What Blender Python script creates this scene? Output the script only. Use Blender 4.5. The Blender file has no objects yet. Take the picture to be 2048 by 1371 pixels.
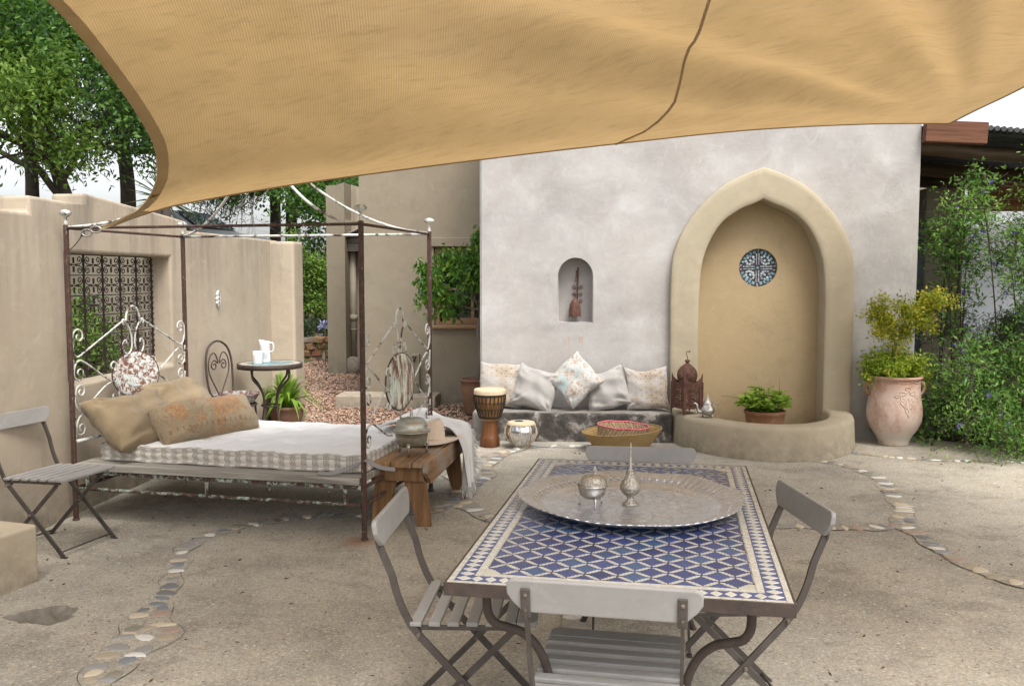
import bpy, bmesh, random
import numpy as np
from math import *
from mathutils import Vector, Matrix, Euler
from mathutils.geometry import tessellate_polygon

SC = bpy.context.scene
COL = SC.collection
R = radians

# ------------------------------------------------------------------ camera
cam = bpy.data.cameras.new('camera')
cam.sensor_width = 36.0
cam.lens = 36.0 * 1800.0 / 2048.0
cam.clip_start = 0.05
cam.clip_end = 2000.0
camera = bpy.data.objects.new('camera', cam)
COL.objects.link(camera)
camera.location = (0, 0, 1.6)
camera.rotation_euler = (R(90 - 4.18), 0, 0)
SC.camera = camera

# ------------------------------------------------------------------ sky, sun, exposure
SUN_EL, SUN_AZ = R(58), R(152)       # azimuth: 0 = +Y, positive towards +X ; the veiled sun stands behind the viewer's right shoulder
world = bpy.data.worlds.new('World')
SC.world = world
world.use_nodes = True
wn = world.node_tree
for n in list(wn.nodes):
    wn.nodes.remove(n)
sky = wn.nodes.new('ShaderNodeTexSky')
sky.sky_type = 'NISHITA'
sky.sun_disc = False
sky.sun_elevation = SUN_EL
sky.sun_rotation = SUN_AZ
sky.air_density = 1.0
sky.dust_density = 4.0
sky.ozone_density = 1.0
hs = wn.nodes.new('ShaderNodeHueSaturation')
hs.inputs['Saturation'].default_value = 0.2
hs.inputs['Value'].default_value = 1.0
bg = wn.nodes.new('ShaderNodeBackground')
bg.inputs['Strength'].default_value = 0.15
wo = wn.nodes.new('ShaderNodeOutputWorld')
wn.links.new(sky.outputs[0], hs.inputs['Color'])
wn.links.new(hs.outputs[0], bg.inputs[0])
wn.links.new(bg.outputs[0], wo.inputs[0])

sl = bpy.data.lights.new('sun', 'SUN')
sl.energy = 1.45
sl.angle = R(24)
sl.color = (1.0, 0.95, 0.87)
sun = bpy.data.objects.new('sun', sl)
COL.objects.link(sun)
sd = Vector((sin(SUN_AZ) * cos(SUN_EL), cos(SUN_AZ) * cos(SUN_EL), sin(SUN_EL)))
sun.rotation_euler = sd.to_track_quat('Z', 'Y').to_euler()

SC.view_settings.view_transform = 'Standard'
SC.view_settings.look = 'None'
SC.view_settings.exposure = 1.14
SC.view_settings.gamma = 1.0
SC.view_settings.use_curve_mapping = False
SC.cycles.max_bounces = 8
SC.cycles.transparent_max_bounces = 12

# ------------------------------------------------------------------ helpers: naming
def tag(o, label=None, cat=None, group=None, kind=None):
    if label: o['label'] = label
    if cat: o['category'] = cat
    if group: o['group'] = group
    if kind: o['kind'] = kind
    return o

def thing(name, label, cat, loc=(0, 0, 0), rz=0.0, group=None):
    o = bpy.data.objects.new(name, None)
    o.empty_display_size = 0.1
    COL.objects.link(o)
    o.location = loc
    o.rotation_euler = (0, 0, rz)
    return tag(o, label, cat, group)

def copy_tree(o, parent=None):
    c = o.copy()
    COL.objects.link(c)
    c.parent = parent
    for ch in list(o.children):
        copy_tree(ch, c)
    return c

def link(name, me, mat=None, parent=None, loc=None, rot=None, scale=None):
    o = bpy.data.objects.new(name, me)
    if mat is not None and len(me.materials) == 0:
        me.materials.append(mat)
    COL.objects.link(o)
    if parent is not None: o.parent = parent
    if loc is not None: o.location = loc
    if rot is not None: o.rotation_euler = rot
    if scale is not None: o.scale = scale
    return o

# building frame: u along the facade, v into depth
BA = R(4.0)
def B(u, v, z=0.0):
    return Vector((u * cos(BA) + v * sin(BA), -u * sin(BA) + v * cos(BA), z))

# ------------------------------------------------------------------ helpers: mesh collecting
class MB:
    def __init__(s):
        s.v, s.f, s.m, s.sm = [], [], [], []
    def add(s, vs, fs, mi=0, smooth=False):
        b = len(s.v)
        s.v.extend([tuple(p) for p in vs])
        for f in fs:
            s.f.append(tuple(i + b for i in f)); s.m.append(mi); s.sm.append(smooth)
        return s
    def box(s, x0, x1, y0, y1, z0, z1, mi=0, M=None):
        vs = [(x0,y0,z0),(x1,y0,z0),(x1,y1,z0),(x0,y1,z0),(x0,y0,z1),(x1,y0,z1),(x1,y1,z1),(x0,y1,z1)]
        if M is not None: vs = [M @ Vector(p) for p in vs]
        return s.add(vs, [(0,3,2,1),(4,5,6,7),(0,1,5,4),(1,2,6,5),(2,3,7,6),(3,0,4,7)], mi)
    def tube(s, pts, rad, n=8, mi=0, caps=True, closed=False):
        P = [Vector(p) for p in pts]
        k = len(P)
        rs = rad if isinstance(rad, (list, tuple)) else [rad] * k
        T = []
        for i in range(k):
            if closed:
                t = P[(i + 1) % k] - P[(i - 1) % k]
            else:
                t = P[min(i + 1, k - 1)] - P[max(i - 1, 0)]
            if t.length < 1e-9: t = Vector((0, 0, 1))
            T.append(t.normalized())
        ref = Vector((0, 0, 1)) if abs(T[0].z) < 0.9 else Vector((1, 0, 0))
        nrm = (ref - T[0] * ref.dot(T[0])).normalized()
        vs = []
        for i in range(k):
            nrm = nrm - T[i] * nrm.dot(T[i])
            if nrm.length < 1e-6:
                nrm = T[i].orthogonal()
            nrm.normalize()
            bi = T[i].cross(nrm)
            for j in range(n):
                a = 2 * pi * j / n
                vs.append(P[i] + (nrm * cos(a) + bi * sin(a)) * rs[i])
        fs = []
        kk = k if closed else k - 1
        for i in range(kk):
            i2 = (i + 1) % k
            for j in range(n):
                j2 = (j + 1) % n
                fs.append((i * n + j, i * n + j2, i2 * n + j2, i2 * n + j))
        s.add(vs, fs, mi, True)
        if caps and not closed:
            s.add(vs[:n], [tuple(reversed(range(n)))], mi)
            s.add(vs[-n:], [tuple(range(n))], mi)
        return s
    def bar(s, pts, w, t, side=(1, 0, 0), mi=0):
        """flat bar swept along pts: t thick along 'side', w wide across"""
        P = [Vector(p) for p in pts]
        sd_ = Vector(side).normalized()
        vs = []
        k = len(P)
        for i in range(k):
            tt = (P[min(i + 1, k - 1)] - P[max(i - 1, 0)]).normalized()
            wv = tt.cross(sd_).normalized()
            for a, b in ((-1, -1), (1, -1), (1, 1), (-1, 1)):
                vs.append(P[i] + sd_ * (a * t / 2) + wv * (b * w / 2))
        fs = []
        for i in range(k - 1):
            for j in range(4):
                j2 = (j + 1) % 4
                fs.append((i*4+j, i*4+j2, (i+1)*4+j2, (i+1)*4+j))
        fs.append((3, 2, 1, 0)); fs.append(tuple(range((k-1)*4, k*4)))
        return s.add(vs, fs, mi)
    def lathe(s, prof, n=32, mi=0, center=(0, 0, 0), sx=1.0, sy=1.0, fn=None, smooth=True):
        """prof: (radius, z) pairs; fn(angle, r, z) -> (r, z)"""
        vs = []
        for r, z in prof:
            for j in range(n):
                a = 2 * pi * j / n
                r2, z2 = (r, z) if fn is None else fn(a, r, z)
                vs.append((center[0] + r2 * cos(a) * sx, center[1] + r2 * sin(a) * sy, center[2] + z2))
        fs = []
        for i in range(len(prof) - 1):
            for j in range(n):
                j2 = (j + 1) % n
                fs.append((i*n+j, i*n+j2, (i+1)*n+j2, (i+1)*n+j))
        return s.add(vs, fs, mi, smooth)
    def prism(s, outline, axis, d0, d1, mi=0):
        """outline: 2D loop; axis 'x','y','z' = extrusion axis"""
        def P(a, b, d):
            return {'x': (d, a, b), 'y': (a, d, b), 'z': (a, b, d)}[axis]
        n = len(outline)
        vs = [P(a, b, d0) for a, b in outline] + [P(a, b, d1) for a, b in outline]
        fs = [tuple(reversed(range(n))), tuple(range(n, 2 * n))]
        for i in range(n):
            j = (i + 1) % n
            fs.append((i, j, n + j, n + i))
        return s.add(vs, fs, mi)
    def ball(s, c, r, n=10, m=7, mi=0, sc=(1, 1, 1)):
        prof = [(max(1e-4, r * sin(pi * i / m)), -r * cos(pi * i / m)) for i in range(m + 1)]
        b = MB().lathe(prof, n)
        vs = [(c[0] + x * sc[0], c[1] + y * sc[1], c[2] + z * sc[2]) for x, y, z in b.v]
        return s.add(vs, b.f, mi, True)
    def grid(s, f, nu, nv, mi=0, smooth=True):
        vs = [f(i / nu, j / nv) for j in range(nv + 1) for i in range(nu + 1)]
        fs = [(j*(nu+1)+i, j*(nu+1)+i+1, (j+1)*(nu+1)+i+1, (j+1)*(nu+1)+i) for j in range(nv) for i in range(nu)]
        return s.add(vs, fs, mi, smooth)
    def mesh(s, name, mats=(), bevel=0.0, seg=2, weld=True, recalc=True, angle=35):
        me = bpy.data.meshes.new(name)
        me.from_pydata(s.v, [], s.f)
        me.polygons.foreach_set('material_index', s.m)
        me.polygons.foreach_set('use_smooth', s.sm)
        bm = bmesh.new(); bm.from_mesh(me)
        if weld: bmesh.ops.remove_doubles(bm, verts=bm.verts, dist=1e-5)
        if recalc: bmesh.ops.recalc_face_normals(bm, faces=bm.faces)
        if bevel > 0:
            es = [e for e in bm.edges if len(e.link_faces) == 2 and e.calc_face_angle(0) > R(angle)]
            bmesh.ops.bevel(bm, geom=es, offset=bevel, segments=seg, profile=0.5, affect='EDGES', clamp_overlap=True)
            for f in bm.faces: f.smooth = False
        bm.to_mesh(me); bm.free()
        for m in mats: me.materials.append(m)
        me.update()
        return me
    def build(s, name, mat, parent=None, loc=None, rot=None, **kw):
        mats = mat if isinstance(mat, (list, tuple)) else [mat]
        return link(name, s.mesh(name, mats, **kw), None, parent, loc, rot)

def smooth(o, ang=40):
    me = o.data
    me.polygons.foreach_set('use_smooth', [True] * len(me.polygons))
    try:
        me.set_sharp_from_angle(angle=R(ang))
    except Exception:
        pass
    return o

def catmull(pts, n=6, closed=False):
    P = [Vector(p) for p in pts]
    k = len(P); out = []
    rng = range(k if closed else k - 1)
    for i in rng:
        if closed:
            p0, p1, p2, p3 = P[(i-1) % k], P[i], P[(i+1) % k], P[(i+2) % k]
        else:
            p1, p2 = P[i], P[i+1]
            p0 = P[i-1] if i > 0 else p1 * 2 - p2
            p3 = P[i+2] if i + 2 < k else p2 * 2 - p1
        for j in range(n):
            t = j / n
            out.append(0.5 * ((2*p1) + (p2-p0)*t + (2*p0-5*p1+4*p2-p3)*t*t + (3*p1-p0-3*p2+p3)*t**3))
    if not closed: out.append(P[-1])
    return out

def resample(pts, n):
    P = [Vector(p) for p in pts]
    L = [0.0]
    for i in range(1, len(P)): L.append(L[-1] + (P[i] - P[i-1]).length)
    out = []; j = 0
    for i in range(n):
        d = L[-1] * i / (n - 1)
        while j < len(P) - 2 and L[j+1] < d: j += 1
        sgm = L[j+1] - L[j]
        out.append(P[j].lerp(P[j+1], 0 if sgm < 1e-9 else min(1, (d - L[j]) / sgm)))
    return out

def spiral(cx, cy, r0, r1, a0, turns, n=14):
    """2D spiral from radius r0 at angle a0 winding to r1"""
    return [(cx + (r0 + (r1 - r0) * i / n) * cos(a0 + turns * 2 * pi * i / n),
             cy + (r0 + (r1 - r0) * i / n) * sin(a0 + turns * 2 * pi * i / n)) for i in range(n + 1)]

# ------------------------------------------------------------------ helpers: foliage
def leaf_mesh(name, pos, dirs, size, mat, width=0.45, fold=0.15, rng=None, droop=None):
    """many folded leaf faces as one mesh. pos, dirs: (n,3); size: (n,)"""
    rng = rng or np.random.default_rng(3)
    n = len(pos)
    d = dirs / (np.linalg.norm(dirs, axis=1, keepdims=True) + 1e-9)
    rnd = rng.normal(size=(n, 3))
    s = np.cross(d, rnd); s /= (np.linalg.norm(s, axis=1, keepdims=True) + 1e-9)
    up = np.cross(s, d)
    L = size[:, None]
    base = pos
    tip = pos + d * L
    mid = pos + d * L * 0.45 + up * L * fold
    a = pos + d * L * 0.5 + s * L * width / 2
    b = pos + d * L * 0.5 - s * L * width / 2
    V = np.stack([base, a, tip, b, mid], axis=1).reshape(-1, 3)
    i = np.arange(n) * 5
    F = np.stack([np.stack([i, i+1, i+4], 1), np.stack([i+1, i+2, i+4], 1), np.stack([i+2, i+3, i+4], 1), np.stack([i+3, i, i+4], 1)], 1).reshape(-1, 3)
    return tri_mesh(name, V, F, mat)

def tri_mesh(name, V, F, mat, smooth_=False):
    me = bpy.data.meshes.new(name)
    me.vertices.add(len(V)); me.vertices.foreach_set('co', np.asarray(V, dtype=np.float32).ravel())
    me.loops.add(len(F) * 3); me.loops.foreach_set('vertex_index', np.asarray(F, dtype=np.int32).ravel())
    me.polygons.add(len(F))
    me.polygons.foreach_set('loop_start', np.arange(0, len(F) * 3, 3, dtype=np.int32))
    me.polygons.foreach_set('loop_total', np.full(len(F), 3, dtype=np.int32))
    me.update(calc_edges=True)
    if smooth_: me.polygons.foreach_set('use_smooth', [True] * len(F))
    me.materials.append(mat)
    return me

def grow(mb, start, d, length, rad, depth, rng, tips, spread=0.7, bend=0.25, up=0.1, nch=3, shrink=0.66, sides=6):
    n = 5
    p = Vector(start); dd = Vector(d).normalized()
    pts = [p.copy()]; rs = [rad]
    for i in range(n):
        dd = (dd + Vector((rng.uniform(-1, 1), rng.uniform(-1, 1), rng.uniform(-1, 1) + up)) * bend * 0.5).normalized()
        p = p + dd * (length / n)
        pts.append(p.copy()); rs.append(rad * (1 - 0.5 * (i + 1) / n))
    mb.tube(pts, rs, max(4, sides), caps=False)
    if depth == 0:
        for q in pts[1:]: tips.append(q.copy())
        return
    for c in range(nch):
        k = rng.randint(2, n) if c else n
        ax = Vector((rng.uniform(-1, 1), rng.uniform(-1, 1), rng.uniform(-1, 1)))
        nd = (dd + ax * spread).normalized()
        grow(mb, pts[k], nd, length * shrink * rng.uniform(0.8, 1.2), rs[k] * 0.7, depth - 1, rng, tips, spread, bend, up, nch, shrink, sides - 1)

def leaves_round(tips, per, sigma, size, rng, dirbias=(0, 0, -0.2)):
    T = np.array([tuple(t) for t in tips])
    idx = rng.integers(0, len(T), size=per)
    pos = T[idx] + rng.normal(size=(per, 3)) * sigma
    dirs = rng.normal(size=(per, 3)) + np.array(dirbias)
    sz = size * rng.uniform(0.6, 1.3, size=per)
    return pos, dirs, sz
# ------------------------------------------------------------------ materials
class NT:
    def __init__(s, name):
        s.mat = bpy.data.materials.new(name); s.mat.use_nodes = True
        s.t = s.mat.node_tree
        s.b = s.t.nodes['Principled BSDF']; s.out = s.t.nodes['Material Output']
        s._c = {}
    def n(s, typ, **kw):
        nd = s.t.nodes.new(typ)
        for k, v in kw.items(): setattr(nd, k, v)
        return nd
    def l(s, a, b): s.t.links.new(a, b)
    def coord(s, which='Object'):
        if which not in s._c: s._c[which] = s.n('ShaderNodeTexCoord').outputs[which]
        return s._c[which]
    def geo(s, which): return s.n('ShaderNodeNewGeometry').outputs[which]
    def mapv(s, sc=(1, 1, 1), rot=(0, 0, 0), loc=(0, 0, 0), which='Object'):
        m = s.n('ShaderNodeMapping'); m.inputs['Scale'].default_value = sc
        m.inputs['Rotation'].default_value = rot; m.inputs['Location'].default_value = loc
        s.l(s.coord(which), m.inputs['Vector']); return m.outputs[0]
    def noise(s, scale, detail=4, rough=0.55, vec=None, dist=0.0, out='Fac'):
        t = s.n('ShaderNodeTexNoise'); t.inputs['Scale'].default_value = scale
        t.inputs['Detail'].default_value = detail; t.inputs['Roughness'].default_value = rough
        t.inputs['Distortion'].default_value = dist
        s.l(vec if vec is not None else s.coord(), t.inputs['Vector']); return t.outputs[out]
    def vor(s, scale, feature='F1', out='Distance', vec=None, rnd=1.0):
        t = s.n('ShaderNodeTexVoronoi', feature=feature); t.inputs['Scale'].default_value = scale
        t.inputs['Randomness'].default_value = rnd
        s.l(vec if vec is not None else s.coord(), t.inputs['Vector']); return t.outputs[out]
    def wave(s, scale, vec=None, dirn='X', dist=0.0, prof='SIN', typ='BANDS', dscale=1.0):
        t = s.n('ShaderNodeTexWave', wave_type=typ, wave_profile=prof)
        if typ == 'BANDS': t.bands_direction = dirn
        else: t.rings_direction = dirn
        t.inputs['Scale'].default_value = scale; t.inputs['Distortion'].default_value = dist
        t.inputs['Detail'].default_value = 2; t.inputs['Detail Scale'].default_value = dscale
        s.l(vec if vec is not None else s.coord(), t.inputs['Vector']); return t.outputs['Fac']
    def ramp(s, fac, stops, interp='LINEAR'):
        r = s.n('ShaderNodeValToRGB'); r.color_ramp.interpolation = interp
        e = r.color_ramp.elements
        while len(e) < len(stops): e.new(0.5)
        for i, (p, c) in enumerate(stops):
            e[i].position = p
            e[i].color = (c, c, c, 1) if isinstance(c, (int, float)) else (*c, 1)
        s.l(fac, r.inputs[0]); return r.outputs[0]
    def mix(s, fac, a, b, blend='MIX'):
        m = s.n('ShaderNodeMix', data_type='RGBA', blend_type=blend)
        if isinstance(fac, (int, float)): m.inputs[0].default_value = fac
        else: s.l(fac, m.inputs[0])
        for sock, val in ((m.inputs[6], a), (m.inputs[7], b)):
            if isinstance(val, tuple): sock.default_value = (*val, 1)
            else: s.l(val, sock)
        return m.outputs[2]
    def math(s, op, a, b=0.0, c=None):
        m = s.n('ShaderNodeMath', operation=op)
        for i, val in enumerate((a, b) if c is None else (a, b, c)):
            if isinstance(val, (int, float)): m.inputs[i].default_value = val
            else: s.l(val, m.inputs[i])
        return m.outputs[0]
    def sep(s, vec):
        x = s.n('ShaderNodeSeparateXYZ'); s.l(vec, x.inputs[0]); return x.outputs
    def bump(s, h, strength=0.3, dist=0.01, base=None):
        b = s.n('ShaderNodeBump'); b.inputs['Strength'].default_value = strength
        b.inputs['Distance'].default_value = dist; s.l(h, b.inputs['Height'])
        if base is not None: s.l(base, b.inputs['Normal'])
        s.l(b.outputs[0], s.b.inputs['Normal']); return b.outputs[0]
    def done(s, col=None, rough=0.7, metal=0.0, spec=None):
        if col is not None:
            if isinstance(col, tuple): s.b.inputs['Base Color'].default_value = (*col, 1)
            else: s.l(col, s.b.inputs['Base Color'])
        if isinstance(rough, (int, float)): s.b.inputs['Roughness'].default_value = rough
        else: s.l(rough, s.b.inputs['Roughness'])
        s.b.inputs['Metallic'].default_value = metal
        if spec is not None: s.b.inputs['Specular IOR Level'].default_value = spec
        return s.mat

def mottled(name, c0, c1, scale=3.0, rough=0.85, bump=0.15, bscale=40.0, c2=None, metal=0.0, streak=None, spec=0.3, bdist=0.004):
    t = NT(name)
    f = t.noise(scale, 6, 0.6)
    col = t.ramp(f, [(0.3, c0), (0.7, c1)])
    if c2 is not None:
        col = t.mix(t.ramp(t.noise(scale * 3.1, 5, 0.6), [(0.55, 0.0), (0.72, 0.7)]), col, c2)
    if streak is not None:
        st = t.noise(2.2, 6, 0.65, t.mapv((3.0, 3.0, 0.25)))
        col = t.mix(t.ramp(st, [(0.52, 0.0), (0.72, 0.55)]), col, streak)
    col = t.mix(t.ramp(t.noise(bscale * 2, 3), [(0.35, 0.0), (0.75, 0.25)]), col, t.mix(0.5, col, (0.0, 0.0, 0.0)))
    h = t.noise(bscale, 5, 0.6)
    t.bump(h, bump, bdist)
    return t.done(col, rough, metal, spec)

def plain(name, c, rough=0.6, metal=0.0, spec=0.4, var=0.12, scale=12.0, bump=0.05):
    t = NT(name)
    d = tuple(x * (1 - var * 2) for x in c)
    e = tuple(min(1, x * (1 + var)) for x in c)
    col = t.ramp(t.noise(scale, 4), [(0.3, d), (0.7, e)])
    if bump: t.bump(t.noise(scale * 6, 4), bump, 0.003)
    return t.done(col, rough, metal, spec)

MT = {}
# weathered lime plaster of the tall block: brushed, mottled grey-white
t = NT('lime_plaster')
br = t.noise(2.0, 10, 0.62, t.mapv((1.0, 1.0, 1.25), (0, R(24), 0)), 0.35)
col = t.ramp(br, [(0.30, (0.295, 0.278, 0.265)), (0.45, (0.35, 0.335, 0.325)), (0.58, (0.395, 0.382, 0.37)), (0.72, (0.47, 0.462, 0.458))])
warm = t.ramp(t.noise(1.1, 8, 0.68), [(0.45, 0.0), (0.68, 0.7)])
col = t.mix(t.math('MULTIPLY', warm, 0.7), col, (0.40, 0.36, 0.33))
tro = t.noise(8, 7, 0.66, t.mapv((1, 1, 0.6), (0, R(50), 0)), 1.8)
col = t.mix(t.ramp(tro, [(0.52, 0.0), (0.76, 0.35)]), col, (0.50, 0.49, 0.485))
col = t.mix(t.ramp(t.noise(6, 7, 0.66, t.mapv((1, 1, 0.6), (0, R(-30), 0), (4, 2, 7)), 1.6), [(0.54, 0.0), (0.74, 0.4)]), col, (0.34, 0.315, 0.30))
dab = t.ramp(t.noise(7, 8, 0.75, t.mapv((1, 1, 1.6), (0, R(-20), 0)), 0.5), [(0.55, 0.0), (0.76, 0.5)])
col = t.mix(t.math('MULTIPLY', dab, 0.7), col, (0.53, 0.525, 0.53))
z = t.sep(t.coord())[2]
hair = t.ramp(t.math('ABSOLUTE', t.math('SUBTRACT', t.noise(1.5, 7, 0.7, None, 0.6), 0.5)), [(0.0, 1.0), (0.0035, 0.0)])
col = t.mix(t.math('MULTIPLY', hair, t.ramp(t.noise(0.9, 3), [(0.5, 0.0), (0.6, 0.55)])), col, (0.2, 0.185, 0.17))
xq = t.sep(t.coord())[0]
run1 = t.math('MULTIPLY', t.math('LESS_THAN', t.math('ABSOLUTE', t.math('ADD', t.math('ADD', xq, -0.075), t.math('MULTIPLY', t.noise(9, 3), 0.03))), 0.022), t.ramp(z, [(0.9, 0.0), (1.13, 0.5), (1.1415, 0.5), (1.143, 0.0)]))
run2 = t.math('MULTIPLY', t.math('LESS_THAN', t.math('ABSOLUTE', t.math('ADD', t.math('ADD', xq, 0.045), t.math('MULTIPLY', t.noise(7, 3), 0.03))), 0.013), t.ramp(z, [(0.75, 0.0), (1.13, 0.35), (1.1415, 0.35), (1.143, 0.0)]))
col = t.mix(t.math('MAXIMUM', run1, run2), col, (0.38, 0.22, 0.09))
low_dark = t.math('MULTIPLY', t.ramp(z, [(0.28, 1.0), (0.85, 0.0)]), t.ramp(t.noise(2.2, 5), [(0.3, 0.2), (0.7, 1.0)]))  # plaster gets darker towards the bottom, broken up by noise
col = t.mix(t.math('MULTIPLY', low_dark, 0.6), col, (0.27, 0.255, 0.24))
t.bump(t.noise(14, 8, 0.7, t.mapv((1, 1, 1.6), (0, R(20), 0)), 0.3), 0.25, 0.010)
MT['lime'] = t.done(col, 0.88, 0, 0.2)

# tan lime wash of garden wall and wings, with run-off stains from the top edge
def tan_wash(name, c0, c1, stain_z, stain=0.5, z_up=None, foot=True):
    t = NT(name)
    col = t.ramp(t.noise(1.3, 7, 0.6, None, 0.6), [(0.3, c0), (0.7, c1)])
    pk = t.ramp(t.noise(0.9, 4, 0.6, t.mapv((1.6, 1.6, 0.3), (0, 0, 0), (5, 2, 1))), [(0.45, 0.0), (0.7, 0.5)])
    col = t.mix(pk, col, (c1[0] * 1.02, c1[1] * 0.93, c1[2] * 0.90))
    z = t.sep(t.coord())[2]
    run = t.noise(3.2, 6, 0.7, t.mapv((1.6, 1.6, 0.10)))
    m = t.math('MULTIPLY', t.ramp(run, [(0.45, 0.0), (0.66, 1.0)]), t.ramp(t.math('DIVIDE', z, stain_z), [(0.55, 0.0), (1.0, 1.0)]))
    col = t.mix(t.math('MULTIPLY', m, stain), col, (0.15, 0.13, 0.11))
    if foot:
        ft = t.math('MULTIPLY', t.ramp(z, [(0.0, 1.0), (0.05, 0.75), (0.30, 0.0)]), t.ramp(t.noise(9, 7, 0.7), [(0.36, 0.05), (0.62, 1.0)]))
        col = t.mix(t.math('MULTIPLY', ft, 0.75), col, (0.13, 0.115, 0.095))
    hair = t.ramp(t.math('ABSOLUTE', t.math('SUBTRACT', t.noise(1.3, 7, 0.7, t.mapv((1, 1, 1), (0, 0, 0), (2, 9, 4)), 0.6), 0.5)), [(0.0, 1.0), (0.003, 0.0)])
    col = t.mix(t.math('MULTIPLY', hair, t.ramp(t.noise(0.8, 3), [(0.5, 0.0), (0.6, 0.5)])), col, (0.17, 0.14, 0.10))
    col = t.mix(t.ramp(t.noise(4.2, 8, 0.72, None, 0.5), [(0.5, 0.0), (0.72, 0.38)]), col, (c0[0] * 0.72, c0[1] * 0.72, c0[2] * 0.74))
    col = t.mix(t.ramp(t.noise(6, 8, 0.72, t.mapv((1, 1, 1.3), (0, 0, 0), (8, 1, 5)), 0.8), [(0.53, 0.0), (0.72, 0.4)]), col, (min(1, c1[0] * 1.2), min(1, c1[1] * 1.21), min(1, c1[2] * 1.26)))
    col = t.mix(t.ramp(t.noise(60, 4, 0.7), [(0.4, 0.0), (0.8, 0.3)]), col, c0)
    b0 = t.bump(t.noise(5, 5, 0.55, None, 0.5), 0.22, 0.022)
    t.bump(t.noise(70, 5, 0.65), 0.18, 0.004, b0)
    return t.done(col, 0.9, 0, 0.15)
MT['tan'] = tan_wash('tan_lime_wash', (0.365, 0.308, 0.235), (0.425, 0.365, 0.285), 2.1, 0.7)
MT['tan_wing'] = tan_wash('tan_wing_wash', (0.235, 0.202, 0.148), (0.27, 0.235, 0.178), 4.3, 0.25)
MT['ochre'] = tan_wash('ochre_surround_wash', (0.345, 0.298, 0.215), (0.39, 0.34, 0.25), 9.0, 0.1)
MT['ochre_in'] = tan_wash('ochre_recess_wash', (0.335, 0.258, 0.152), (0.375, 0.292, 0.178), 9.0, 0.1)
MT['tan_block'] = tan_wash('pale_tan_block_wash', (0.42, 0.355, 0.265), (0.47, 0.405, 0.305), 4.0, 0.2)
MT['niche'] = mottled('niche_grey_plaster', (0.27, 0.25, 0.24), (0.35, 0.33, 0.32), 4, 0.9, 0.2, 40)

# aged cement of the bench: pale plaster flaking over black mould
t = NT('mouldy_cement')
f = t.noise(4.6, 9, 0.66, t.mapv((1, 1, 1), (0, 0, 0), (1.7, 0.3, 0.9)), 0.3)
col = t.ramp(f, [(0.36, (0.03, 0.027, 0.025)), (0.50, (0.065, 0.059, 0.053)), (0.555, (0.11, 0.1, 0.09)), (0.60, (0.27, 0.25, 0.228)), (0.8, (0.36, 0.335, 0.305))])
z = t.sep(t.coord())[2]
col = t.mix(t.ramp(z, [(0.275, 0.0), (0.292, 1.0)]), col, t.ramp(t.noise(6, 6), [(0.35, (0.16, 0.145, 0.13)), (0.65, (0.30, 0.28, 0.255))]))
x = t.sep(t.coord())[0]
col = t.mix(t.math('MULTIPLY', t.ramp(t.math('ADD', x, 1.0), [(0.05, 1.0), (0.16, 0.0)]), 0.8), col, (0.27, 0.25, 0.235))
t.bump(t.noise(30, 6, 0.7), 0.4, 0.01)
MT['cement'] = t.done(col, 0.92, 0, 0.2)

# exposed-aggregate concrete of the patio
t = NT('aggregate_concrete')
big = t.noise(0.55, 6, 0.6)
col = t.ramp(big, [(0.3, (0.41, 0.378, 0.312)), (0.5, (0.50, 0.463, 0.386)), (0.7, (0.57, 0.53, 0.446))])
grey = t.ramp(t.noise(0.33, 5, 0.6, t.mapv((1, 1, 1), (0, 0, 0), (9, 4, 0))), [(0.48, 0.0), (0.66, 0.75)])
col = t.mix(grey, col, (0.40, 0.39, 0.365))
d1 = t.ramp(t.noise(4.5, 9, 0.8), [(0.48, 0.0), (0.68, 0.62)])
col = t.mix(d1, col, (0.20, 0.183, 0.155))
d2 = t.ramp(t.noise(1.1, 6, 0.7, t.mapv((1, 1, 1), (0, 0, 0), (3, 7, 0))), [(0.47, 0.0), (0.61, 0.75)])
col = t.mix(d2, col, (0.215, 0.202, 0.178))
d3 = t.ramp(t.noise(2.6, 9, 0.78, t.mapv((1, 1, 1), (0, 0, 0), (13, 2, 0)), 0.4), [(0.54, 0.0), (0.62, 0.6)])
col = t.mix(d3, col, (0.13, 0.12, 0.105))
l3 = t.ramp(t.noise(1.7, 8, 0.75, t.mapv((1, 1, 1), (0, 0, 0), (21, 8, 0)), 0.4), [(0.55, 0.0), (0.66, 0.45)])
col = t.mix(l3, col, (0.56, 0.535, 0.48))
cell = t.vor(165, 'F1', 'Color')
cv = t.sep(cell)
grain = t.ramp(cv[0], [(0.0, (0.11, 0.097, 0.078)), (0.3, (0.26, 0.232, 0.185)), (0.65, (0.39, 0.352, 0.286)), (0.86, (0.52, 0.48, 0.415)), (0.95, (0.58, 0.44, 0.29)), (1.0, (0.7, 0.67, 0.62))])
col = t.mix(0.42, col, grain, 'MIX')
fn_ = t.noise(55, 6, 0.75)
col = t.mix(t.ramp(fn_, [(0.40, 0.45), (0.56, 0.0)]), col, (0.2, 0.18, 0.15))
col = t.mix(t.ramp(t.noise(48, 6, 0.75, t.mapv((1, 1, 1), (0, 0, 0), (7, 3, 1))), [(0.55, 0.0), (0.68, 0.5)]), col, (0.50, 0.46, 0.385))
speck = t.math('LESS_THAN', t.vor(38), 0.27)
spc = t.ramp(t.sep(t.vor(38, 'F1', 'Color'))[1], [(0.0, (0.5, 0.46, 0.40)), (0.35, (0.52, 0.40, 0.27)), (0.7, (0.10, 0.085, 0.07)), (1, (0.66, 0.63, 0.58))])
sel = t.math('GREATER_THAN', t.sep(t.vor(38, 'F1', 'Color'))[2], 0.45)
col = t.mix(t.math('MULTIPLY', speck, t.math('MULTIPLY', sel, 0.8)), col, spc)
rx = t.sep(t.coord())
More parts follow.
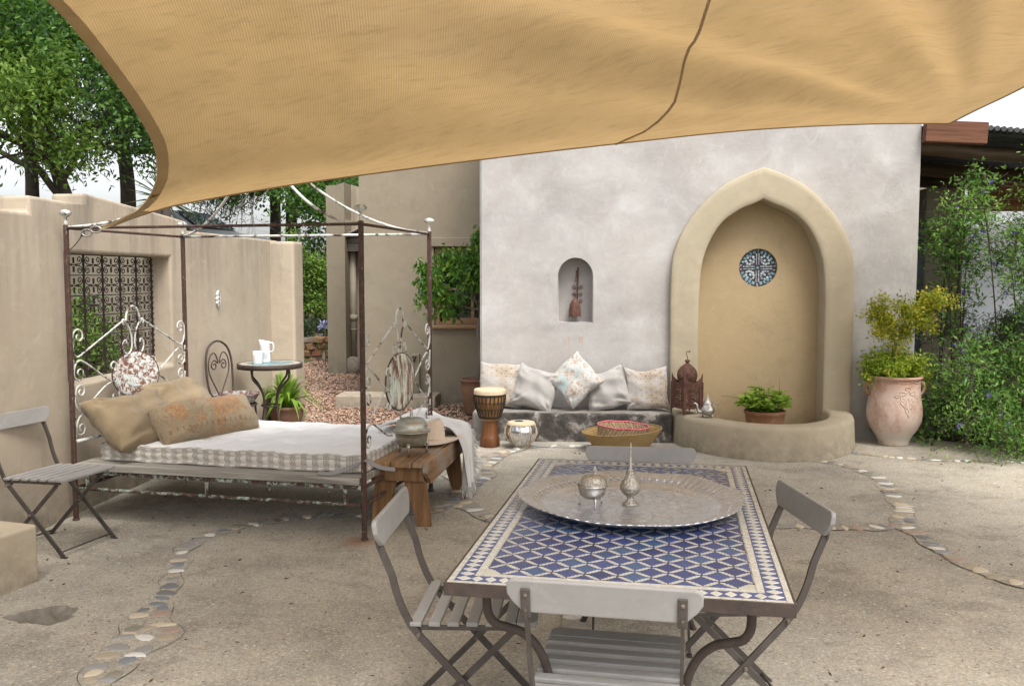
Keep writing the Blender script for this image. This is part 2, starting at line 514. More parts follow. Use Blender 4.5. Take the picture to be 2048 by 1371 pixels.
def spot(px, py, r):
    dx = t.math('SUBTRACT', rx[0], px); dy = t.math('SUBTRACT', rx[1], py)
    return t.math('SQRT', t.math('ADD', t.math('MULTIPLY', dx, dx), t.math('MULTIPLY', dy, dy)))
rs_ = t.math('ADD', spot(-0.93, 5.36, 0.1), t.math('MULTIPLY', t.noise(9, 5, 0.7), 0.16))
col = t.mix(t.ramp(rs_, [(0.09, 0.75), (0.22, 0.0)]), col, (0.26, 0.12, 0.05))
edge = t.ramp(t.vor(165, 'DISTANCE_TO_EDGE'), [(0.0, 0.0), (0.25, 1.0)])
b0 = t.bump(t.noise(6, 6, 0.6), 0.3, 0.03)
t.bump(t.math('ADD', t.math('MULTIPLY', edge, 0.5), fn_), 0.4, 0.004, b0)
MT['patio'] = t.done(col, 0.88, 0, 0.25)

MT['mortar'] = mottled('strip_mortar', (0.27, 0.25, 0.208), (0.38, 0.35, 0.292), 6, 0.92, 0.4, 60, (0.21, 0.195, 0.165))
MT['crack'] = mottled('joint_dirt', (0.03, 0.026, 0.02), (0.06, 0.052, 0.042), 20, 1.0, 0.3, 80)
MT['hole'] = mottled('broken_concrete', (0.16, 0.142, 0.118), (0.27, 0.24, 0.2), 14, 0.95, 0.6, 60)
PEB = []
for nm, c in (('white', (0.68, 0.66, 0.62)), ('cream', (0.58, 0.50, 0.38)), ('bluegrey', (0.21, 0.228, 0.25)), ('grey', (0.30, 0.29, 0.275)),
              ('slate', (0.19, 0.195, 0.195)), ('pink', (0.40, 0.29, 0.235)), ('olive', (0.25, 0.23, 0.18)), ('sand', (0.40, 0.34, 0.255))):
    PEB.append(mottled('pebble_' + nm, tuple(x * 0.8 for x in c), tuple(x * 1.05 for x in c), 18, 0.6, 0.15, 90))

# gravel: per-stone colour
t = NT('gravel_stone')
rnd = t.geo('Random Per Island')
col = t.ramp(rnd, [(0.0, (0.13, 0.078, 0.055)), (0.25, (0.27, 0.16, 0.11)), (0.5, (0.38, 0.235, 0.165)), (0.7, (0.43, 0.30, 0.22)), (0.85, (0.28, 0.22, 0.18)), (1.0, (0.52, 0.41, 0.32))])
MT['gravel'] = t.done(col, 0.85, 0, 0.25)
MT['gravel_bed'] = mottled('gravel_bed_soil', (0.12, 0.075, 0.055), (0.22, 0.14, 0.10), 30, 0.95, 0.5, 90)
MT['soil'] = mottled('dry_grass_soil', (0.07, 0.08, 0.03), (0.13, 0.115, 0.06), 1.5, 0.95, 0.5, 20, (0.16, 0.12, 0.08))
MT['pot_soil'] = mottled('potting_soil', (0.03, 0.022, 0.016), (0.06, 0.045, 0.032), 20, 1, 0.6, 60)

def foliage(name, cols, trans=0.35, rough=0.5, sat_noise=0.5):
    t = NT(name)
    rnd = t.geo('Random Per Island')
    k = len(cols)
    col = t.ramp(rnd, [(i / (k - 1), c) for i, c in enumerate(cols)])
    clump_tone = t.ramp(t.noise(1.6, 3), [(0.3, 0.65), (0.7, 1.25)])  # leaf colour varies at random in broad patches
    col = t.mix(1.0, col, clump_tone, 'MULTIPLY')
    t.done(col, rough, 0, 0.35)
    tr = t.n('ShaderNodeBsdfTranslucent'); t.l(t.mix(0.4, col, (0.25, 0.42, 0.04)), tr.inputs[0])
    ms = t.n('ShaderNodeMixShader'); ms.inputs[0].default_value = trans
    t.l(t.b.outputs[0], ms.inputs[1]); t.l(tr.outputs[0], ms.inputs[2]); t.l(ms.outputs[0], t.out.inputs[0])
    return t.mat
MT['lf_oak'] = foliage('broad_tree_leaf', [(0.02, 0.06, 0.016), (0.04, 0.12, 0.026), (0.07, 0.17, 0.034), (0.15, 0.27, 0.05)], 0.4)
MT['lf_light'] = foliage('young_tree_leaf', [(0.09, 0.18, 0.03), (0.15, 0.26, 0.045), (0.23, 0.33, 0.07)], 0.45)
MT['lf_pine'] = foliage('dark_conifer_leaf', [(0.014, 0.026, 0.011), (0.025, 0.042, 0.018), (0.045, 0.062, 0.028)], 0.2)
MT['lf_ficus'] = foliage('ficus_leaf', [(0.025, 0.085, 0.015), (0.05, 0.15, 0.02), (0.095, 0.22, 0.026), (0.18, 0.3, 0.035)], 0.35, 0.3)
MT['lf_yellow'] = foliage('golden_shrub_leaf', [(0.13, 0.20, 0.02), (0.28, 0.31, 0.025), (0.44, 0.40, 0.03), (0.58, 0.46, 0.035)], 0.45)
MT['lf_golden_green'] = foliage('golden_green_leaf', [(0.13, 0.24, 0.024), (0.22, 0.33, 0.03), (0.34, 0.42, 0.036), (0.48, 0.48, 0.05)], 0.45)
MT['lf_bush'] = foliage('bush_leaf', [(0.045, 0.14, 0.03), (0.09, 0.22, 0.045), (0.16, 0.31, 0.06), (0.27, 0.42, 0.10)], 0.45)
MT['lf_grey'] = foliage('grey_green_leaf', [(0.03, 0.05, 0.028), (0.05, 0.075, 0.04), (0.075, 0.105, 0.06)], 0.25)
MT['lf_blade'] = foliage('strap_leaf', [(0.08, 0.18, 0.02), (0.14, 0.26, 0.03), (0.23, 0.35, 0.05)], 0.35, 0.35)
MT['lf_round'] = foliage('round_leaf', [(0.16, 0.27, 0.035), (0.26, 0.40, 0.055), (0.38, 0.50, 0.09)], 0.4, 0.4)
MT['lf_bluegrey'] = foliage('spiky_leaf', [(0.06, 0.10, 0.05), (0.10, 0.145, 0.075), (0.15, 0.2, 0.1)], 0.2)
MT['bark'] = mottled('dark_bark', (0.035, 0.028, 0.022), (0.075, 0.06, 0.048), 8, 0.95, 0.6, 40)
MT['bark_grey'] = mottled('grey_bark', (0.12, 0.10, 0.085), (0.2, 0.175, 0.15), 8, 0.9, 0.5, 40)
MT['twig'] = mottled('pale_twig', (0.16, 0.14, 0.125), (0.26, 0.235, 0.21), 9, 0.9, 0.3, 40)
MT['petal'] = plain('purple_petal', (0.14, 0.085, 0.46), 0.6)
MT['petal_pale'] = plain('pale_blue_petal', (0.50, 0.50, 0.82), 0.6)
MT['fl_orange'] = plain('orange_flower', (0.65, 0.28, 0.02), 0.6)

# rusty painted iron of the bed
def flaky(name, paint, thr=0.5, scale=30, rust0=(0.045, 0.026, 0.021), rust1=(0.098, 0.055, 0.041), vec=None, w=0.05):
    t = NT(name)
    v = t.mapv(vec) if vec else None
    rust = t.ramp(t.noise(scale * 1.4, 6, 0.65), [(0.35, rust0), (0.7, rust1)])
    f = t.noise(scale, 7, 0.72, v, 0.4)
    m = t.ramp(f, [(thr - w, 0.0), (thr + w, 1.0)])
    tint = t.ramp(t.noise(scale * 0.4, 3), [(0.4, paint), (0.7, (paint[0] * 0.86, paint[1] * 0.97, paint[2] * 0.94))])
    col = t.mix(m, rust, tint)
    t.bump(t.math('ADD', m, t.math('MULTIPLY', t.noise(scale * 3, 4), 0.5)), 0.35, 0.003)
    return t.done(col, 0.72, 0, 0.3)
MT['iron_rust'] = flaky('rusty_iron_post', (0.40, 0.36, 0.31), 0.655, 30, vec=(1.6, 1.6, 0.7))
MT['iron_white'] = flaky('flaking_white_iron', (0.56, 0.545, 0.51), 0.455, 11)
MT['iron_mint'] = flaky('flaking_mint_iron', (0.36, 0.42, 0.36), 0.55, 24)
MT['disc'] = flaky('flaking_white_disc', (0.60, 0.60, 0.59), 0.50, 44, (0.14, 0.058, 0.035), (0.23, 0.105, 0.065), w=0.03)
MT['disc_foot'] = flaky('rusting_mint_disc', (0.66, 0.67, 0.60), 0.49, 9, (0.12, 0.05, 0.028), (0.24, 0.11, 0.06), (0.5, 2.6, 2.6), w=0.07)
MT['iron_dark'] = mottled('dark_wrought_iron', (0.035, 0.026, 0.022), (0.065, 0.046, 0.038), 25, 0.65, 0.3, 70, (0.09, 0.042, 0.026), spec=0.4)
MT['grille'] = mottled('brown_grille_iron', (0.018, 0.012, 0.01), (0.042, 0.025, 0.02), 25, 0.7, 0.3, 70, spec=0.35)
MT['rust'] = mottled('rusted_lantern_sheet', (0.065, 0.03, 0.022), (0.135, 0.065, 0.047), 16, 0.8, 0.3, 60, (0.18, 0.098, 0.07))
MT['chair_wood'] = mottled('grey_painted_wood', (0.27, 0.26, 0.25), (0.315, 0.305, 0.294), 8, 0.5, 0.06, 60, (0.35, 0.34, 0.33), spec=0.35, bdist=0.002)
t = NT('grey_painted_wood_worn')
col = t.ramp(t.noise(6, 6, 0.65), [(0.3, (0.225, 0.217, 0.21)), (0.7, (0.285, 0.276, 0.266))])
gr_ = t.noise(1.0, 6, 0.7, t.mapv((3, 60, 60)))
col = t.mix(t.ramp(gr_, [(0.5, 0.0), (0.72, 0.3)]), col, (0.2, 0.19, 0.18))
col = t.mix(t.ramp(t.noise(28, 7, 0.75), [(0.655, 0.0), (0.68, 0.85)]), col, (0.12, 0.09, 0.065))
col = t.mix(t.ramp(t.noise(9, 6, 0.7, t.mapv((1, 1, 1), (0, 0, 0), (4, 4, 4))), [(0.56, 0.0), (0.7, 0.35)]), col, (0.40, 0.39, 0.375))
t.bump(gr_, 0.2, 0.002)
MT['chair_wood'] = t.done(col, 0.5, 0, 0.35)
MT['chair_iron'] = mottled('taupe_painted_iron', (0.055, 0.046, 0.04), (0.08, 0.068, 0.06), 14, 0.5, 0.12, 60, spec=0.4, bdist=0.002)
MT['bolt'] = mottled('rusty_bolt', (0.11, 0.085, 0.07), (0.2, 0.16, 0.135), 40, 0.55, 0.2, 90, metal=0.3)

def wood(name, c0, c1, c2, axis='x', scale=1.0, rough=0.7, grey=None):
    t = NT(name)
    sc = {'x': (1.2, 22, 22), 'y': (22, 1.2, 22), 'z': (22, 22, 1.2)}[axis]
    v = t.mapv(tuple(a * scale for a in sc))
    f = t.noise(1.0, 8, 0.65, v, 0.8)
    col = t.ramp(f, [(0.28, c0), (0.5, c1), (0.72, c2)])
    fine = t.noise(3.5, 5, 0.7, v)
    col = t.mix(t.ramp(fine, [(0.5, 0.0), (0.75, 0.5)]), col, c0)
    if grey is not None:
        g = t.ramp(t.noise(3.3, 7, 0.7), [(0.46, 0.0), (0.62, 0.8)])
        col = t.mix(g, col, grey)
    t.bump(t.math('ADD', f, fine), 0.35, 0.004)
    return t.done(col, rough, 0, 0.3)
MT['wood_bench'] = wood('worn_pine_bench', (0.10, 0.052, 0.024), (0.26, 0.15, 0.072), (0.40, 0.25, 0.13), 'y', 1.0, 0.65, (0.27, 0.24, 0.21))
MT['wood_leg'] = wood('oiled_bench_leg', (0.085, 0.043, 0.018), (0.19, 0.10, 0.043), (0.31, 0.18, 0.083), 'z', 1.0, 0.6)
MT['wood_grey'] = wood('weathered_grey_plank', (0.11, 0.1, 0.085), (0.29, 0.27, 0.235), (0.46, 0.43, 0.38), 'x', 1.0, 0.85)
MT['wood_red'] = wood('redbrown_beam', (0.045, 0.017, 0.009), (0.115, 0.046, 0.023), (0.18, 0.082, 0.042), 'x', 1.0, 0.7)
MT['wood_fascia'] = wood('russet_fascia', (0.14, 0.055, 0.025), (0.24, 0.1, 0.05), (0.3, 0.14, 0.08), 'x', 0.6, 0.7)
MT['wood_log'] = wood('dark_round_log', (0.03, 0.021, 0.015), (0.085, 0.055, 0.033), (0.19, 0.12, 0.06), 'x', 0.5, 0.5)
MT['wood_frame'] = wood('pine_window_frame', (0.16, 0.09, 0.045), (0.27, 0.165, 0.088), (0.36, 0.235, 0.135), 'x', 0.8, 0.65)
MT['wood_drum'] = wood('carved_drum_wood', (0.055, 0.02, 0.008), (0.12, 0.047, 0.018), (0.2, 0.088, 0.036), 'z', 0.6, 0.4)
MT['wood_drum_bowl'] = wood('honey_drum_bowl', (0.13, 0.06, 0.018), (0.24, 0.125, 0.04), (0.34, 0.19, 0.075), 'z', 0.6, 0.4)
MT['box_wood'] = wood('old_box_wood', (0.03, 0.026, 0.022), (0.08, 0.07, 0.058), (0.17, 0.145, 0.115), 'x', 1.2, 0.9)

# cloth
def cloth(name, c0, c1, wscale=260, scale=6, rough=0.95, bump=0.3, extra=None, coarse=False):
    t = NT(name)
    col = t.ramp(t.noise(scale, 5), [(0.3, c0), (0.7, c1)])
    if extra is not None: col = extra(t, col)
    if coarse:
        w = t.math('ADD', t.noise(1.0, 4, 0.6, t.mapv((wscale * 0.25, wscale * 2.2, wscale))), t.noise(1.0, 4, 0.6, t.mapv((wscale * 2.2, wscale * 0.25, wscale), (0, 0, 0), (3, 1, 2))))
    else:
        w = t.math('ADD', t.wave(wscale, None, 'X', 0.6), t.wave(wscale, None, 'Y', 0.6))
    col = t.mix(t.ramp(w, [(0.2, 0.35), (0.9, 0.0)]), col, t.mix(0.6, col, (0.0, 0.0, 0.0)))
    b0 = t.bump(t.noise(9, 5, 0.6), 0.35, 0.02)
    t.bump(w, bump, 0.002, b0)
    t.b.inputs['Sheen Weight'].default_value = 0.2
    return t.done(col, rough, 0, 0.1)
MT['white_cloth'] = cloth('white_cotton', (0.70, 0.69, 0.68), (0.78, 0.775, 0.77), 180)
MT['throw'] = cloth('ivory_throw', (0.60, 0.585, 0.57), (0.70, 0.69, 0.68), 90)
MT['burlap'] = cloth('burlap', (0.185, 0.138, 0.082), (0.25, 0.192, 0.12), 90, 7, 0.95, 0.8, None, True)
MT['velvet'] = cloth('grey_velvet', (0.28, 0.268, 0.255), (0.37, 0.356, 0.34), 220, 4, 0.8, 0.1)
MT['ribbon'] = cloth('grey_ribbon', (0.20, 0.19, 0.19), (0.27, 0.26, 0.26), 200)
MT['hat'] = cloth('straw_hat_weave', (0.66, 0.53, 0.41), (0.73, 0.60, 0.48), 110, 5, 0.85, 0.4)
def _kilim(t, col):
    f = t.noise(5.5, 6, 0.7, None, 0.8)
    m = t.ramp(f, [(0.50, 0.0), (0.56, 0.9)])
    col = t.mix(m, col, t.ramp(t.noise(34, 5, 0.7), [(0.3, (0.22, 0.10, 0.045)), (0.5, (0.36, 0.19, 0.085)), (0.7, (0.40, 0.27, 0.16)), (0.8, (0.24, 0.15, 0.10))]))
    rim = t.ramp(t.math('ABSOLUTE', t.math('SUBTRACT', f, 0.52)), [(0.004, 1.0), (0.016, 0.0)])
    col = t.mix(t.math('MULTIPLY', rim, t.ramp(t.noise(30, 3), [(0.4, 0.0), (0.6, 0.7)])), col, (0.11, 0.07, 0.042))
    y = t.sep(t.coord())[1]
    st = t.math('MULTIPLY', t.math('LESS_THAN', t.wave(7.0, None, 'X', 4.0), 0.22), t.math('GREATER_THAN', t.math('ADD', y, t.math('MULTIPLY', t.noise(12, 3), 0.06)), -0.07))
    st = t.math('MULTIPLY', st, t.math('LESS_THAN', y, -0.075))
    col = t.mix(t.math('MULTIPLY', st, 0.5), col, (0.14, 0.085, 0.05))
    return t.mix(t.ramp(t.noise(90, 5, 0.8), [(0.35, 0.55), (0.6, 0.0)]), col, (0.15, 0.105, 0.06))
MT['kilim'] = cloth('woven_kilim', (0.25, 0.195, 0.122), (0.335, 0.268, 0.178), 80, 9, 0.95, 0.9, _kilim, True)
def _stars(t, col):
    m = None
    for a in (0, 60, 120):
        w = t.wave(6.6, t.mapv((1, 1, 1), (0, 0, R(a))), 'X', 0.0)
        g = t.math('LESS_THAN', w, 0.045)
        m = g if m is None else t.math('MAXIMUM', m, g)
    for a in (30, 90, 150):
        w = t.wave(11.4, t.mapv((1, 1, 1), (0, 0, R(a))), 'X', 0.0)
        g = t.math('LESS_THAN', w, 0.09)
        m = t.math('MAXIMUM', m, g)
    gold = t.ramp(t.noise(7, 4), [(0.42, (0.34, 0.32, 0.30)), (0.55, (0.31, 0.245, 0.175)), (0.7, (0.27, 0.19, 0.12))])
    return t.mix(t.math('MULTIPLY', m, 0.95), col, gold)
MT['star_cloth'] = cloth('star_print_cloth', (0.42, 0.40, 0.385), (0.49, 0.475, 0.46), 260, 5, 0.9, 0.1, _stars)
def _mosaic(t, col):
    e = t.vor(24, 'DISTANCE_TO_EDGE', 'Distance', t.mapv((1, 1, 1), (0, 0, R(45))))
    big = t.vor(5.5, 'DISTANCE_TO_EDGE', 'Distance', t.mapv((1, 1, 1), (0, 0, R(20)), (0.4, 0.2, 0)))
    patch = t.ramp(t.noise(20, 6, 0.65), [(0.44, 0.0), (0.54, 0.9)])
    c = t.mix(patch, col, (0.34, 0.262, 0.205))
    c = t.mix(t.ramp(e, [(0.04, 0.9), (0.09, 0.0)]), c, (0.52, 0.495, 0.47))
    return t.mix(t.ramp(big, [(0.025, 1.0), (0.045, 0.0)]), c, (0.38, 0.455, 0.46))
MT['print_cloth'] = cloth('blue_bronze_print', (0.41, 0.385, 0.36), (0.48, 0.455, 0.432), 260, 5, 0.9, 0.1, _mosaic)
# ticking: stripe groups along the side (u runs round the mattress in metres)
t = NT('ticking_stripe')
uv = t.n('ShaderNodeUVMap').outputs[0]
ux = t.sep(uv)[0]
ph = t.math('FRACT', t.math('MULTIPLY', ux, 13.0))
band = t.math('LESS_THAN', ph, 0.52)
fine = t.math('LESS_THAN', t.math('FRACT', t.math('MULTIPLY', ux, 104.0)), 0.5)
m = t.math('MULTIPLY', band, fine)
col = t.mix(t.math('MULTIPLY', m, 1.0), t.ramp(t.noise(12, 4), [(0.3, (0.56, 0.52, 0.46)), (0.7, (0.64, 0.60, 0.54))]), (0.2, 0.185, 0.18))
t.bump(t.noise(140, 3), 0.3, 0.003)
MT['ticking'] = t.done(col, 0.95, 0, 0.1)

# sail: knitted shade cloth that lets part of the light through
t = NT('shade_cloth')
uv = t.n('ShaderNodeUVMap').outputs[0]
rib = t.n('ShaderNodeTexWave', wave_type='BANDS', bands_direction='X')
rib.inputs['Scale'].default_value = 23.0; rib.inputs['Distortion'].default_value = 0.5; rib.inputs['Detail'].default_value = 1
mp = t.n('ShaderNodeMapping'); mp.inputs['Rotation'].default_value = (0, 0, R(12)); t.l(uv, mp.inputs[0]); t.l(mp.outputs[0], rib.inputs['Vector'])
base = t.ramp(t.noise(3, 6, 0.65), [(0.3, (0.335, 0.218, 0.094)), (0.7, (0.41, 0.272, 0.122))])
base = t.mix(t.ramp(t.noise(9, 7, 0.75, t.mapv((0.5, 2.2, 1), (0, 0, R(-18)))), [(0.5, 0.0), (0.7, 0.55)]), base, (0.2, 0.138, 0.06))
col = t.mix(t.ramp(rib.outputs['Fac'], [(0.15, 0.42), (0.8, 0.0)]), base, (0.19, 0.118, 0.048))
t.done(col, 0.8, 0, 0.1)
t.bump(rib.outputs['Fac'], 0.3, 0.003)
tr = t.n('ShaderNodeBsdfTranslucent'); t.l(t.mix(0.06, col, (0.8, 0.6, 0.33)), tr.inputs[0])
ms = t.n('ShaderNodeMixShader'); ms.inputs[0].default_value = 0.62
t.l(t.b.outputs[0], ms.inputs[1]); t.l(tr.outputs[0], ms.inputs[2])
tp = t.n('ShaderNodeBsdfTransparent')
ms2 = t.n('ShaderNodeMixShader')
t.l(t.ramp(rib.outputs['Fac'], [(0.8, 0.0), (1.0, 0.075)]), ms2.inputs[0])
t.l(ms.outputs[0], ms2.inputs[1]); t.l(tp.outputs[0], ms2.inputs[2]); t.l(ms2.outputs[0], t.out.inputs[0])
MT['sail'] = t.mat
MT['hem'] = cloth('sail_hem', (0.33, 0.22, 0.10), (0.40, 0.275, 0.13), 120)

# tiles and glaze
def glaze(name, c0, c1, rough=0.12, scale=9):
    t = NT(name)
    oi = t.n('ShaderNodeObjectInfo').outputs['Random']
    col = t.mix(oi, c0, c1)
    col = t.mix(t.ramp(t.noise(scale * 6, 5, 0.7), [(0.46, 0.0), (0.78, 0.45)]), col, tuple(min(0.62, a * 1.35 + 0.01) for a in c1))
    t.bump(t.noise(45, 4, 0.6), 0.35, 0.004)
    t.l(t.ramp(t.noise(30, 3), [(0.3, rough * 0.7), (0.7, rough * 2.0)]), t.b.inputs['Roughness'])
    m = t.done(col, 0.1, 0, 0.5)
    t.l(t.ramp(t.noise(30, 3), [(0.3, rough * 0.7), (0.7, rough * 2.0)]), t.b.inputs['Roughness'])
    return m
MT['tile_blue'] = glaze('cobalt_glaze', (0.017, 0.026, 0.09), (0.04, 0.056, 0.16))
MT['tile_blue2'] = glaze('teal_blue_glaze', (0.022, 0.045, 0.13), (0.045, 0.085, 0.175))
MT['tile_white'] = glaze('cream_glaze', (0.36, 0.345, 0.305), (0.43, 0.415, 0.37), 0.2)
MT['tile_cream'] = mottled('cream_tile_ground', (0.33, 0.31, 0.262), (0.40, 0.38, 0.325), 9, 0.35, 0.2, 60, (0.32, 0.29, 0.23), spec=0.45)
MT['tile_black'] = plain('black_inlay', (0.02, 0.02, 0.025), 0.25)
MT['tile_teal'] = glaze('teal_glaze', (0.11, 0.22, 0.26), (0.19, 0.33, 0.38), 0.15)
MT['glass_pale'] = glaze('pale_blue_glass', (0.32, 0.42, 0.48), (0.5, 0.56, 0.60), 0.1)
MT['glass_violet'] = glaze('violet_glass', (0.2, 0.205, 0.26), (0.32, 0.32, 0.38), 0.1)
MT['glass_ground'] = mottled('dark_grout', (0.035, 0.034, 0.045), (0.06, 0.06, 0.075), 12, 0.7, 0.2, 50)

# metals
def metal(name, c0, c1, rough=0.35, scale=18, bump=0.15, bs=70, dark=(0.06, 0.055, 0.045), mt=0.9):
    t = NT(name)
    col = t.ramp(t.noise(scale, 5), [(0.3, c0), (0.7, c1)])
    col = t.mix(t.ramp(t.noise(scale * 2.3, 6, 0.7), [(0.52, 0.0), (0.75, 0.65)]), col, dark)
    h = t.math('ADD', t.noise(bs, 5, 0.65), t.math('MULTIPLY', t.ramp(t.vor(bs * 0.8), [(0.2, 0.0), (0.5, 1.0)]), 0.6))
    t.bump(h, bump, 0.004)
    return t.done(col, rough, mt, 0.5)
MT['silver'] = metal('tarnished_silver', (0.42, 0.405, 0.38), (0.55, 0.535, 0.51), 0.33)
MT['silver_old'] = metal('dull_pewter', (0.34, 0.33, 0.28), (0.45, 0.44, 0.38), 0.42, 12, 0.1, 50)
MT['brass_silver'] = metal('engraved_german_silver', (0.34, 0.31, 0.26), (0.47, 0.435, 0.38), 0.34, 20, 0.9, 150, (0.05, 0.042, 0.032))
MT['chrome'] = metal('polished_tabla_shell', (0.55, 0.56, 0.58), (0.65, 0.66, 0.68), 0.10, 8, 0.03, 30, (0.4, 0.4, 0.42))
MT['tin'] = flaky('chipped_enamel_dish', (0.30, 0.29, 0.29), 0.5, 14, (0.09, 0.04, 0.03), (0.16, 0.075, 0.055))
t = NT('engraved_tray')
xyz = t.sep(t.coord())
rr = t.math('SQRT', t.math('ADD', t.math('MULTIPLY', xyz[0], xyz[0]), t.math('MULTIPLY', xyz[1], xyz[1])))
ang = t.math('ARCTAN2', xyz[1], xyz[0])
rings = t.math('SINE', t.math('MULTIPLY', rr, 150.0))
pet = t.math('SINE', t.math('ADD', t.math('MULTIPLY', ang, 8.0), t.math('MULTIPLY', rr, 28.0)))
pet2 = t.math('SINE', t.math('SUBTRACT', t.math('MULTIPLY', ang, 8.0), t.math('MULTIPLY', rr, 28.0)))
inner = t.math('MULTIPLY', t.math('LESS_THAN', rr, 0.27), t.math('MAXIMUM', t.math('GREATER_THAN', t.math('ABSOLUTE', pet), 0.965), t.math('GREATER_THAN', t.math('ABSOLUTE', pet2), 0.965)))
flut = t.math('SINE', t.math('MULTIPLY', ang, 72.0))
outer = t.math('MULTIPLY', t.math('GREATER_THAN', rr, 0.335), flut)
h = t.math('ADD', t.math('MULTIPLY', inner, 0.7), t.math('ADD', t.math('MULTIPLY', outer, 0.6), t.math('MULTIPLY', rings, 0.18)))
h = t.math('ADD', h, t.math('MULTIPLY', t.noise(90, 4), 0.6))
col = t.ramp(t.noise(9, 6), [(0.3, (0.46, 0.475, 0.515)), (0.7, (0.57, 0.585, 0.63))])
col = t.mix(t.math('MULTIPLY', inner, 0.3), col, (0.22, 0.20, 0.19))
col = t.mix(t.ramp(t.noise(40, 6, 0.75), [(0.5, 0.0), (0.7, 0.4)]), col, (0.26, 0.25, 0.25))
t.bump(h, 0.9, 0.005)
MT['tray'] = t.done(col, t.ramp(t.noise(12, 4), [(0.3, 0.22), (0.7, 0.36)]), 0.8, 0.5)

MT['terracotta'] = mottled('terracotta', (0.22, 0.105, 0.055), (0.32, 0.165, 0.09), 6, 0.85, 0.15, 40, (0.36, 0.24, 0.17), streak=(0.42, 0.34, 0.28))
MT['terracotta_dark'] = mottled('aged_terracotta', (0.16, 0.085, 0.055), (0.24, 0.135, 0.09), 6, 0.88, 0.15, 40, (0.12, 0.09, 0.07))
t = NT('limed_terracotta')
z = t.sep(t.coord())[2]
col = t.ramp(t.noise(6, 6, 0.6), [(0.3, (0.27, 0.13, 0.08)), (0.7, (0.38, 0.205, 0.135))])
lime_ = t.ramp(t.noise(5, 7, 0.7, t.mapv((1.2, 1.2, 0.8))), [(0.30, 0.0), (0.54, 0.95)])
lm = t.math('MULTIPLY', lime_, t.ramp(z, [(0.10, 1.0), (0.5, 0.9), (0.62, 0.4)]))
col = t.mix(lm, col, (0.55, 0.44, 0.385))
bt = t.math('MULTIPLY', t.ramp(t.math('ADD', z, t.math('MULTIPLY', t.noise(14, 4), 0.08)), [(0.16, 1.0), (0.19, 0.0)]), t.ramp(t.noise(9, 5), [(0.34, 0.0), (0.42, 0.9)]))
col = t.mix(bt, col, (0.50, 0.45, 0.39))
t.bump(t.noise(50, 5), 0.2, 0.004)
MT['urn'] = t.done(col, 0.88, 0, 0.2)
MT['white_ceramic'] = plain('white_ceramic', (0.68, 0.68, 0.68), 0.35, 0, 0.5, 0.05)
MT['grey_print'] = plain('grey_motif', (0.2, 0.21, 0.24), 0.5)
MT['skin'] = mottled('drum_skin', (0.48, 0.38, 0.25), (0.60, 0.50, 0.36), 8, 0.7, 0.1, 40, (0.38, 0.27, 0.15))
MT['rope'] = plain('black_rope', (0.02, 0.019, 0.018), 0.9)
MT['thong'] = plain('rawhide_thong', (0.50, 0.42, 0.30), 0.8)
def weave(name, c0, c1, dark, nu, nv, slant=0.0):
    t = NT(name); x = t.sep(t.coord())
    ang = t.math('ARCTAN2', t.math('MULTIPLY', x[1], 1.35), x[0])
    a = t.math('SINE', t.math('ADD', t.math('MULTIPLY', ang, nu), t.math('MULTIPLY', x[2], slant)))
    b = t.math('SINE', t.math('MULTIPLY', x[2], nv))
    w = t.math('MULTIPLY', a, b)
    if slant: w = t.math('MULTIPLY', a, t.math('SIGN', b))
    col = t.ramp(t.noise(18, 5), [(0.3, c0), (0.7, c1)])
    col = t.mix(t.ramp(w, [(0.15, 0.75), (0.6, 0.0)]), col, dark)
    t.bump(w, 0.6, 0.006)
    return t.done(col, 0.75, 0, 0.25)
MT['basket'] = weave('golden_grass_weave', (0.43, 0.30, 0.13), (0.54, 0.39, 0.185), (0.25, 0.16, 0.06), 95.0, 420.0)
MT['basket2'] = weave('brown_palm_weave', (0.44, 0.32, 0.2), (0.55, 0.42, 0.285), (0.27, 0.175, 0.10), 44.0, 210.0, 90.0)
MT['pink'] = plain('pink_binding', (0.70, 0.16, 0.20), 0.6)
MT['stone_warm'] = mottled('rust_fieldstone', (0.15, 0.085, 0.045), (0.29, 0.175, 0.095), 5, 0.9, 0.5, 30, (0.22, 0.17, 0.125))
MT['stone_grey'] = mottled('grey_fieldstone', (0.17, 0.14, 0.11), (0.30, 0.25, 0.20), 5, 0.9, 0.5, 30, (0.1, 0.08, 0.06))
MT['stone_red'] = mottled('red_fieldstone', (0.18, 0.07, 0.045), (0.28, 0.115, 0.07), 5, 0.9, 0.5, 30)
MT['white_wall'] = mottled('white_painted_wall', (0.62, 0.645, 0.69), (0.72, 0.74, 0.78), 2, 0.85, 0.1, 40)
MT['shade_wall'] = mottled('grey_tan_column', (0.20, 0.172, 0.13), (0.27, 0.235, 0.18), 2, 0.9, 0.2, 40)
MT['roof_dark'] = mottled('dark_roof_sheet', (0.025, 0.025, 0.027), (0.06, 0.06, 0.062), 6, 0.5, 0.2, 40, spec=0.4)
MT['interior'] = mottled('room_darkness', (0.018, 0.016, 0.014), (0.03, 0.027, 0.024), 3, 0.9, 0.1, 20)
MT['pane'] = NT('window_pane').done((0.02, 0.021, 0.022), 0.06, 0, 0.6)
MT['pipe'] = mottled('tan_painted_pipe', (0.33, 0.29, 0.22), (0.40, 0.355, 0.275), 5, 0.6, 0.1, 40)
MT['iron_roof'] = mottled('galvanised_sheet', (0.42, 0.40, 0.37), (0.52, 0.50, 0.47), 6, 0.6, 0.1, 40)
MT['car_paint'] = mottled('silver_grey_car_paint', (0.19, 0.20, 0.215), (0.22, 0.23, 0.245), 2, 0.35, 0.0, 30, metal=0.2, spec=0.5)
MT['car_glass'] = NT('car_glass').done((0.02, 0.03, 0.035), 0.05, 0, 0.7)
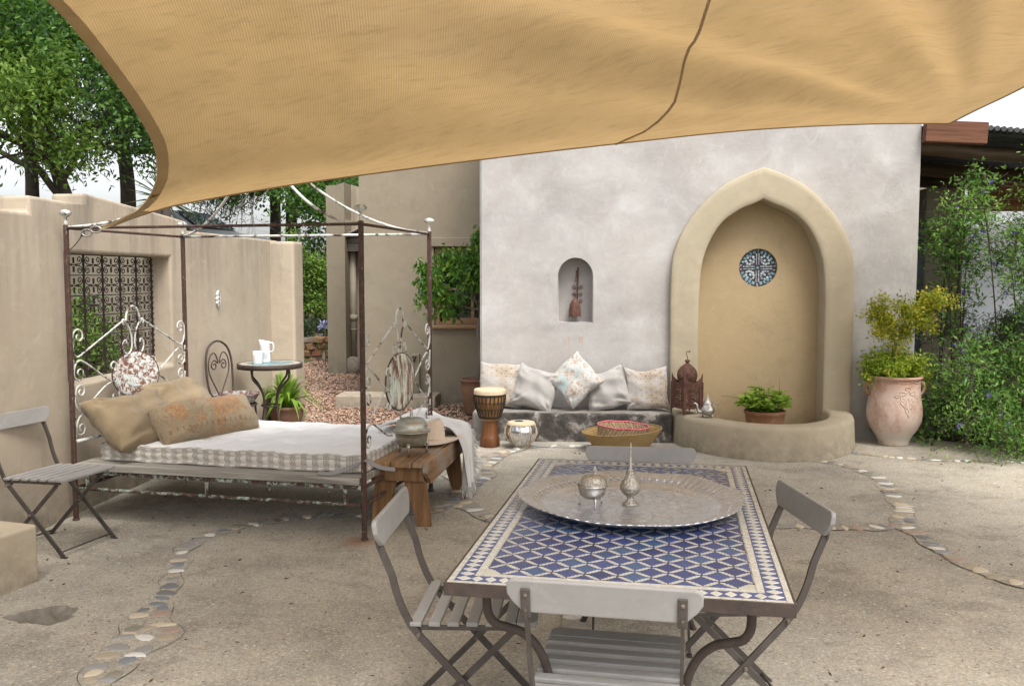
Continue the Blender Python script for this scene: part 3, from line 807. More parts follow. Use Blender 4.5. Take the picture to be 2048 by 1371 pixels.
MT['rubber'] = plain('tyre_rubber', (0.02, 0.02, 0.02), 0.8)
MT['brick_pink'] = mottled('pinkish_paver', (0.25, 0.17, 0.145), (0.34, 0.24, 0.21), 8, 0.9, 0.2, 40)
MT['cord'] = plain('grey_cord', (0.10, 0.09, 0.08), 0.8)
MT['steel'] = metal('shackle_steel', (0.28, 0.26, 0.24), (0.4, 0.38, 0.36), 0.4)
# ================================================================== THE SETTING
rng = np.random.default_rng(11)
rnd = random.Random(5)

# far ground sheet (soil and dry grass), reaches the horizon
g = MB()
g.box(-600, 600, -600, 600, -0.40, -0.12)
tag(g.build('ground', MT['soil']), kind='structure')

# patio: cast concrete with one broken-out hollow
HX, HY = -2.22, 4.17
def hole_z(x, y):
    a = atan2((y - HY) / 0.115, (x - HX) / 0.15)
    d = sqrt(((x - HX) / 0.15) ** 2 + ((y - HY) / 0.115) ** 2)
    d *= 1 + 0.13 * sin(3 * a + 1) + 0.06 * sin(7 * a) + 0.03 * sin(13 * a)
    if d >= 1: return 0.0
    return (-0.030 + 0.006 * sin(40 * x) * sin(37 * y) + 0.004 * sin(90 * x + 70 * y)) * min(1, (1 - d) / 0.22)
g = MB()
X = [-7.0, HX - 0.3, HX + 0.3, 9.0]; Y = [-6.0, HY - 0.25, HY + 0.25, 9.32]
for i in range(3):
    for j in range(3):
        if i == 1 and j == 1:
            g.grid(lambda a, b: (HX - 0.3 + 0.6 * a, HY - 0.25 + 0.5 * b, hole_z(HX - 0.3 + 0.6 * a, HY - 0.25 + 0.5 * b)), 170, 150, 0, True)
        else:
            g.add([(X[i], Y[j], 0), (X[i+1], Y[j], 0), (X[i+1], Y[j+1], 0), (X[i], Y[j+1], 0)], [(0, 1, 2, 3)])
g.add([(X[0], Y[3], 0), (X[3], Y[3], 0), (X[3], Y[3], -0.12), (X[0], Y[3], -0.12)], [(0, 1, 2, 3)])
pm_ = g.mesh('patio', [MT['patio'], MT['hole']])
for f_ in pm_.polygons:
    if len(f_.vertices) == 4 and min(pm_.vertices[v_].co.z for v_ in f_.vertices) < -0.0015 and abs(f_.center.x - HX) < 0.28 and f_.center.y < 9: f_.material_index = 1
patio = tag(link('patio', pm_), kind='structure')
# pebble strips let into the concrete
STRIPS = {
    'left': ([(-1.5, 2.9), (-1.60, 3.3), (-1.645, 3.5), (-1.655, 3.7), (-1.63, 3.9), (-1.69, 4.08), (-1.735, 4.25), (-1.75, 4.44), (-1.84, 4.82), (-1.93, 5.19), (-1.9, 5.43), (-1.77, 5.65), (-1.59, 5.8), (-1.29, 5.97), (-1.09, 5.98), (-0.75, 5.97), (-0.53, 6.16), (-0.33, 6.26)], [0.10, 0.10, 0.13, 0.22, 0.29, 0.17, 0.10, 0.10, 0.10, 0.10, 0.11, 0.11, 0.12, 0.12, 0.12, 0.13, 0.2, 0.2]),
    'east': ([(-0.36, 6.25), (-0.13, 5.88), (0.08, 5.63), (0.16, 5.2), (0.2, 4.8), (0.24, 4.44), (0.28, 4.2), (0.31, 3.9), (0.33, 3.61), (0.42, 3.0), (0.44, 2.4)], [0.16, 0.13, 0.13, 0.13, 0.13, 0.13, 0.13, 0.13, 0.13, 0.13, 0.13]),
    'up': ([(-0.38, 6.28), (-0.36, 6.81), (-0.31, 7.54), (-0.12, 8.01), (0.1, 8.36), (0.38, 8.44), (0.67, 8.44), (1.1, 8.42), (1.5, 8.40)], [0.2, 0.17, 0.42, 0.3, 0.17, 0.13, 0.13, 0.12, 0.1]),
    'arc': ([(2.5, 7.8), (2.7, 7.74), (2.85, 7.5), (2.92, 7.08), (2.82, 6.6), (2.7, 6.1), (2.53, 5.74)], [0.08, 0.08, 0.1, 0.12, 0.13, 0.14, 0.17]),
    'west': ([(2.5, 5.72), (2.28, 5.65), (2.03, 5.66), (1.73, 5.7), (1.47, 5.72), (1.2, 5.7), (0.8, 5.66), (0.4, 5.63), (0.1, 5.6)], [0.14, 0.11, 0.1, 0.11, 0.11, 0.11, 0.11, 0.11, 0.11]),
    'right': ([(2.53, 5.72), (2.52, 5.39), (2.51, 5.11), (2.54, 4.91), (2.58, 4.7), (2.72, 4.55), (3.0, 4.4), (3.5, 4.2)], [0.15, 0.11, 0.1, 0.1, 0.11, 0.11, 0.11, 0.11]),
    'back': ([(2.7, 8.2), (3.14, 8.11), (3.3, 7.97), (3.55, 7.84), (3.83, 7.77), (4.17, 7.75), (4.6, 7.67), (5.6, 7.5)], [0.05, 0.06, 0.07, 0.07, 0.07, 0.07, 0.07, 0.07]),
}
peb_meshes = []
for k in range(4):
    r_ = random.Random(40 + k)
    ph = [r_.uniform(0, 6) for _ in range(3)]
    def fn(a, r, z, ph=ph): return (r * (1 + 0.12 * sin(2 * a + ph[0]) + 0.10 * sin(3 * a + ph[1]) + 0.06 * sin(5 * a + ph[2])), z)
    row = []
    for m in PEB:
        row.append(MB().lathe([(0.5, -0.05), (0.495, 0.08), (0.45, 0.15), (0.30, 0.18), (0.001, 0.19)], 10, fn=fn).mesh('pebble', [m]))
    peb_meshes.append(row)
PW = [0, 0, 1, 1, 2, 3, 3, 4, 2, 5, 6, 7, 7, 3]
npeb = 0
for si, (key, (pts, wid)) in enumerate(STRIPS.items()):
    n = len(pts) * 5
    C = resample(catmull([(x, y, 0) for x, y in pts], 8), n)
    W = [np.interp(i / (n - 1), np.linspace(0, 1, len(wid)), wid) for i in range(n)]
    Tn = [(C[min(i+1, n-1)] - C[max(i-1, 0)]).normalized() for i in range(n)]
    Nn = [Vector((-t.y, t.x, 0)) for t in Tn]
    wig = [(0.018 * sin(i * 1.1 + si), 0.018 * sin(i * 0.9 + 2 + si)) for i in range(n)]
    zz = 0.0035 + 0.0012 * (si % 3)
    m = MB()
    vs = []
    for i in range(n):
        vs.append(C[i] + Nn[i] * (W[i] / 2 + wig[i][0]) + Vector((0, 0, zz)))
        vs.append(C[i] - Nn[i] * (W[i] / 2 + wig[i][1]) + Vector((0, 0, zz)))
    m.add(vs, [(2*i, 2*i+1, 2*i+3, 2*i+2) for i in range(n-1)])
    m.build('mortar_strip', MT['patio'], patio)
    for sgn, wi in ((1, 0), (-1, 1)):
        if key in ('back', 'arc') and sgn < 0: continue
        c = MB(); vs = []
        for i in range(n):
            o = C[i] + Nn[i] * sgn * (W[i] / 2 + wig[i][wi])
            cw = 0.0018 * max(0.05, 0.3 + 0.8 * sin(i * 0.9 + si) * sin(i * 0.37 + 2 * si))
            vs.append(o + Nn[i] * cw + Vector((0, 0, zz + 0.0006))); vs.append(o - Nn[i] * cw + Vector((0, 0, zz + 0.0006)))
        c.add(vs, [(2*i, 2*i+1, 2*i+3, 2*i+2) for i in range(n-1)])
        c.build('joint_crack', MT['crack'], patio)
    # pebbles: walk along, one to three abreast
    Ltot = sum((C[i+1] - C[i]).length for i in range(n-1))
    d = 0.04
    fi = resample(C, 400)
    while d < Ltot - 0.03 and npeb < 290:
        i = int(d / Ltot * 399); p = fi[i]
        t = (fi[min(i+2, 399)] - fi[max(i-2, 0)]).normalized(); nn = Vector((-t.y, t.x, 0))
        w = np.interp(d / Ltot, np.linspace(0, 1, len(wid)), wid)
        across = 1 if w < 0.15 else (2 if w < 0.26 else 3)
        step = 0
        for a in range(across):
            if p.y < 2.6 or (key == 'west' and p.x < 1.15) or (key == 'east' and (p.y < 3.5 or 4.5 < p.y < 5.35)) or (key == 'up' and p.x > 0.95) or p.x > 4.6: continue
            cellw = w / across
            sx_ = min(0.15, cellw * rnd.choice((0.7, 0.85, 0.95, 1.0))); sy_ = rnd.choice((0.045, 0.055, 0.065, 0.08)) * rnd.uniform(0.9, 1.1)
            off = (a - (across - 1) / 2) * cellw + rnd.uniform(-0.006, 0.006)
            q = p + nn * (off + rnd.uniform(-0.12, 0.12) * (cellw - sx_ if cellw > sx_ else 0)) + t * rnd.uniform(-0.02, 0.02) * across
            ci = rnd.choice(PW)
            if key in ('arc', 'jl', 'right', 'back') and rnd.random() < 0.25: ci = rnd.choice((0, 1))
            o = link('pebble', peb_meshes[rnd.randrange(4)][ci], None, patio, (q.x, q.y, zz - 0.002), (0, 0, atan2(nn.y, nn.x) + rnd.uniform(-0.45, 0.45)), (sx_, sy_, rnd.uniform(0.028, 0.045)))
            npeb += 1
            step = max(step, sy_)
        d += (step if step else 0.08) + rnd.choice((0.004, 0.008, 0.014, 0.03))

# small litter on the patio: dry leaves and crumbs
n = 520
P = np.stack([rng.uniform(-3, 4.2, n), rng.uniform(2.4, 8.2, n), np.full(n, 0.006)], 1)
Dv = rng.normal(size=(n, 3)); Dv[:, 2] *= 0.12
lt = link('leaf_litter', leaf_mesh('leaf_litter', P, Dv, rng.uniform(0.01, 0.035, n), mottled('dry_leaf', (0.05, 0.03, 0.018), (0.15, 0.08, 0.04), 8), 0.3, 0.1, rng))
tag(lt, kind='stuff')

# gravel court behind: bed sheet + stones
g = MB(); g.box(-9, -0.9, 9.325, 24, -0.11, -0.035)
gb = g.build('gravel_bed', MT['gravel_bed']); gb.rotation_euler = (0, 0, 0)
tag(gb, kind='structure')
n = 30000
u_ = rng.uniform(-6.2, -0.98, n); v_ = 9.42 + (rng.random(n) ** 1.15) * 8.0
keep = ~((u_ > -2.72) & (v_ > 11.38))
u_, v_ = u_[keep], v_[keep]; n = len(u_)
xs = u_ * cos(BA) + v_ * sin(BA); ys = -u_ * sin(BA) + v_ * cos(BA)
keep = ys > 9.36
xs, ys, v_ = xs[keep], ys[keep], v_[keep]; n = len(xs)
sz = rng.uniform(0.010, 0.021, n) * (1 + (v_ - 9.4) * 0.06)
octv = np.array([(1, 0, 0), (0, 1, 0), (-1, 0, 0), (0, -1, 0), (0, 0, 0.75), (0, 0, -0.6)], float)
octf = np.array([(0,1,4),(1,2,4),(2,3,4),(3,0,4),(1,0,5),(2,1,5),(3,2,5),(0,3,5)])
an = rng.uniform(0, 2 * pi, n)
V = octv[None] * (1 + rng.normal(size=(n, 6, 3)) * 0.22) * sz[:, None, None]
ca, sa = np.cos(an)[:, None], np.sin(an)[:, None]
V = np.stack([V[..., 0] * ca - V[..., 1] * sa, V[..., 0] * sa + V[..., 1] * ca, V[..., 2]], -1)
V += np.stack([xs, ys, -0.028 + rng.uniform(0, 0.012, n)], 1)[:, None, :]
F = octf[None] + (np.arange(n) * 6)[:, None, None]
gv = link('gravel', tri_mesh('gravel', V.reshape(-1, 3), F.reshape(-1, 3), MT['gravel']))
tag(gv, kind='stuff')

# rising planted terrace behind the walls
def terr(x, y):
    v = x * sin(BA) + y * cos(BA); u = x * cos(BA) - y * sin(BA)
    h = 0.0
    if u < -3.0:
        t = min(1, max(0, (v - 17.2) / 4.5)); h = max(h, 0.42 + 1.6 * t * t * (3 - 2 * t)) if v > 17.2 else h
    t2 = min(1, max(0, (-4.6 - u) / 4.0)) * min(1, max(0, (v - 10) / 6))
    h = max(h, 1.95 * t2 * t2 * (3 - 2 * t2))
    return h + 0.04 * sin(x * 2.1) * sin(y * 1.7) - 0.11
g = MB()
g.grid(lambda a, b: (-40 + 37.2 * a, 6.5 + 60 * b, terr(-40 + 37.2 * a, 6.5 + 60 * b)), 90, 110)
tag(g.build('hillside', MT['soil'], weld=False), kind='structure')

# ================================================================== HOUSE
house = thing('house', 'lime plastered house with a tall pale front block and a lower tan wing behind it', 'house', B(0, 0), -BA)
def poly_face(mb, loops, fn, mi=0):
    """triangulated planar face with holes; loops of 2D pts; fn maps (a,b)->3D"""
    flat = [p for L in loops for p in L]
    tris = tessellate_polygon([[Vector((p[0], p[1], 0)) for p in L] for L in loops])
    mb.add([fn(*p) for p in flat], [tuple(t) for t in tris], mi)
def ring_wall(mb, loop, fn0, fn1, mi=0, closed=True, smooth=False):
    n = len(loop)
    vs = [fn0(*p) for p in loop] + [fn1(*p) for p in loop]
    mb.add(vs, [(i, (i+1) % n, n + (i+1) % n, n + i) for i in range(n if closed else n - 1)], mi, smooth)

# --- arch outlines (u, z)
AC = 1.835
def arch_curve(half, z0, ctrl):
    L = catmull([(AC - h, 0, z) for h, z in ctrl], 7)
    left = [(p.x, p.z) for p in L]
    return left + [(2 * AC - x, z) for x, z in reversed(left[:-1])]
O_L = arch_curve(0, 0, [(0.885, 0.02), (0.89, 0.9), (0.888, 1.55), (0.865, 1.83), (0.765, 2.075), (0.605, 2.30), (0.375, 2.505), (0.13, 2.625), (0.0, 2.668)])
I_L = arch_curve(0, 0, [(0.61, 0.02), (0.61, 0.9), (0.607, 1.45), (0.565, 1.81), (0.425, 2.10), (0.235, 2.255), (0.09, 2.315), (0.0, 2.362)])
def rs2(L, n=81):
    P = resample([(a, 0, b) for a, b in L], n); return [(p.x, p.z) for p in P]
def rsym(L, k=41):
    i = len(L) // 2
    a = rs2(L[:i+1], k); b = rs2(L[i:], k); return a + b[1:]
O2, I2 = rsym(O_L), rsym(I_L)
# --- niche outline
NL = [(-0.178, 1.142), (-0.176, 1.58)]
NL += [(0.003 - 0.18 * cos(a), 1.60 + 0.195 * sin(a)) for a in np.linspace(0.1, pi - 0.1, 17)]
NL += [(0.184, 1.58), (0.186, 1.142)]
FZ = 4.16; UL, UR = -0.965, 3.34
mb = MB()
FV = 9.10
gridu = [(UL + 0.02, -0.2)] + [(UL + 0.02, FZ)] + [(UR, FZ), (UR, -0.2)]
hole_arch = [(a, max(b, 0.03)) for a, b in I2]
poly_face(mb, [gridu, NL, hole_arch], lambda a, b: (a, FV, b))
# niche lining
ring_wall(mb, NL, lambda a, b: (a, FV, b), lambda a, b: (a * 0.94 + 0.0002, FV + 0.17, b + 0.006), 1, smooth=True)
poly_face(mb, [[(a * 0.94 + 0.0002, b + 0.006) for a, b in NL]], lambda a, b: (a, FV + 0.17, b), 1)
# left rounded arris and side, right side, top, back
vs = []
for k in range(5):
    a = k / 4 * pi / 2
    vs += [(UL + 0.02 - 0.02 * sin(a), FV + 0.02 - 0.02 * cos(a), -0.2), (UL + 0.02 - 0.02 * sin(a), FV + 0.02 - 0.02 * cos(a), FZ)]
mb.add(vs, [(2*i, 2*i+1, 2*i+3, 2*i+2) for i in range(4)], 0, True)
mb.add([(UL, FV + 0.02, -0.2), (UL, FV + 0.02, FZ), (UL, 13.5, FZ), (UL, 13.5, -0.2)], [(0, 1, 2, 3)])
mb.add([(UR, FV, -0.2), (UR, FV, FZ), (UR, 13.5, FZ), (UR, 13.5, -0.2)], [(0, 1, 2, 3)])
mb.add([(UL, FV, FZ), (UR, FV, FZ), (UR, 13.5, FZ), (UL, 13.5, FZ)], [(0, 1, 2, 3)])
mb.add([(UL, 13.5, -0.2), (UR, 13.5, -0.2), (UR, 13.5, FZ), (UL, 13.5, FZ)], [(0, 1, 2, 3)])
tag(mb.build('front_block', [MT['lime'], MT['niche']], house, recalc=False), 'tall front block of brushed grey-white lime plaster with a small round-headed niche')

# --- tan wing with window
WV = 11.4; WL, WR, WZ = -2.75, UL, 4.3
win = [(-1.797, 0.985), (-1.797, 1.99), (WR - 0.10, 1.99), (WR - 0.10, 0.985)]
mb = MB()
poly_face(mb, [[(WL, -0.2), (WL, WZ), (WR, WZ), (WR, -0.2)], win], lambda a, b: (a, WV, b))
ring_wall(mb, win, lambda a, b: (a, WV, b), lambda a, b: (a, WV + 0.14, b))
mb.add([(WL, WV, -0.2), (WL, WV, WZ), (WL, 16, WZ), (WL, 16, -0.2)], [(0, 1, 2, 3)])
mb.add([(WL, WV, WZ), (WR, WV, WZ), (WR, 16, WZ), (WL, 16, WZ)], [(0, 1, 2, 3)])
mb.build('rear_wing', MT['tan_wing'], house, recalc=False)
mb = MB(); mb.box(-1.86, WR - 0.002, WV - 0.035, WV - 0.001, 1.985, 2.10)
mb.build('window_lintel', MT['tan_wing'], house, bevel=0.008)
wf = MB()
y0, y1 = WV + 0.06, WV + 0.13
wf.box(-1.797, -1.735, y0, y1, 0.985, 1.988); wf.box(-1.735, WR - 0.1, y0, y1, 1.93, 1.988); wf.box(-1.735, WR - 0.1, y0, y1, 0.985, 1.03)
wf.box(-1.70, -1.655, y0 + 0.012, y1 - 0.012, 1.03, 1.93); wf.box(-1.33, -1.285, y0 + 0.012, y1 - 0.012, 1.075, 1.93)
wf.box(-1.655, WR - 0.1, y0 + 0.012, y1 - 0.012, 1.03, 1.075); wf.box(-1.655, WR - 0.1, y0 + 0.016, y1 - 0.016, 1.43, 1.46)
win_o = wf.build('window', MT['wood_frame'], house, bevel=0.004)
for (a, b, c, d_) in ((-1.655, -1.33, 1.075, 1.43), (-1.655, -1.33, 1.46, 1.93), (-1.285, WR - 0.1, 1.075, 1.43), (-1.285, WR - 0.1, 1.46, 1.93)):
    pm = MB(); pm.box(a, b, y0 + 0.03, y0 + 0.036, c, d_); pm.build('pane', MT['pane'], win_o)
sb = MB(); sb.box(-1.84, WR - 0.002, WV - 0.05, WV + 0.058, 0.945, 0.984); sb.build('sill', MT['wood_frame'], win_o, bevel=0.006)
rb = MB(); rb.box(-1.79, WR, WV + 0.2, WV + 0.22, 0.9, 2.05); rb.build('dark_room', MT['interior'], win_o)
# step slab, standpipe box on the wing
sb = MB(); sb.box(-2.98, -1.72, 10.96, WV - 0.002, -0.1, 0.13); sb.build('step', MT['tan'], house, bevel=0.015)

# --- back wing with fin, recess and downpipe
bw = MB()
bw.box(-4.13, -3.82, 14.8, 15.6, -0.2, 2.86)
bw.add([(-4.13, 14.8, 2.86), (-3.82, 14.8, 2.86), (-3.82, 15.6, 2.86), (-4.13, 15.6, 2.86), (-3.95, 14.8, 3.12), (-3.82, 14.8, 3.16), (-3.82, 15.6, 3.16), (-3.95, 15.6, 3.12), (-4.10, 14.8, 3.11), (-4.10, 15.6, 3.11), (-4.13, 14.8, 3.10), (-4.13, 15.6, 3.10)],
       [(0, 1, 5, 4, 8, 10), (3, 11, 9, 7, 6, 2), (10, 8, 9, 11), (8, 4, 7, 9), (4, 5, 6, 7), (0, 10, 11, 3), (1, 2, 6, 5)])
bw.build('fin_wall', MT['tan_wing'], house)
bw = MB()
L = [(-3.817, -0.2), (-3.817, 3.17), (-3.60, 3.10), (-3.45, 3.03), (-2.76, 3.0), (-2.76, -0.2)]
bw.prism([(a, b) for a, b in L], 'y', 15.25, 15.9)
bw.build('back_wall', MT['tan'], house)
pb = MB(); pb.tube([(-3.775, 15.14, 0.12), (-3.77, 15.14, 2.1)], 0.055, 12); pb.tube([(-3.772, 15.14, 0.86), (-3.772, 15.14, 0.96)], 0.068, 12); pb.tube([(-3.772, 15.14, 0.70), (-3.772, 15.14, 0.72)], 0.062, 12)
pb.build('downpipe', MT['pipe'], house)
pb = MB(); pb.box(-3.90, -3.35, 14.96, 15.24, 2.03, 2.27); pb.box(-3.91, -3.34, 14.945, 15.0, 2.17, 2.18)
pb.build('rainwater_box', MT['box_wood'], house, bevel=0.01)
pb = MB()
for k in range(12):
    pb.box(-3.80 + 0.04 * k, -3.77 + 0.04 * k, 14.85, 15.24, 2.31 + 0.02 * k, 2.33 + 0.02 * k)
pb.grid(lambda a, b: (-3.84 + 0.52 * a, 14.84 + 0.4 * b, 2.285 + 0.24 * a + 0.012 * sin(a * 75)), 60, 2)
pb.build('roof_sheet_end', MT['iron_roof'], house)
pb = MB(); pb.ball((0, 0, 0.06), 0.2, 10, 7, sc=(0.8, 0.7, 0.9))
tag(pb.build('boulder', MT['stone_grey'], None, B(-3.74, 14.93, 0.03)), 'grey boulder at the foot of the tan downpipe', 'stone')
pb = MB(); pb.box(-0.16, 0.18, -0.11, 0.11, 0, 0.06)
o = pb.build('stepping_slab', MT['stone_grey'], None, B(-3.05, 13.6, -0.03), (0, 0, -BA), bevel=0.01)
tag(o, 'grey slab lying on the gravel near the downpipe', 'slab')
pb = MB(); pb.box(-0.12, 0.12, -0.08, 0.08, 0, 0.15)
o = pb.build('brick_block', MT['brick_pink'], None, B(-3.04, 13.6, 0.031), (0, 0, -BA), bevel=0.008)
tag(o, 'pinkish brick sitting on the grey slab by the tan wing', 'brick')
# standpipe post on the step
sp = thing('tap_post', 'short tan post with a small tap standing on the low step', 'tap', B(-2.02, 11.30, 0.13), -BA)
pb = MB(); pb.box(-0.055, 0.055, -0.05, 0.05, 0, 0.50); pb.build('post', MT['tan_wing'], sp, bevel=0.012)
pb = MB(); pb.tube([(0, -0.05, 0.44), (0, -0.11, 0.44), (0, -0.13, 0.41)], 0.013, 8); pb.box(-0.03, 0.03, -0.095, -0.085, 0.455, 0.475); pb.tube([(0, -0.09, 0.44), (0, -0.09, 0.46)], 0.008, 6)
pb.build('tap', MT['iron_dark'], sp)

# ================================================================== WALL FOUNTAIN (pointed alcove, basin, roundel)
ft = thing('wall_fountain', 'ochre plastered wall fountain with pointed arch, round blue mosaic and half-round basin', 'fountain', B(0, 0), -BA)
prof = [(0.0, 9.098), (0.0, 9.044), (0.012, 9.024), (0.045, 9.0155), (0.2, 9.0145), (0.8, 9.0145), (0.955, 9.0155), (0.988, 9.024), (1.0, 9.044), (1.0, 9.285)]
mb = MB(); vs = []
for o_, i_ in zip(O2, I2):
    for w, vv in prof:
        vs.append((o_[0] + (i_[0] - o_[0]) * w, vv, o_[1] + (i_[1] - o_[1]) * w))
k = len(prof); n = len(O2)
mb.add(vs, [(i*k+j, i*k+j+1, (i+1)*k+j+1, (i+1)*k+j) for i in range(n-1) for j in range(k-1)], 0, True)
smooth(mb.build('arch_surround', MT['ochre'], ft), 60)
# recessed back with round opening
RC = (1.847, 1.695); RR = 0.192
circ = [(RC[0] + RR * cos(a), RC[1] + RR * sin(a)) for a in np.linspace(0, 2 * pi, 41)[:-1]]
mb = MB()
IB = [(AC + (a - AC) * 1.01, b) for a, b in I2]
poly_face(mb, [IB, circ], lambda a, b: (a, 9.28, b))
ring_wall(mb, circ, lambda a, b: (a, 9.28, b), lambda a, b: (a, 9.335, b), smooth=True)
mb.build('back_panel', MT['ochre_in'], ft)
# basin: half-elliptic ring with rounded lip
EC = (1.815, 9.02); EA, EBb = 0.885, 1.165
prof = [(0.0, -0.1), (-0.004, 0.02), (0.004, 0.10), (0.012, 0.255), (0.022, 0.283), (0.05, 0.298), (0.215, 0.30), (0.235, 0.29), (0.245, 0.27), (0.25, 0.04)]
mb = MB(); vs = []; n = 48
for i in range(n + 1):
    a = pi + pi * i / n
    for w, zz in prof:
        vs.append((EC[0] + (EA - w) * cos(a), EC[1] + (EBb - w * 0.95) * sin(a), zz))
k = len(prof)
mb.add(vs, [(i*k+j, i*k+j+1, (i+1)*k+j+1, (i+1)*k+j) for i in range(n) for j in range(k-1)], 0, True)
basin = smooth(mb.build('basin', MT['ochre'], ft), 60)
mb = MB(); vs = [(EC[0], EC[1] + 0.25, 0.05)]
for i in range(n + 1):
    a = pi + pi * i / n
    vs.append((EC[0] + (EA - 0.24) * cos(a), EC[1] + (EBb - 0.23) * sin(a), 0.05))
vs += [(AC + 0.62, 9.29, 0.05), (AC - 0.62, 9.29, 0.05)]
mb.add(vs, [(0, i, i + 1) for i in range(1, len(vs) - 1)] + [(0, len(vs) - 1, 1)])
mb.build('basin_floor', MT['ochre_in'], ft)
# mosaic roundel: ground disc + glass pieces
ro = MB().lathe([(0.001, 0), (RR, 0)], 40).build('roundel', MT['glass_ground'], ft, (RC[0], 9.325, RC[1]), (R(90), 0, 0))
pc = MB(); pc.add([(-0.5, -0.5, 0), (0.5, -0.42, 0), (0.46, 0.5, 0), (-0.42, 0.46, 0), (-0.38, -0.36, 0.3), (0.38, -0.32, 0.3), (0.35, 0.38, 0.3), (-0.32, 0.35, 0.3)], [(4,5,6,7), (0,1,5,4), (1,2,6,5), (2,3,7,6), (3,0,4,7)])
pcs = {m: pc.mesh('glass_piece', [MT[m]]) for m in ('tile_teal', 'glass_pale', 'glass_violet', 'tile_white')}
r_ = random.Random(7)
def gp(x, y, s, m, rz): link('glass_piece', pcs[m], None, ro, (x, y, 0.001), (0, 0, rz), (s, s * r_.uniform(0.75, 1.0), 0.02))
for i in range(26):
    a = 2 * pi * i / 26 + 0.1
    if min(abs(sin(a)), abs(cos(a))) < 0.17:
        gp(0.168 * cos(a), 0.168 * sin(a), 0.022, 'glass_violet', a); continue
    gp(0.160 * cos(a), 0.160 * sin(a), 0.034, 'tile_teal', a)
for q in range(4):
    a0 = pi / 4 + q * pi / 2
    for k in range(9):
        rr_ = 0.105 + 0.036 * cos(k * 0.72); aa = a0 + 0.42 * sin(k * 0.72)
        gp(rr_ * cos(aa), rr_ * sin(aa), 0.026, r_.choice(('glass_pale', 'glass_pale', 'glass_violet')), r_.uniform(0, 3))
    gp(0.10 * cos(a0), 0.10 * sin(a0), 0.028, 'glass_pale', a0)
    a1 = q * pi / 2
    for k in range(9):
        rr_ = 0.035 + 0.013 * k
        for s_ in (-1, 1):
            gp(rr_ * cos(a1) - s_ * 0.012 * sin(a1), rr_ * sin(a1) + s_ * 0.012 * cos(a1), 0.014, r_.choice(('glass_violet', 'glass_pale', 'tile_white')), r_.uniform(0, 3))
for k in range(40):
    a = r_.uniform(0, 2 * pi); gp(0.183 * cos(a), 0.183 * sin(a), 0.012, r_.choice(('glass_violet', 'glass_pale')), r_.uniform(0, 3))
gp(0, 0, 0.028, 'tile_teal', 0)

# ================================================================== MASONRY BENCH
mb = MB(); mb.box(-1.0, 0.945, 8.70, 9.097, -0.05, 0.29)
o = mb.build('masonry_bench', MT['cement'], None, B(0, 0), (0, 0, -BA), bevel=0.03, seg=3)
tag(o, 'low built-in cement bench with black mould stains below the cushions', 'bench')

# ================================================================== GARDEN WALL
GW = Vector((-2.955, 5.94, 0)); GA = R(-5.0)
gw = thing('garden_wall', 'tan plastered garden wall with stepped top and iron grille window', 'wall', GW, GA)
TH = 0.25
Ys = [-4.2, -0.62, -0.33, 0.03, 0.31, 0.90, 1.535, 1.86, 3.90, 4.12]
top0 = 2.0
def ztop(seg, y):
    if seg in (1,): return None
    return None
cols = []
tops = {0: (2.0, 2.0), 1: (2.0, 2.0), 2: (2.105, 2.10), 3: (2.10, 2.095), 4: (2.175, 2.14), 5: (2.14, 2.10), 6: (2.10, 2.075), 7: (2.0, 2.0), 8: (2.0, 2.0)}
mb = MB()
zs = [-0.1, 0.875, 1.765, 2.0]
def quad(a, b, c, d): mb.add([a, b, c, d], [(0, 1, 2, 3)])
for i in range(len(Ys) - 1):
    ya, yb = Ys[i], Ys[i+1]
    ta, tb = tops[i]
    opening = 3 <= i <= 5
    for j in range(3):
        if opening and j == 1: continue
        for x in (0.0, -TH):
            quad((x, ya, zs[j]), (x, yb, zs[j]), (x, yb, zs[j+1]), (x, ya, zs[j+1]))
    if opening:
        quad((0, ya, 0.875), (0, yb, 0.875), (-TH, yb, 0.875), (-TH, ya, 0.875))
        quad((0, ya, 1.765), (0, yb, 1.765), (-TH, yb, 1.765), (-TH, ya, 1.765))
    if ta > 2.0:
        for x in (0.0, -TH):
            quad((x, ya, 2.0), (x, yb, 2.0), (x, yb, tb), (x, ya, ta))
    quad((0, ya, ta), (0, yb, tb), (-TH, yb, tb), (-TH, ya, ta))
for y in (0.03, 1.535):
    quad((0, y, 0.875), (-TH, y, 0.875), (-TH, y, 1.765), (0, y, 1.765))
for y, z0, z1 in ((-0.33, 2.0, 2.105), (0.31, 2.095, 2.175), (1.86, 2.0, 2.075)):
    quad((0, y, z0), (-TH, y, z0), (-TH, y, z1), (0, y, z1))
for y in (Ys[0], Ys[-1]):
    quad((0, y, -0.1), (-TH, y, -0.1), (-TH, y, 2.0), (0, y, 2.0))
mb.build('wall_body', MT['tan'], gw, bevel=0.022, seg=3, angle=50)
mb = MB(); mb.box(-TH + 0.003, 0.262, 3.86, 4.18, -0.1, 1.985)
mb.build('end_pier', MT['tan'], gw, bevel=0.03, seg=3)
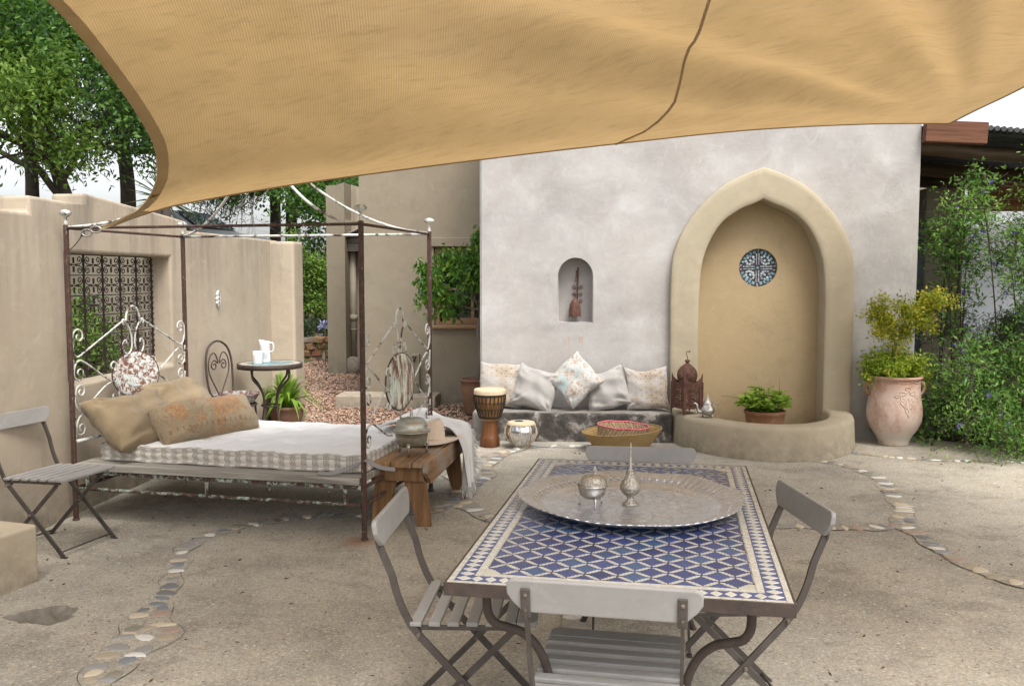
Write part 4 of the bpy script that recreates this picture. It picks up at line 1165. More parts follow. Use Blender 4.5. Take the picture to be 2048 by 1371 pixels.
# iron grille: frame + scroll panels
gr = MB()
gx = -0.17
nC, nR = 6, 6
y0, y1, z0, z1 = 0.035, 1.53, 0.88, 1.76
cw, chh = (y1 - y0) / nC, (z1 - z0) / nR
for c in range(nC + 1):
    gr.box(gx - 0.006, gx + 0.006, y0 + c * cw - 0.006, y0 + c * cw + 0.006, z0, z1)
for r in range(nR + 1):
    gr.box(gx - 0.006, gx + 0.006, y0, y1, z0 + r * chh - 0.0035, z0 + r * chh + 0.0035)
for r in range(20):
    gr.box(gx, gx + 0.014, y1 - 0.012, y1 + 0.004, z0 + 0.02 + r * 0.044, z0 + 0.032 + r * 0.044)
grille = gr.build('window_grille', MT['grille'], gw)
sp_ = MB()
for sz_ in (1, -1):
    sp_.box(-0.004, 0.004, -0.0065, 0.0065, 0.010 if sz_ > 0 else -0.052, 0.052 if sz_ > 0 else -0.010)
    for sy_ in (1, -1):
        pts = [(0, sy_ * 0.02, sz_ * 0.004), (0, sy_ * 0.06, sz_ * 0.005)]
        spn = spiral(sy_ * 0.082, sz_ * 0.036, 0.030, 0.006, -pi / 2 * sz_ if True else 0, (1.35 if sy_ * sz_ > 0 else -1.35), 16)
        pts += [(0, sy_ * 0.072 + (a - sy_ * 0.082) * 1.2, b) for a, b in spn]
        sp_.tube(pts, 0.0042, 4, caps=False)
sp_.box(-0.003, 0.003, -0.025, 0.025, -0.003, 0.003)
spm = sp_.mesh('scroll_panel', [MT['grille']])
for c in range(nC):
    for r in range(nR):
        link('scroll_panel', spm, None, grille, (gx, y0 + (c + 0.5) * cw, z0 + (r + 0.5) * chh))
# small ornate plaque
pq = thing('wall_plaque', 'small lozenge-shaped blue and white ceramic plaque on the tan wall', 'plaque', GW + Matrix.Rotation(GA, 3, 'Z') @ Vector((0.004, 2.44, 1.40)), GA)
pq.scale = (1, 0.62, 0.68)
sh = [(0, .115), (.02, .10), (.03, .085), (.062, .06), (.045, .03), (.07, 0), (.045, -.03), (.062, -.06), (.03, -.085), (.02, -.10), (0, -.115), (-.02, -.10), (-.03, -.085), (-.062, -.06), (-.045, -.03), (-.07, 0), (-.045, .03), (-.062, .06), (-.03, .085), (-.02, .10)]
mb = MB(); mb.prism(sh, 'x', 0.0, 0.018); mb.build('tile', MT['white_ceramic'], pq, bevel=0.003)
mb = MB()
for zz in (-0.055, 0, 0.055):
    mb.prism([(0.028 * cos(a), zz + 0.018 * sin(a)) for a in np.linspace(0, 2 * pi, 9)[:-1]], 'x', 0.018, 0.021)
for zz in (-0.088, 0.088): mb.prism([(0.014 * cos(a), zz + 0.010 * sin(a)) for a in np.linspace(0, 2 * pi, 7)[:-1]], 'x', 0.018, 0.021)
mb.build('motif', MT['grey_print'], pq)

# low tan block at the left edge
mb = MB(); mb.box(-1.2, 0.0, -2.2, 0.0, -0.05, 0.305)
o = mb.build('masonry_block', MT['tan_block'], None, (-2.50, 4.66, 0), (0, 0, R(-18)), bevel=0.018, seg=3)
tag(o, 'low pale tan masonry block at the left edge in front of the grey chair', 'block')

# ================================================================== RETAINING WALLS beyond the gap
def stone_wall(name, label, origin, rz, length, height, seed, stone=(0.16, 0.30, 0.09, 0.17), cap=True):
    root = thing(name, label, 'wall', origin, rz)
    r_ = random.Random(seed)
    core = MB(); core.box(0, length, 0.06, 0.4, -0.1, height - 0.04); core.build('core', MT['mortar'], root)
    meshes = []
    for k in range(5):
        m = MB(); r2 = random.Random(seed * 10 + k)
        m.box(0, 1, 0, 1, 0, 1)
        me_ = []
        for mt_ in ('stone_warm', 'stone_grey', 'stone_warm', 'stone_red'):
            mm = MB(); vs = [(x + r2.uniform(-0.12, 0.12), y + r2.uniform(-0.15, 0.15), z + r2.uniform(-0.12, 0.12)) for x, y, z in m.v]
            mm.add(vs, m.f); me_.append(mm.mesh('stone', [MT[mt_]], bevel=0.13, seg=1, angle=10))
        meshes.append(me_)
    z = 0.0
    while z < height - 0.03:
        h = r_.uniform(stone[2], stone[3]); x = -r_.uniform(0, 0.2)
        h = min(h, height - z)
        while x < length:
            w = r_.uniform(stone[0], stone[1])
            link('stone', meshes[r_.randrange(5)][r_.choice((0, 0, 1, 2, 2, 3) if r_.random() < 0.6 else (0, 1, 2))], None, root, (x, r_.uniform(-0.03, 0.03), z + r_.uniform(-0.025, 0.02)), (0, r_.uniform(-0.12, 0.12), 0), (w * r_.uniform(0.8, 0.98), 0.24, h * r_.uniform(0.75, 1.1)))
            x += w
        z += h
    return root
stone_wall('retaining_wall', 'low rust-brown drystone wall at the end of the gravel court', B(-6.3, 17.0, -0.06), -BA, 2.7, 0.52, 3)
stone_wall('terrace_wall', 'upper stone terrace wall half hidden by shrubs behind the gap', B(-6.4, 21.3, 1.55), -BA, 2.6, 0.50, 4, (0.18, 0.36, 0.07, 0.12))

# ================================================================== VERANDAH to the right of the tall block
vd = thing('verandah', 'dark log verandah with corrugated roof beside the tall plaster block', 'verandah', B(0, 0), -BA)
def log(u0, z0, u1, z1, v, r, v1=None):
    m = MB(); pts = [(u0 + (u1 - u0) * k / 8, v + ((v1 or v) - v) * k / 8, z0 + (z1 - z0) * k / 8 + 0.008 * sin(k * 2.0)) for k in range(9)]
    m.tube(pts, [r * (1 + 0.05 * sin(k * 1.7)) for k in range(9)], 12)
    m.build('log_beam', MT['wood_log'], vd)
log(3.30, 2.94, 6.2, 2.66, 9.60, 0.075)
log(3.30, 2.86, 6.2, 2.60, 10.5, 0.08)
log(3.30, 2.79, 5.05, 2.70, 11.3, 0.075)
m = MB(); m.box(3.345, 3.92, 8.99, 9.09, 0, 0.205)
o = m.build('end_beam', MT['wood_red'], vd, (0, 0, 2.99), (0, R(3.0), 0), bevel=0.006)
o.location = (0, 0, 3.07)
m = MB()
def corr(a, b):
    u = 3.36 + 3.4 * b; v = 9.25 + 2.75 * a
    return (u, v, 3.10 - (u - 3.36) * 0.098 + 0.022 * sin(u * 2 * pi / 0.076 * 1.0) if False else 3.075 - (u - 3.36) * 0.096 + 0.018 * sin(v * 2 * pi / 0.10))
m.grid(corr, 240, 12)
m.grid(lambda a, b: tuple(Vector(corr(a, b)) + Vector((0, 0, 0.008))), 240, 12)
m.build('corrugated_roof', MT['roof_dark'], vd)
m = MB()
for k in range(44):
    u = 3.95 + k * 0.062
    m.tube([(u, 9.30, 3.105 - (u - 3.36) * 0.096), (u, 9.15, 3.105 - (u - 3.36) * 0.096)], 0.026, 8)
m.build('roof_edge_roll', MT['roof_dark'], vd)
m = MB(); m.box(3.345, 6.2, 12.0, 12.06, 2.44, 2.62); m.build('fascia_board', MT['wood_fascia'], vd, bevel=0.005)
m = MB(); m.box(4.9, 7.4, 11.7, 11.76, 2.56, 2.86); m.build('fascia_board', MT['wood_fascia'], vd, bevel=0.005)
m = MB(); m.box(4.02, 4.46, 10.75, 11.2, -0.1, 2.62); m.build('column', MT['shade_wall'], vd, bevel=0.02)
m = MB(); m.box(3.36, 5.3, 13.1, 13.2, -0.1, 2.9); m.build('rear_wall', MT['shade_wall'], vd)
m = MB(); m.box(3.60, 3.68, 9.85, 9.93, -0.1, 2.1); m.build('door_post', plain('blue_grey_paint', (0.05, 0.07, 0.085), 0.6), vd, bevel=0.006)
m = MB(); m.box(3.36, 3.60, 9.87, 9.90, -0.1, 2.75); m.build('doorway_darkness', MT['interior'], vd)  # near-black sheet stands in for the shade inside the doorway
ww = MB()
ww.prism([(5.02, -0.1), (5.02, 2.22), (7.8, 2.72), (7.8, -0.1)], 'y', 12.3, 12.42)
o = ww.build('white_wall', MT['white_wall'], None, B(0, 0), (0, 0, -BA), bevel=0.01)
tag(o, 'white painted wall panel seen through the shrubs at the right', 'wall')
# ================================================================== SHADE SAIL
sail = thing('shade_sail', 'large ochre shade sail stretched overhead across the courtyard', 'shade sail', (0, 0, 0))
PA = Vector((-2.385, 5.40, 1.905)); PB = Vector((4.03, 8.4, 3.01))
PC = Vector((-3.1, 0.4, 3.75)); PD = Vector((5.0, 1.6, 3.75))
def edge(P, n=41): return resample(catmull(P, 10), n)
E_AB = edge([PA, (-2.17, 5.43, 1.99), (-1.93, 5.49, 2.055), (-1.30, 5.66, 2.185), (-0.20, 6.08, 2.385), (0.78, 6.55, 2.56), (1.85, 7.12, 2.745), (3.0, 7.78, 2.90), PB])
E_AC = edge([PA, (-2.08, 5.18, 2.03), (-1.94, 5.0, 2.22), (-1.91, 4.75, 2.39), (-1.95, 4.30, 2.64), (-2.0, 3.9, 2.81), (-2.15, 2.8, 3.14), (-2.5, 1.5, 3.45), PC])
E_BD = edge([PB, (4.05, 7.95, 3.055), (4.13, 7.5, 3.12), (4.2, 6.4, 3.25), (4.4, 4.4, 3.48), PD])
E_CD = edge([PC, (-1.5, 0.9, 3.62), (1.0, 1.3, 3.55), (3.2, 1.5, 3.62), PD])
def ev(E_, t):
    x = t * (len(E_) - 1); i = min(int(x), len(E_) - 2); return E_[i].lerp(E_[i+1], x - i)
def sail_pt(s, t):
    """s along A->B, t from the front edge back over the viewer"""
    p = ev(E_AB, s) * (1 - t) + ev(E_CD, s) * t + ev(E_AC, t) * (1 - s) + ev(E_BD, t) * s
    p = p - (PA * (1-s) * (1-t) + PB * s * (1-t) + PC * (1-s) * t + PD * s * t)
    b = (s * (1-s) * t * (1-t)) * 16
    z = -0.10 * b ** 0.8
    # tension folds fanning from the far corner
    d = Vector((s - 1.0, t * 0.8, 0)); a = atan2(d.y, -d.x + 1e-6)
    z += 0.06 * min(1, b * 2.2) * (sin(a * 22) + 0.5 * sin(a * 37 + 1)) * min(1, d.length * 1.6) * (0.3 + 0.7 * s)
    z += 0.012 * min(1, b * 2) * sin(s * 31 + t * 9)
    return p + Vector((0, 0, z))
NU, NV = 110, 80
m = MB(); m.grid(lambda a, b: sail_pt(a, b), NU, NV)
me = m.mesh('sail', [MT['sail']], weld=False)
uvl = me.uv_layers.new(name='UVMap')
uvs = np.zeros((len(me.loops), 2), np.float32)
vi = np.zeros(len(me.loops), np.int32); me.loops.foreach_get('vertex_index', vi)
uvs[:, 0] = (vi % (NU + 1)) / NU * 7.0; uvs[:, 1] = (vi // (NU + 1)) / NV * 5.5
uvl.data.foreach_set('uv', uvs.ravel())
link('cloth', me, None, sail)
def hem(E_, inward, name, w=0.055):
    m = MB(); vs = []
    n = len(E_)
    for i, p in enumerate(E_):
        q = inward(i / (n - 1))
        d = (q - p); d = d.normalized() * w
        vs += [p + Vector((0, 0, -0.004)) - d * 0.06, p + d + Vector((0, 0, -0.006))]
    m.add(vs, [(2*i, 2*i+1, 2*i+3, 2*i+2) for i in range(n-1)], 0, True)
    m.tube([p + Vector((0, 0, -0.002)) for p in E_], 0.006, 6)
    m.build(name, MT['hem'], sail)
hem([sail_pt(i / 60, 0) for i in range(61)], lambda k: sail_pt(k, 0.06), 'hem', 0.018)
hem([sail_pt(0, i / 60) for i in range(61)], lambda k: sail_pt(0.05, k), 'hem', 0.06)
hem([sail_pt(1, i / 60) for i in range(61)], lambda k: sail_pt(0.95, k), 'hem', 0.04)
def seam(s0, s1, t1):
    pts = [sail_pt(s0 + (s1 - s0) * (k / 30), t1 * k / 30) + Vector((0, 0, -0.007)) for k in range(31)]
    m = MB(); m.bar(pts, 0.015, 0.008, (0, 0, 1)); m.build('seam', MT['hem'], sail)
seam(0.472, 0.475, 1.0)
# corner gusset, ring and lashing
m = MB()
c0, c1, c2 = sail_pt(0.0, 0.0), sail_pt(0.035, 0.0), sail_pt(0, 0.05)
ringp = Vector((-2.50, 5.44, 1.885))
off = Vector((0, -0.006, -0.004))
m.add([c0 + off, c1 + off, c2 + off, ringp + Vector((0.03, 0, 0.012)), ringp + Vector((0.03, 0, -0.004))], [(0, 1, 2), (0, 3, 4), (1, 0, 4), (0, 2, 3)])
m.build('corner_gusset', MT['hem'], sail)
m = MB()
m.tube([ringp + Vector((0.032 * cos(a), 0, 0.018 * sin(a))) for a in np.linspace(0, 2 * pi, 17)[:-1]], 0.006, 6, closed=True)
m.tube([ringp + Vector((-0.055 + 0.03 * cos(a), 0.003, -0.02 + 0.02 * sin(a))) for a in np.linspace(0, 2 * pi, 17)[:-1]], 0.006, 6, closed=True)
m.build('shackle', MT['steel'], sail)
m = MB()
a_ = ringp + Vector((-0.08, 0.004, -0.028)); b_ = Vector((-2.945, 6.00, 1.772))
m.tube([a_.lerp(b_, k / 10) + Vector((0, 0, -0.01 * sin(pi * k / 10))) for k in range(11)], 0.0032, 5)
m.tube([a_ + Vector((0.012 * cos(k), 0.0, 0.016 * sin(k * 1.3))) for k in range(12)], 0.0035, 5)
m.build('lashing_cord', MT['cord'], sail)

# ================================================================== DAYBED
bed = thing('daybed', 'rusty four-post iron daybed frame with scrolled ends and open canopy rods', 'bed frame', (-2.878, 5.845, 0), R(-12.9))
BL, BW = 2.03, 1.30
PZ = 1.935
posts = []
for (x, y, top, mt) in ((0, 0, .0, 'iron_rust'), (0, BW, .0, 'iron_rust'), (BL, 0, .0, 'iron_rust'), (BL, BW, .0, 'iron_rust')):
    m = MB(); m.box(x - 0.0135, x + 0.0135, y - 0.0135, y + 0.0135, 0.012, PZ); m.lathe([(0.024, 0), (0.024, 0.008), (0.017, 0.014)], 12, 0, (x, y, 0)); m.lathe([(0.0001, 0.0), (0.024, 0.0)], 12, 0, (x, y, 0))
    po = m.build('post', MT[mt], bed, bevel=0.003, seg=1)
    m = MB(); m.lathe([(0.012, PZ), (0.013, PZ + 0.02), (0.008, PZ + 0.03), (0.009, PZ + 0.055), (0.018, PZ + 0.062), (0.042, PZ + 0.082), (0.045, PZ + 0.092), (0.036, PZ + 0.105), (0.018, PZ + 0.113), (0.001, PZ + 0.116)], 16, 0, (x, y, 0))
    fo_ = m.build('finial', MT['iron_white'], po); fo_.location = (x * 0.15, y * 0.15, PZ * 0.15); fo_.scale = (0.85, 0.85, 0.85)
def rod(name, a, b, r=0.011, mt='iron_rust', n=2):
    m = MB(); m.tube([Vector(a).lerp(Vector(b), k / n) for k in range(n + 1)], r, 8)
    return m.build(name, MT[mt], bed)
for y in (0, BW):
    rod('canopy_rail', (0.016, y, PZ - 0.02), (BL - 0.016, y, PZ - 0.02), 0.009, 'iron_rust' if y == 0 else 'iron_white')
for x in (0, BL):
    rod('canopy_rail', (x, 0.016, PZ - 0.02), (x, BW - 0.016, PZ - 0.02), 0.009)
CX, CY, CZ = BL / 2, BW / 2, 2.56
for (x, y) in ((0, 0), (0, BW), (BL, 0), (BL, BW)):
    m = MB(); pts = []
    for k in range(17):
        d = k / 16
        pts.append((x + (CX - x) * d * 0.985, y + (CY - y) * d * 0.985, PZ - 0.015 + (CZ - PZ) * (0.12 * d + 0.88 * d ** 2.1)))
    m.tube(pts, 0.0095, 8); m.build('canopy_rod', MT['iron_white'], bed)
m = MB(); m.lathe([(0.001, -0.03), (0.03, -0.02), (0.05, 0.0), (0.03, 0.03), (0.012, 0.05), (0.02, 0.07), (0.001, 0.09)], 14, 0, (CX, CY, CZ)); m.build('canopy_crown', MT['iron_white'], bed)
# side rails
for y in (0.0, BW):
    mt = 'iron_mint'
    m = MB(); m.box(0.016, BL - 0.016, y - 0.018, y + 0.018, 0.315, 0.338); m.build('side_rail', MT[mt], bed, bevel=0.002, seg=1)
    rod('lower_rail', (0.016, y, 0.215), (BL - 0.016, y, 0.215), 0.011, mt, 6)
    for x in (0.10, 0.97, 1.91):
        m = MB(); m.box(x - 0.012, x + 0.012, y - 0.01, y + 0.01, 0.216, 0.315); m.build('strut', MT[mt], bed)
    for x in (0.22, 0.82, 1.4, 1.8):
        m = MB(); m.lathe([(0.001, 0.0), (0.006, 0.004), (0.008, 0.02), (0.004, 0.034), (0.01, 0.042)], 8, 0, (x, y, 0.272)); m.build('drop_finial', MT[mt], bed)
for x in (0, BL):
    for z in (0.325, 0.215, 0.52):
        if z == 0.52 and x > 0: continue
        rod('end_rail', (x, 0.016, z), (x, BW - 0.016, z), 0.012, 'iron_white' if z > 0.5 else 'iron_rust')
# planks
pw = BW / 6
for k in range(6):
    m = MB(); y = -0.035 + k * (pw + 0.012)
    m.box(0.02, BL - 0.02, y, y + pw, 0.342, 0.385); m.build('plank', MT['wood_grey'], bed, bevel=0.004, seg=1)
# scrolled ends: 2D (h from centre, z), mirrored
def sm(pts, n=5): return [(p.x, p.z) for p in catmull([(a, 0, b) for a, b in pts], n)]
PARTS2 = [
    ('scroll_rod', [(.632, 1.15), (.615, 1.10), (.585, 1.075), (.54, 1.09), (.40, 1.155), (.25, 1.225), (.14, 1.277), (.10, 1.285), (.06, 1.262), (.03, 1.215), (.014, 1.15), (.02, 1.09), (.05, 1.055), (.09, 1.06), (.115, 1.10), (.105, 1.145), (.08, 1.15), (.072, 1.13)]),
    ('scroll_rod', [(.63, .93), (.622, .985), (.60, 1.03), (.56, 1.05), (.50, 1.025), (.40, .965), (.30, .905), (.215, .868), (.19, .885), (.178, .93), (.188, .985), (.215, 1.01), (.245, 1.0), (.25, .975), (.235, .965)]),
    ('scroll_rod', [(.63, .86), (.622, .79), (.60, .735), (.565, .715), (.52, .73), (.42, .79), (.32, .85), (.235, .872), (.20, .855), (.172, .81), (.175, .765), (.205, .735), (.235, .75), (.238, .775), (.222, .785)]),
    ('scroll_rod', [(.63, .50), (.61, .62), (.585, .67), (.54, .69), (.48, .685), (.36, .63), (.25, .58), (.16, .56)]),
]
CURLS = [((.575, 1.21), .055, 1), ((.575, .965), .052, -1), ((.57, .845), .048, 1), ((.575, .60), .05, -1)]
def bed_end(x0, disc_mat, mt, fx, dr_, turn):
    for nm, pts in PARTS2:
        for s in (1, -1):
            P = sm(pts)
            m = MB(); m.tube([(x0 + 0.002 * s, CY + s * a, b) for a, b in P], 0.0062, 7); m.build(nm, MT[mt], bed)
    for (c, r, dr) in CURLS:
        for s in (1, -1):
            sp2 = spiral(c[0], c[1], r, 0.012, 0.0 if dr > 0 else 0.0, 1.2 * dr, 18)
            tail = [(0.632, c[1] - 0.10 * dr)] + sp2
            P = sm(tail, 3)
            m = MB(); m.tube([(x0 + 0.004, CY + s * a, b) for a, b in P], 0.0056, 7); m.build('post_scroll', MT[mt], bed)
    P = sm([(-.105, 1.262), (-.12, 1.285), (-.105, 1.30), (-.085, 1.29), (-.078, 1.30), (-.07, 1.335), (-.045, 1.375), (0, 1.393), (.045, 1.375), (.07, 1.335), (.078, 1.30), (.085, 1.29), (.105, 1.30), (.12, 1.285), (.105, 1.262)])
    m = MB(); m.tube([(x0, CY + a, b) for a, b in P], 0.0075, 8); m.build('top_scroll', MT['iron_white'], bed)
    m = MB(); m.lathe([(0.001, -0.012), (dr_ * 0.6, -0.012), (dr_ * 0.91, -0.008), (dr_, 0.0), (dr_, 0.006), (dr_ * 0.9, 0.010), (dr_ * 0.6, 0.012), (0.001, 0.012)], 40)
    dsc_ = m.build('disc', MT[disc_mat], bed, (x0 + fx, CY, 0.90), (0, R(90), R(-turn)))
    m = MB(); m.tube([(dr_ * cos(a), dr_ * sin(a), 0.002) for a in np.linspace(0, 2 * pi, 49)[:-1]], 0.006, 6, closed=True); m.build('disc_rim', MT['iron_rust'], dsc_)
    m = MB(); m.tube([(x0, CY, 0.735), (x0, CY + 0.012, 0.69), (x0, CY, 0.60), (x0, CY, 0.33)], 0.008, 7); m.build('disc_stem', MT[mt], bed)
bed_end(0.0, 'disc', 'iron_white', 0.012, 0.165, 34)
bed_end(BL, 'disc_foot', 'iron_white', 0.0, 0.192, 10)

# ---------------------------------------------------------------- mattress
BM = Matrix.Translation((-2.878, 5.845, 0)) @ Matrix.Rotation(R(-12.9), 4, 'Z')
def bedpt(x, y, z): return BM @ Vector((x, y, z))
mx0, mx1, my0, my1 = 0.10, 1.985, 0.10, 1.235
def rrect(off, n=220, r=0.07):
    x0, x1, y0, y1 = mx0 - off, mx1 + off, my0 - off, my1 + off
    r = max(0.01, r + off); pts = []
    for cx, cy, a0 in ((x1 - r, y0 + r, -pi/2), (x1 - r, y1 - r, 0), (x0 + r, y1 - r, pi/2), (x0 + r, y0 + r, pi)):
        for k in range(7):
            a = a0 + pi / 2 * k / 6; pts.append((cx + r * cos(a), cy + r * sin(a), 0))
    pts.append(pts[0]); return resample(pts, n + 1)[:-1]
NP = 240
def mz(x, y):
    tx, ty = (x - mx0) / (mx1 - mx0), (y - my0) / (my1 - my0)
    h = 0.0
    fx, fy = tx * 6.0, ty * 3.6
    dx, dy = fx - round(fx), fy - round(fy)
    h -= 0.020 * exp(-(dx * dx + dy * dy) / 0.035)
    h += 0.007 * sin(x * 9 + 2 * sin(y * 7)) * sin(y * 8 + 1) + 0.004 * sin(x * 23 + y * 11) + 0.003 * sin(x * 41 - y * 29)
    return h
prof = [(-0.035, 0.386), (0.000, 0.388), (0.010, 0.396), (0.008, 0.407), (0.000, 0.414), (0.003, 0.422), (0.009, 0.438), (0.009, 0.452), (0.002, 0.463), (0.004, 0.470), (0.010, 0.480), (0.006, 0.490), (-0.012, 0.496)]
m = MB(); vs = []
loops_ = [rrect(o, NP) for o, z in prof]
for (o, z), L in zip(prof, loops_):
    for k, p in enumerate(L):
        w = 0.004 * sin(k * 0.33) + 0.003 * sin(k * 0.81 + 1)
        vs.append((p.x, p.y, z + (w if z > 0.39 else 0)))
np_ = len(prof)
side_f = [(j*NP+k, j*NP+(k+1) % NP, (j+1)*NP+(k+1) % NP, (j+1)*NP+k) for j in range(np_-1) for k in range(NP)]
m.add(vs, side_f, 0, True)
# concentric rings for the top
last = loops_[-1]; base = (np_-1) * NP
cx, cy = (mx0 + mx1) / 2, (my0 + my1) / 2
top_idx0 = None
tv = []
NR_ = 26
for r in range(1, NR_):
    t_ = r / NR_
    for p in last:
        hx, hy = (mx1 - mx0) / 2, (my1 - my0) / 2
        shr = 1 - t_
        x = cx + (p.x - cx) * shr; y = cy + (p.y - cy) * shr
        e = min(1, t_ * 3.0)
        tv.append((x, y, 0.496 + 0.012 * e + mz(x, y) * e))
b0 = len(m.v)
m.v.extend(tv)
for r in range(NR_ - 1):
    for k in range(NP):
        k2 = (k + 1) % NP
        a = base + k if r == 0 else b0 + (r - 1) * NP + k
        b = base + k2 if r == 0 else b0 + (r - 1) * NP + k2
        m.f.append((a, b, b0 + r * NP + k2, b0 + r * NP + k)); m.m.append(1); m.sm.append(True)
m.f.append(tuple(b0 + (NR_ - 2) * NP + k for k in range(NP))); m.m.append(1); m.sm.append(True)
me = m.mesh('mattress', [MT['ticking'], MT['white_cloth']], weld=False)
uvl = me.uv_layers.new(name='UVMap')
perim = 2 * (mx1 - mx0 + my1 - my0)
for poly in me.polygons:
    if poly.material_index == 0:
        ks = [me.loops[li].vertex_index % NP for li in poly.loop_indices]
        for li, k in zip(poly.loop_indices, ks):
            kk = k + (NP if (max(ks) - min(ks) > NP / 2 and k < NP / 2) else 0)
            uvl.data[li].uv = (kk / NP * perim, 0)
mattress = link('mattress', me); mattress.matrix_world = BM
tag(mattress, 'thin white tufted mattress with striped ticking edge on the iron daybed', 'mattress')
m = MB()
for z, o in ((0.491, 0.008), (0.394, 0.011), (0.465, 0.004), (0.414, 0.002)):
    L = rrect(o, NP)
    m.tube([(p.x, p.y, z + 0.004 * sin(k * 0.33) + 0.003 * sin(k * 0.81 + 1)) for k, p in enumerate(L)], 0.0028, 5, closed=True)
m.build('piping', cloth('grey_piping', (0.40, 0.375, 0.35), (0.5, 0.475, 0.445), 200), mattress)
m = MB()
for i in range(7):
    for j in range(5):
        x, y = mx0 + (mx1 - mx0) * i / 6, my0 + (my1 - my0) * j / 3.6
        if mx0 + 0.05 < x < mx1 - 0.05 and my0 + 0.05 < y < my1 - 0.05:
            m.ball((x, y, 0.495 + mz(x, y) + 0.012), 0.009, 6, 4, sc=(1, 1, 0.5))
m.build('tuft', MT['white_cloth'], mattress)

# ---------------------------------------------------------------- cushions
def cushion_mesh(name, w, h, th, mat, seed, pinch=0.07, n=40, wr=0.012, sag=0.0):
    r_ = random.Random(seed)
    ph = [r_.uniform(0, 6.28) for _ in range(8)]
    m = MB()
    def side(sg):
        def f(a, b):
            x, y = 2 * a - 1, 2 * b - 1
            ex = 1 - pinch * (1 - abs(y) ** 2.0) * abs(x) ** 3
            ey = 1 - pinch * (1 - abs(x) ** 2.0) * abs(y) ** 3
            q = max(0.0, (1 - abs(x) ** 2.6)) * max(0.0, (1 - abs(y) ** 2.6))
            z = th / 2 * q ** 0.42
            c = abs(x * y)
            dx_, dy_ = (1 if x > 0 else -1) - x, (1 if y > 0 else -1) - y
            ray_ = abs(sin(atan2(abs(dy_), abs(dx_) + 1e-6) * 6 + ph[7] + (2 if x > 0 else 0) + (1 if y > 0 else 0))) ** 0.6 - 0.6
            wrk = wr * (0.6 * sin(5 * (x + y) + ph[0]) * sin(3 * (x - y) + ph[1]) + 1.5 * ray_ * c ** 0.7 * exp(-1.2 * hypot(dx_, dy_)) * 1.6 + 0.5 * sin(17 * y + 6 * x + ph[3]) * c
                        + 0.9 * sin(atan2(abs(y) - 0.95, abs(x) - 0.95) * 9 + ph[4]) * c ** 1.5)
            z = z + wrk * min(1, q * 3)
            yy = y * ey * h / 2
            if y > 0: yy -= sag * h * (1 - x * x) * y
            return (x * ex * w / 2 + 0.006 * sin(5 * y + ph[5]), yy + 0.006 * sin(5 * x + ph[6]), sg * max(z, 0.004 if q > 0 else 0))
        return f
    m.grid(side(1), n, n); m.grid(side(-1), n, n)
    return m.mesh(name, [mat])
def cushion(name, label, w, h, th, mat, seed, M, group=None, **kw):
    o = link(name, cushion_mesh(name, w, h, th, mat, seed, **kw))
    o.matrix_world = M
    return tag(o, label, 'cushion', group)
def frame(origin, x, y):
    x = Vector(x).normalized(); y = Vector(y); y = (y - x * y.dot(x)).normalized(); z = x.cross(y)
    return Matrix(((x.x, y.x, z.x, origin[0]), (x.y, y.y, z.y, origin[1]), (x.z, y.z, z.z, origin[2]), (0, 0, 0, 1)))
b_x = Matrix.Rotation(R(-12.9), 3, 'Z') @ Vector((1, 0, 0)); b_y = Matrix.Rotation(R(-12.9), 3, 'Z') @ Vector((0, 1, 0)); Zv = Vector((0, 0, 1))
cushion('cushion', 'plain burlap cushion leaning at the near head corner of the daybed', 0.60, 0.48, 0.26, MT['burlap'], 1, frame(bedpt(0.27, 0.30, 0.625), b_y * -1 - b_x * 0.25, b_x * -0.62 + Zv * 0.50 + b_y * 0.25), 'burlap cushions', wr=0.036, sag=0.06, pinch=0.03)
cushion('cushion', 'plain burlap cushion at the far head corner of the daybed behind the patterned bolster', 0.62, 0.48, 0.20, MT['burlap'], 2, frame(bedpt(0.25, 0.90, 0.645), b_y * -1, b_x * -0.60 + Zv * 0.6), 'burlap cushions', wr=0.028, pinch=0.03)
cushion('cushion', 'long rust and straw patterned kilim bolster cushion lying across the daybed', 0.80, 0.31, 0.27, MT['kilim'], 3, frame(bedpt(0.63, 0.55, 0.605), b_y * -0.85 - b_x * 0.34 - Zv * 0.0, b_x * -0.5 + Zv * 0.62 + b_y * 0.1), None, wr=0.008, pinch=0.02)

# masonry-bench cushions
bu, bv = B(1, 0), B(0, 1)
def bench_cushion(label, u, z, w, h, th, mat, seed, v=8.93, lean=0.30, roll=0.0, yaw=0.0, group=None, **kw):
    x = (bu * cos(roll) + Zv * sin(roll)) + bv * yaw
    y = (Zv * cos(roll) - bu * sin(roll)) + bv * lean
    cushion('cushion', label, w, h, th, mat, seed, frame(B(u, v, z), x, y), group, **kw)
bench_cushion('white cushion with gold star print at the left end of the cement bench', -0.74, 0.52, 0.44, 0.46, 0.15, MT['star_cloth'], 11, 8.945, 0.25, R(-3), 0.1)
bench_cushion('plain grey velvet cushion between the gold star cushion and the diamond one', -0.385, 0.505, 0.44, 0.45, 0.19, MT['velvet'], 12, 8.89, 0.34, R(-13), -0.15, wr=0.022, sag=0.07)
bench_cushion('pale blue and bronze print cushion standing on its corner in the middle', 0.005, 0.595, 0.42, 0.42, 0.15, MT['print_cloth'], 13, 8.82, 0.36, R(43), 0.0)
bench_cushion('plain grey velvet cushion to the right of the diamond cushion', 0.31, 0.495, 0.44, 0.42, 0.19, MT['velvet'], 14, 8.90, 0.30, R(14), 0.12, wr=0.024, sag=0.05)
bench_cushion('white cushion with gold star print at the right end beside the fountain', 0.71, 0.505, 0.43, 0.44, 0.16, MT['star_cloth'], 15, 8.92, 0.28, R(4), -0.1, sag=0.07)

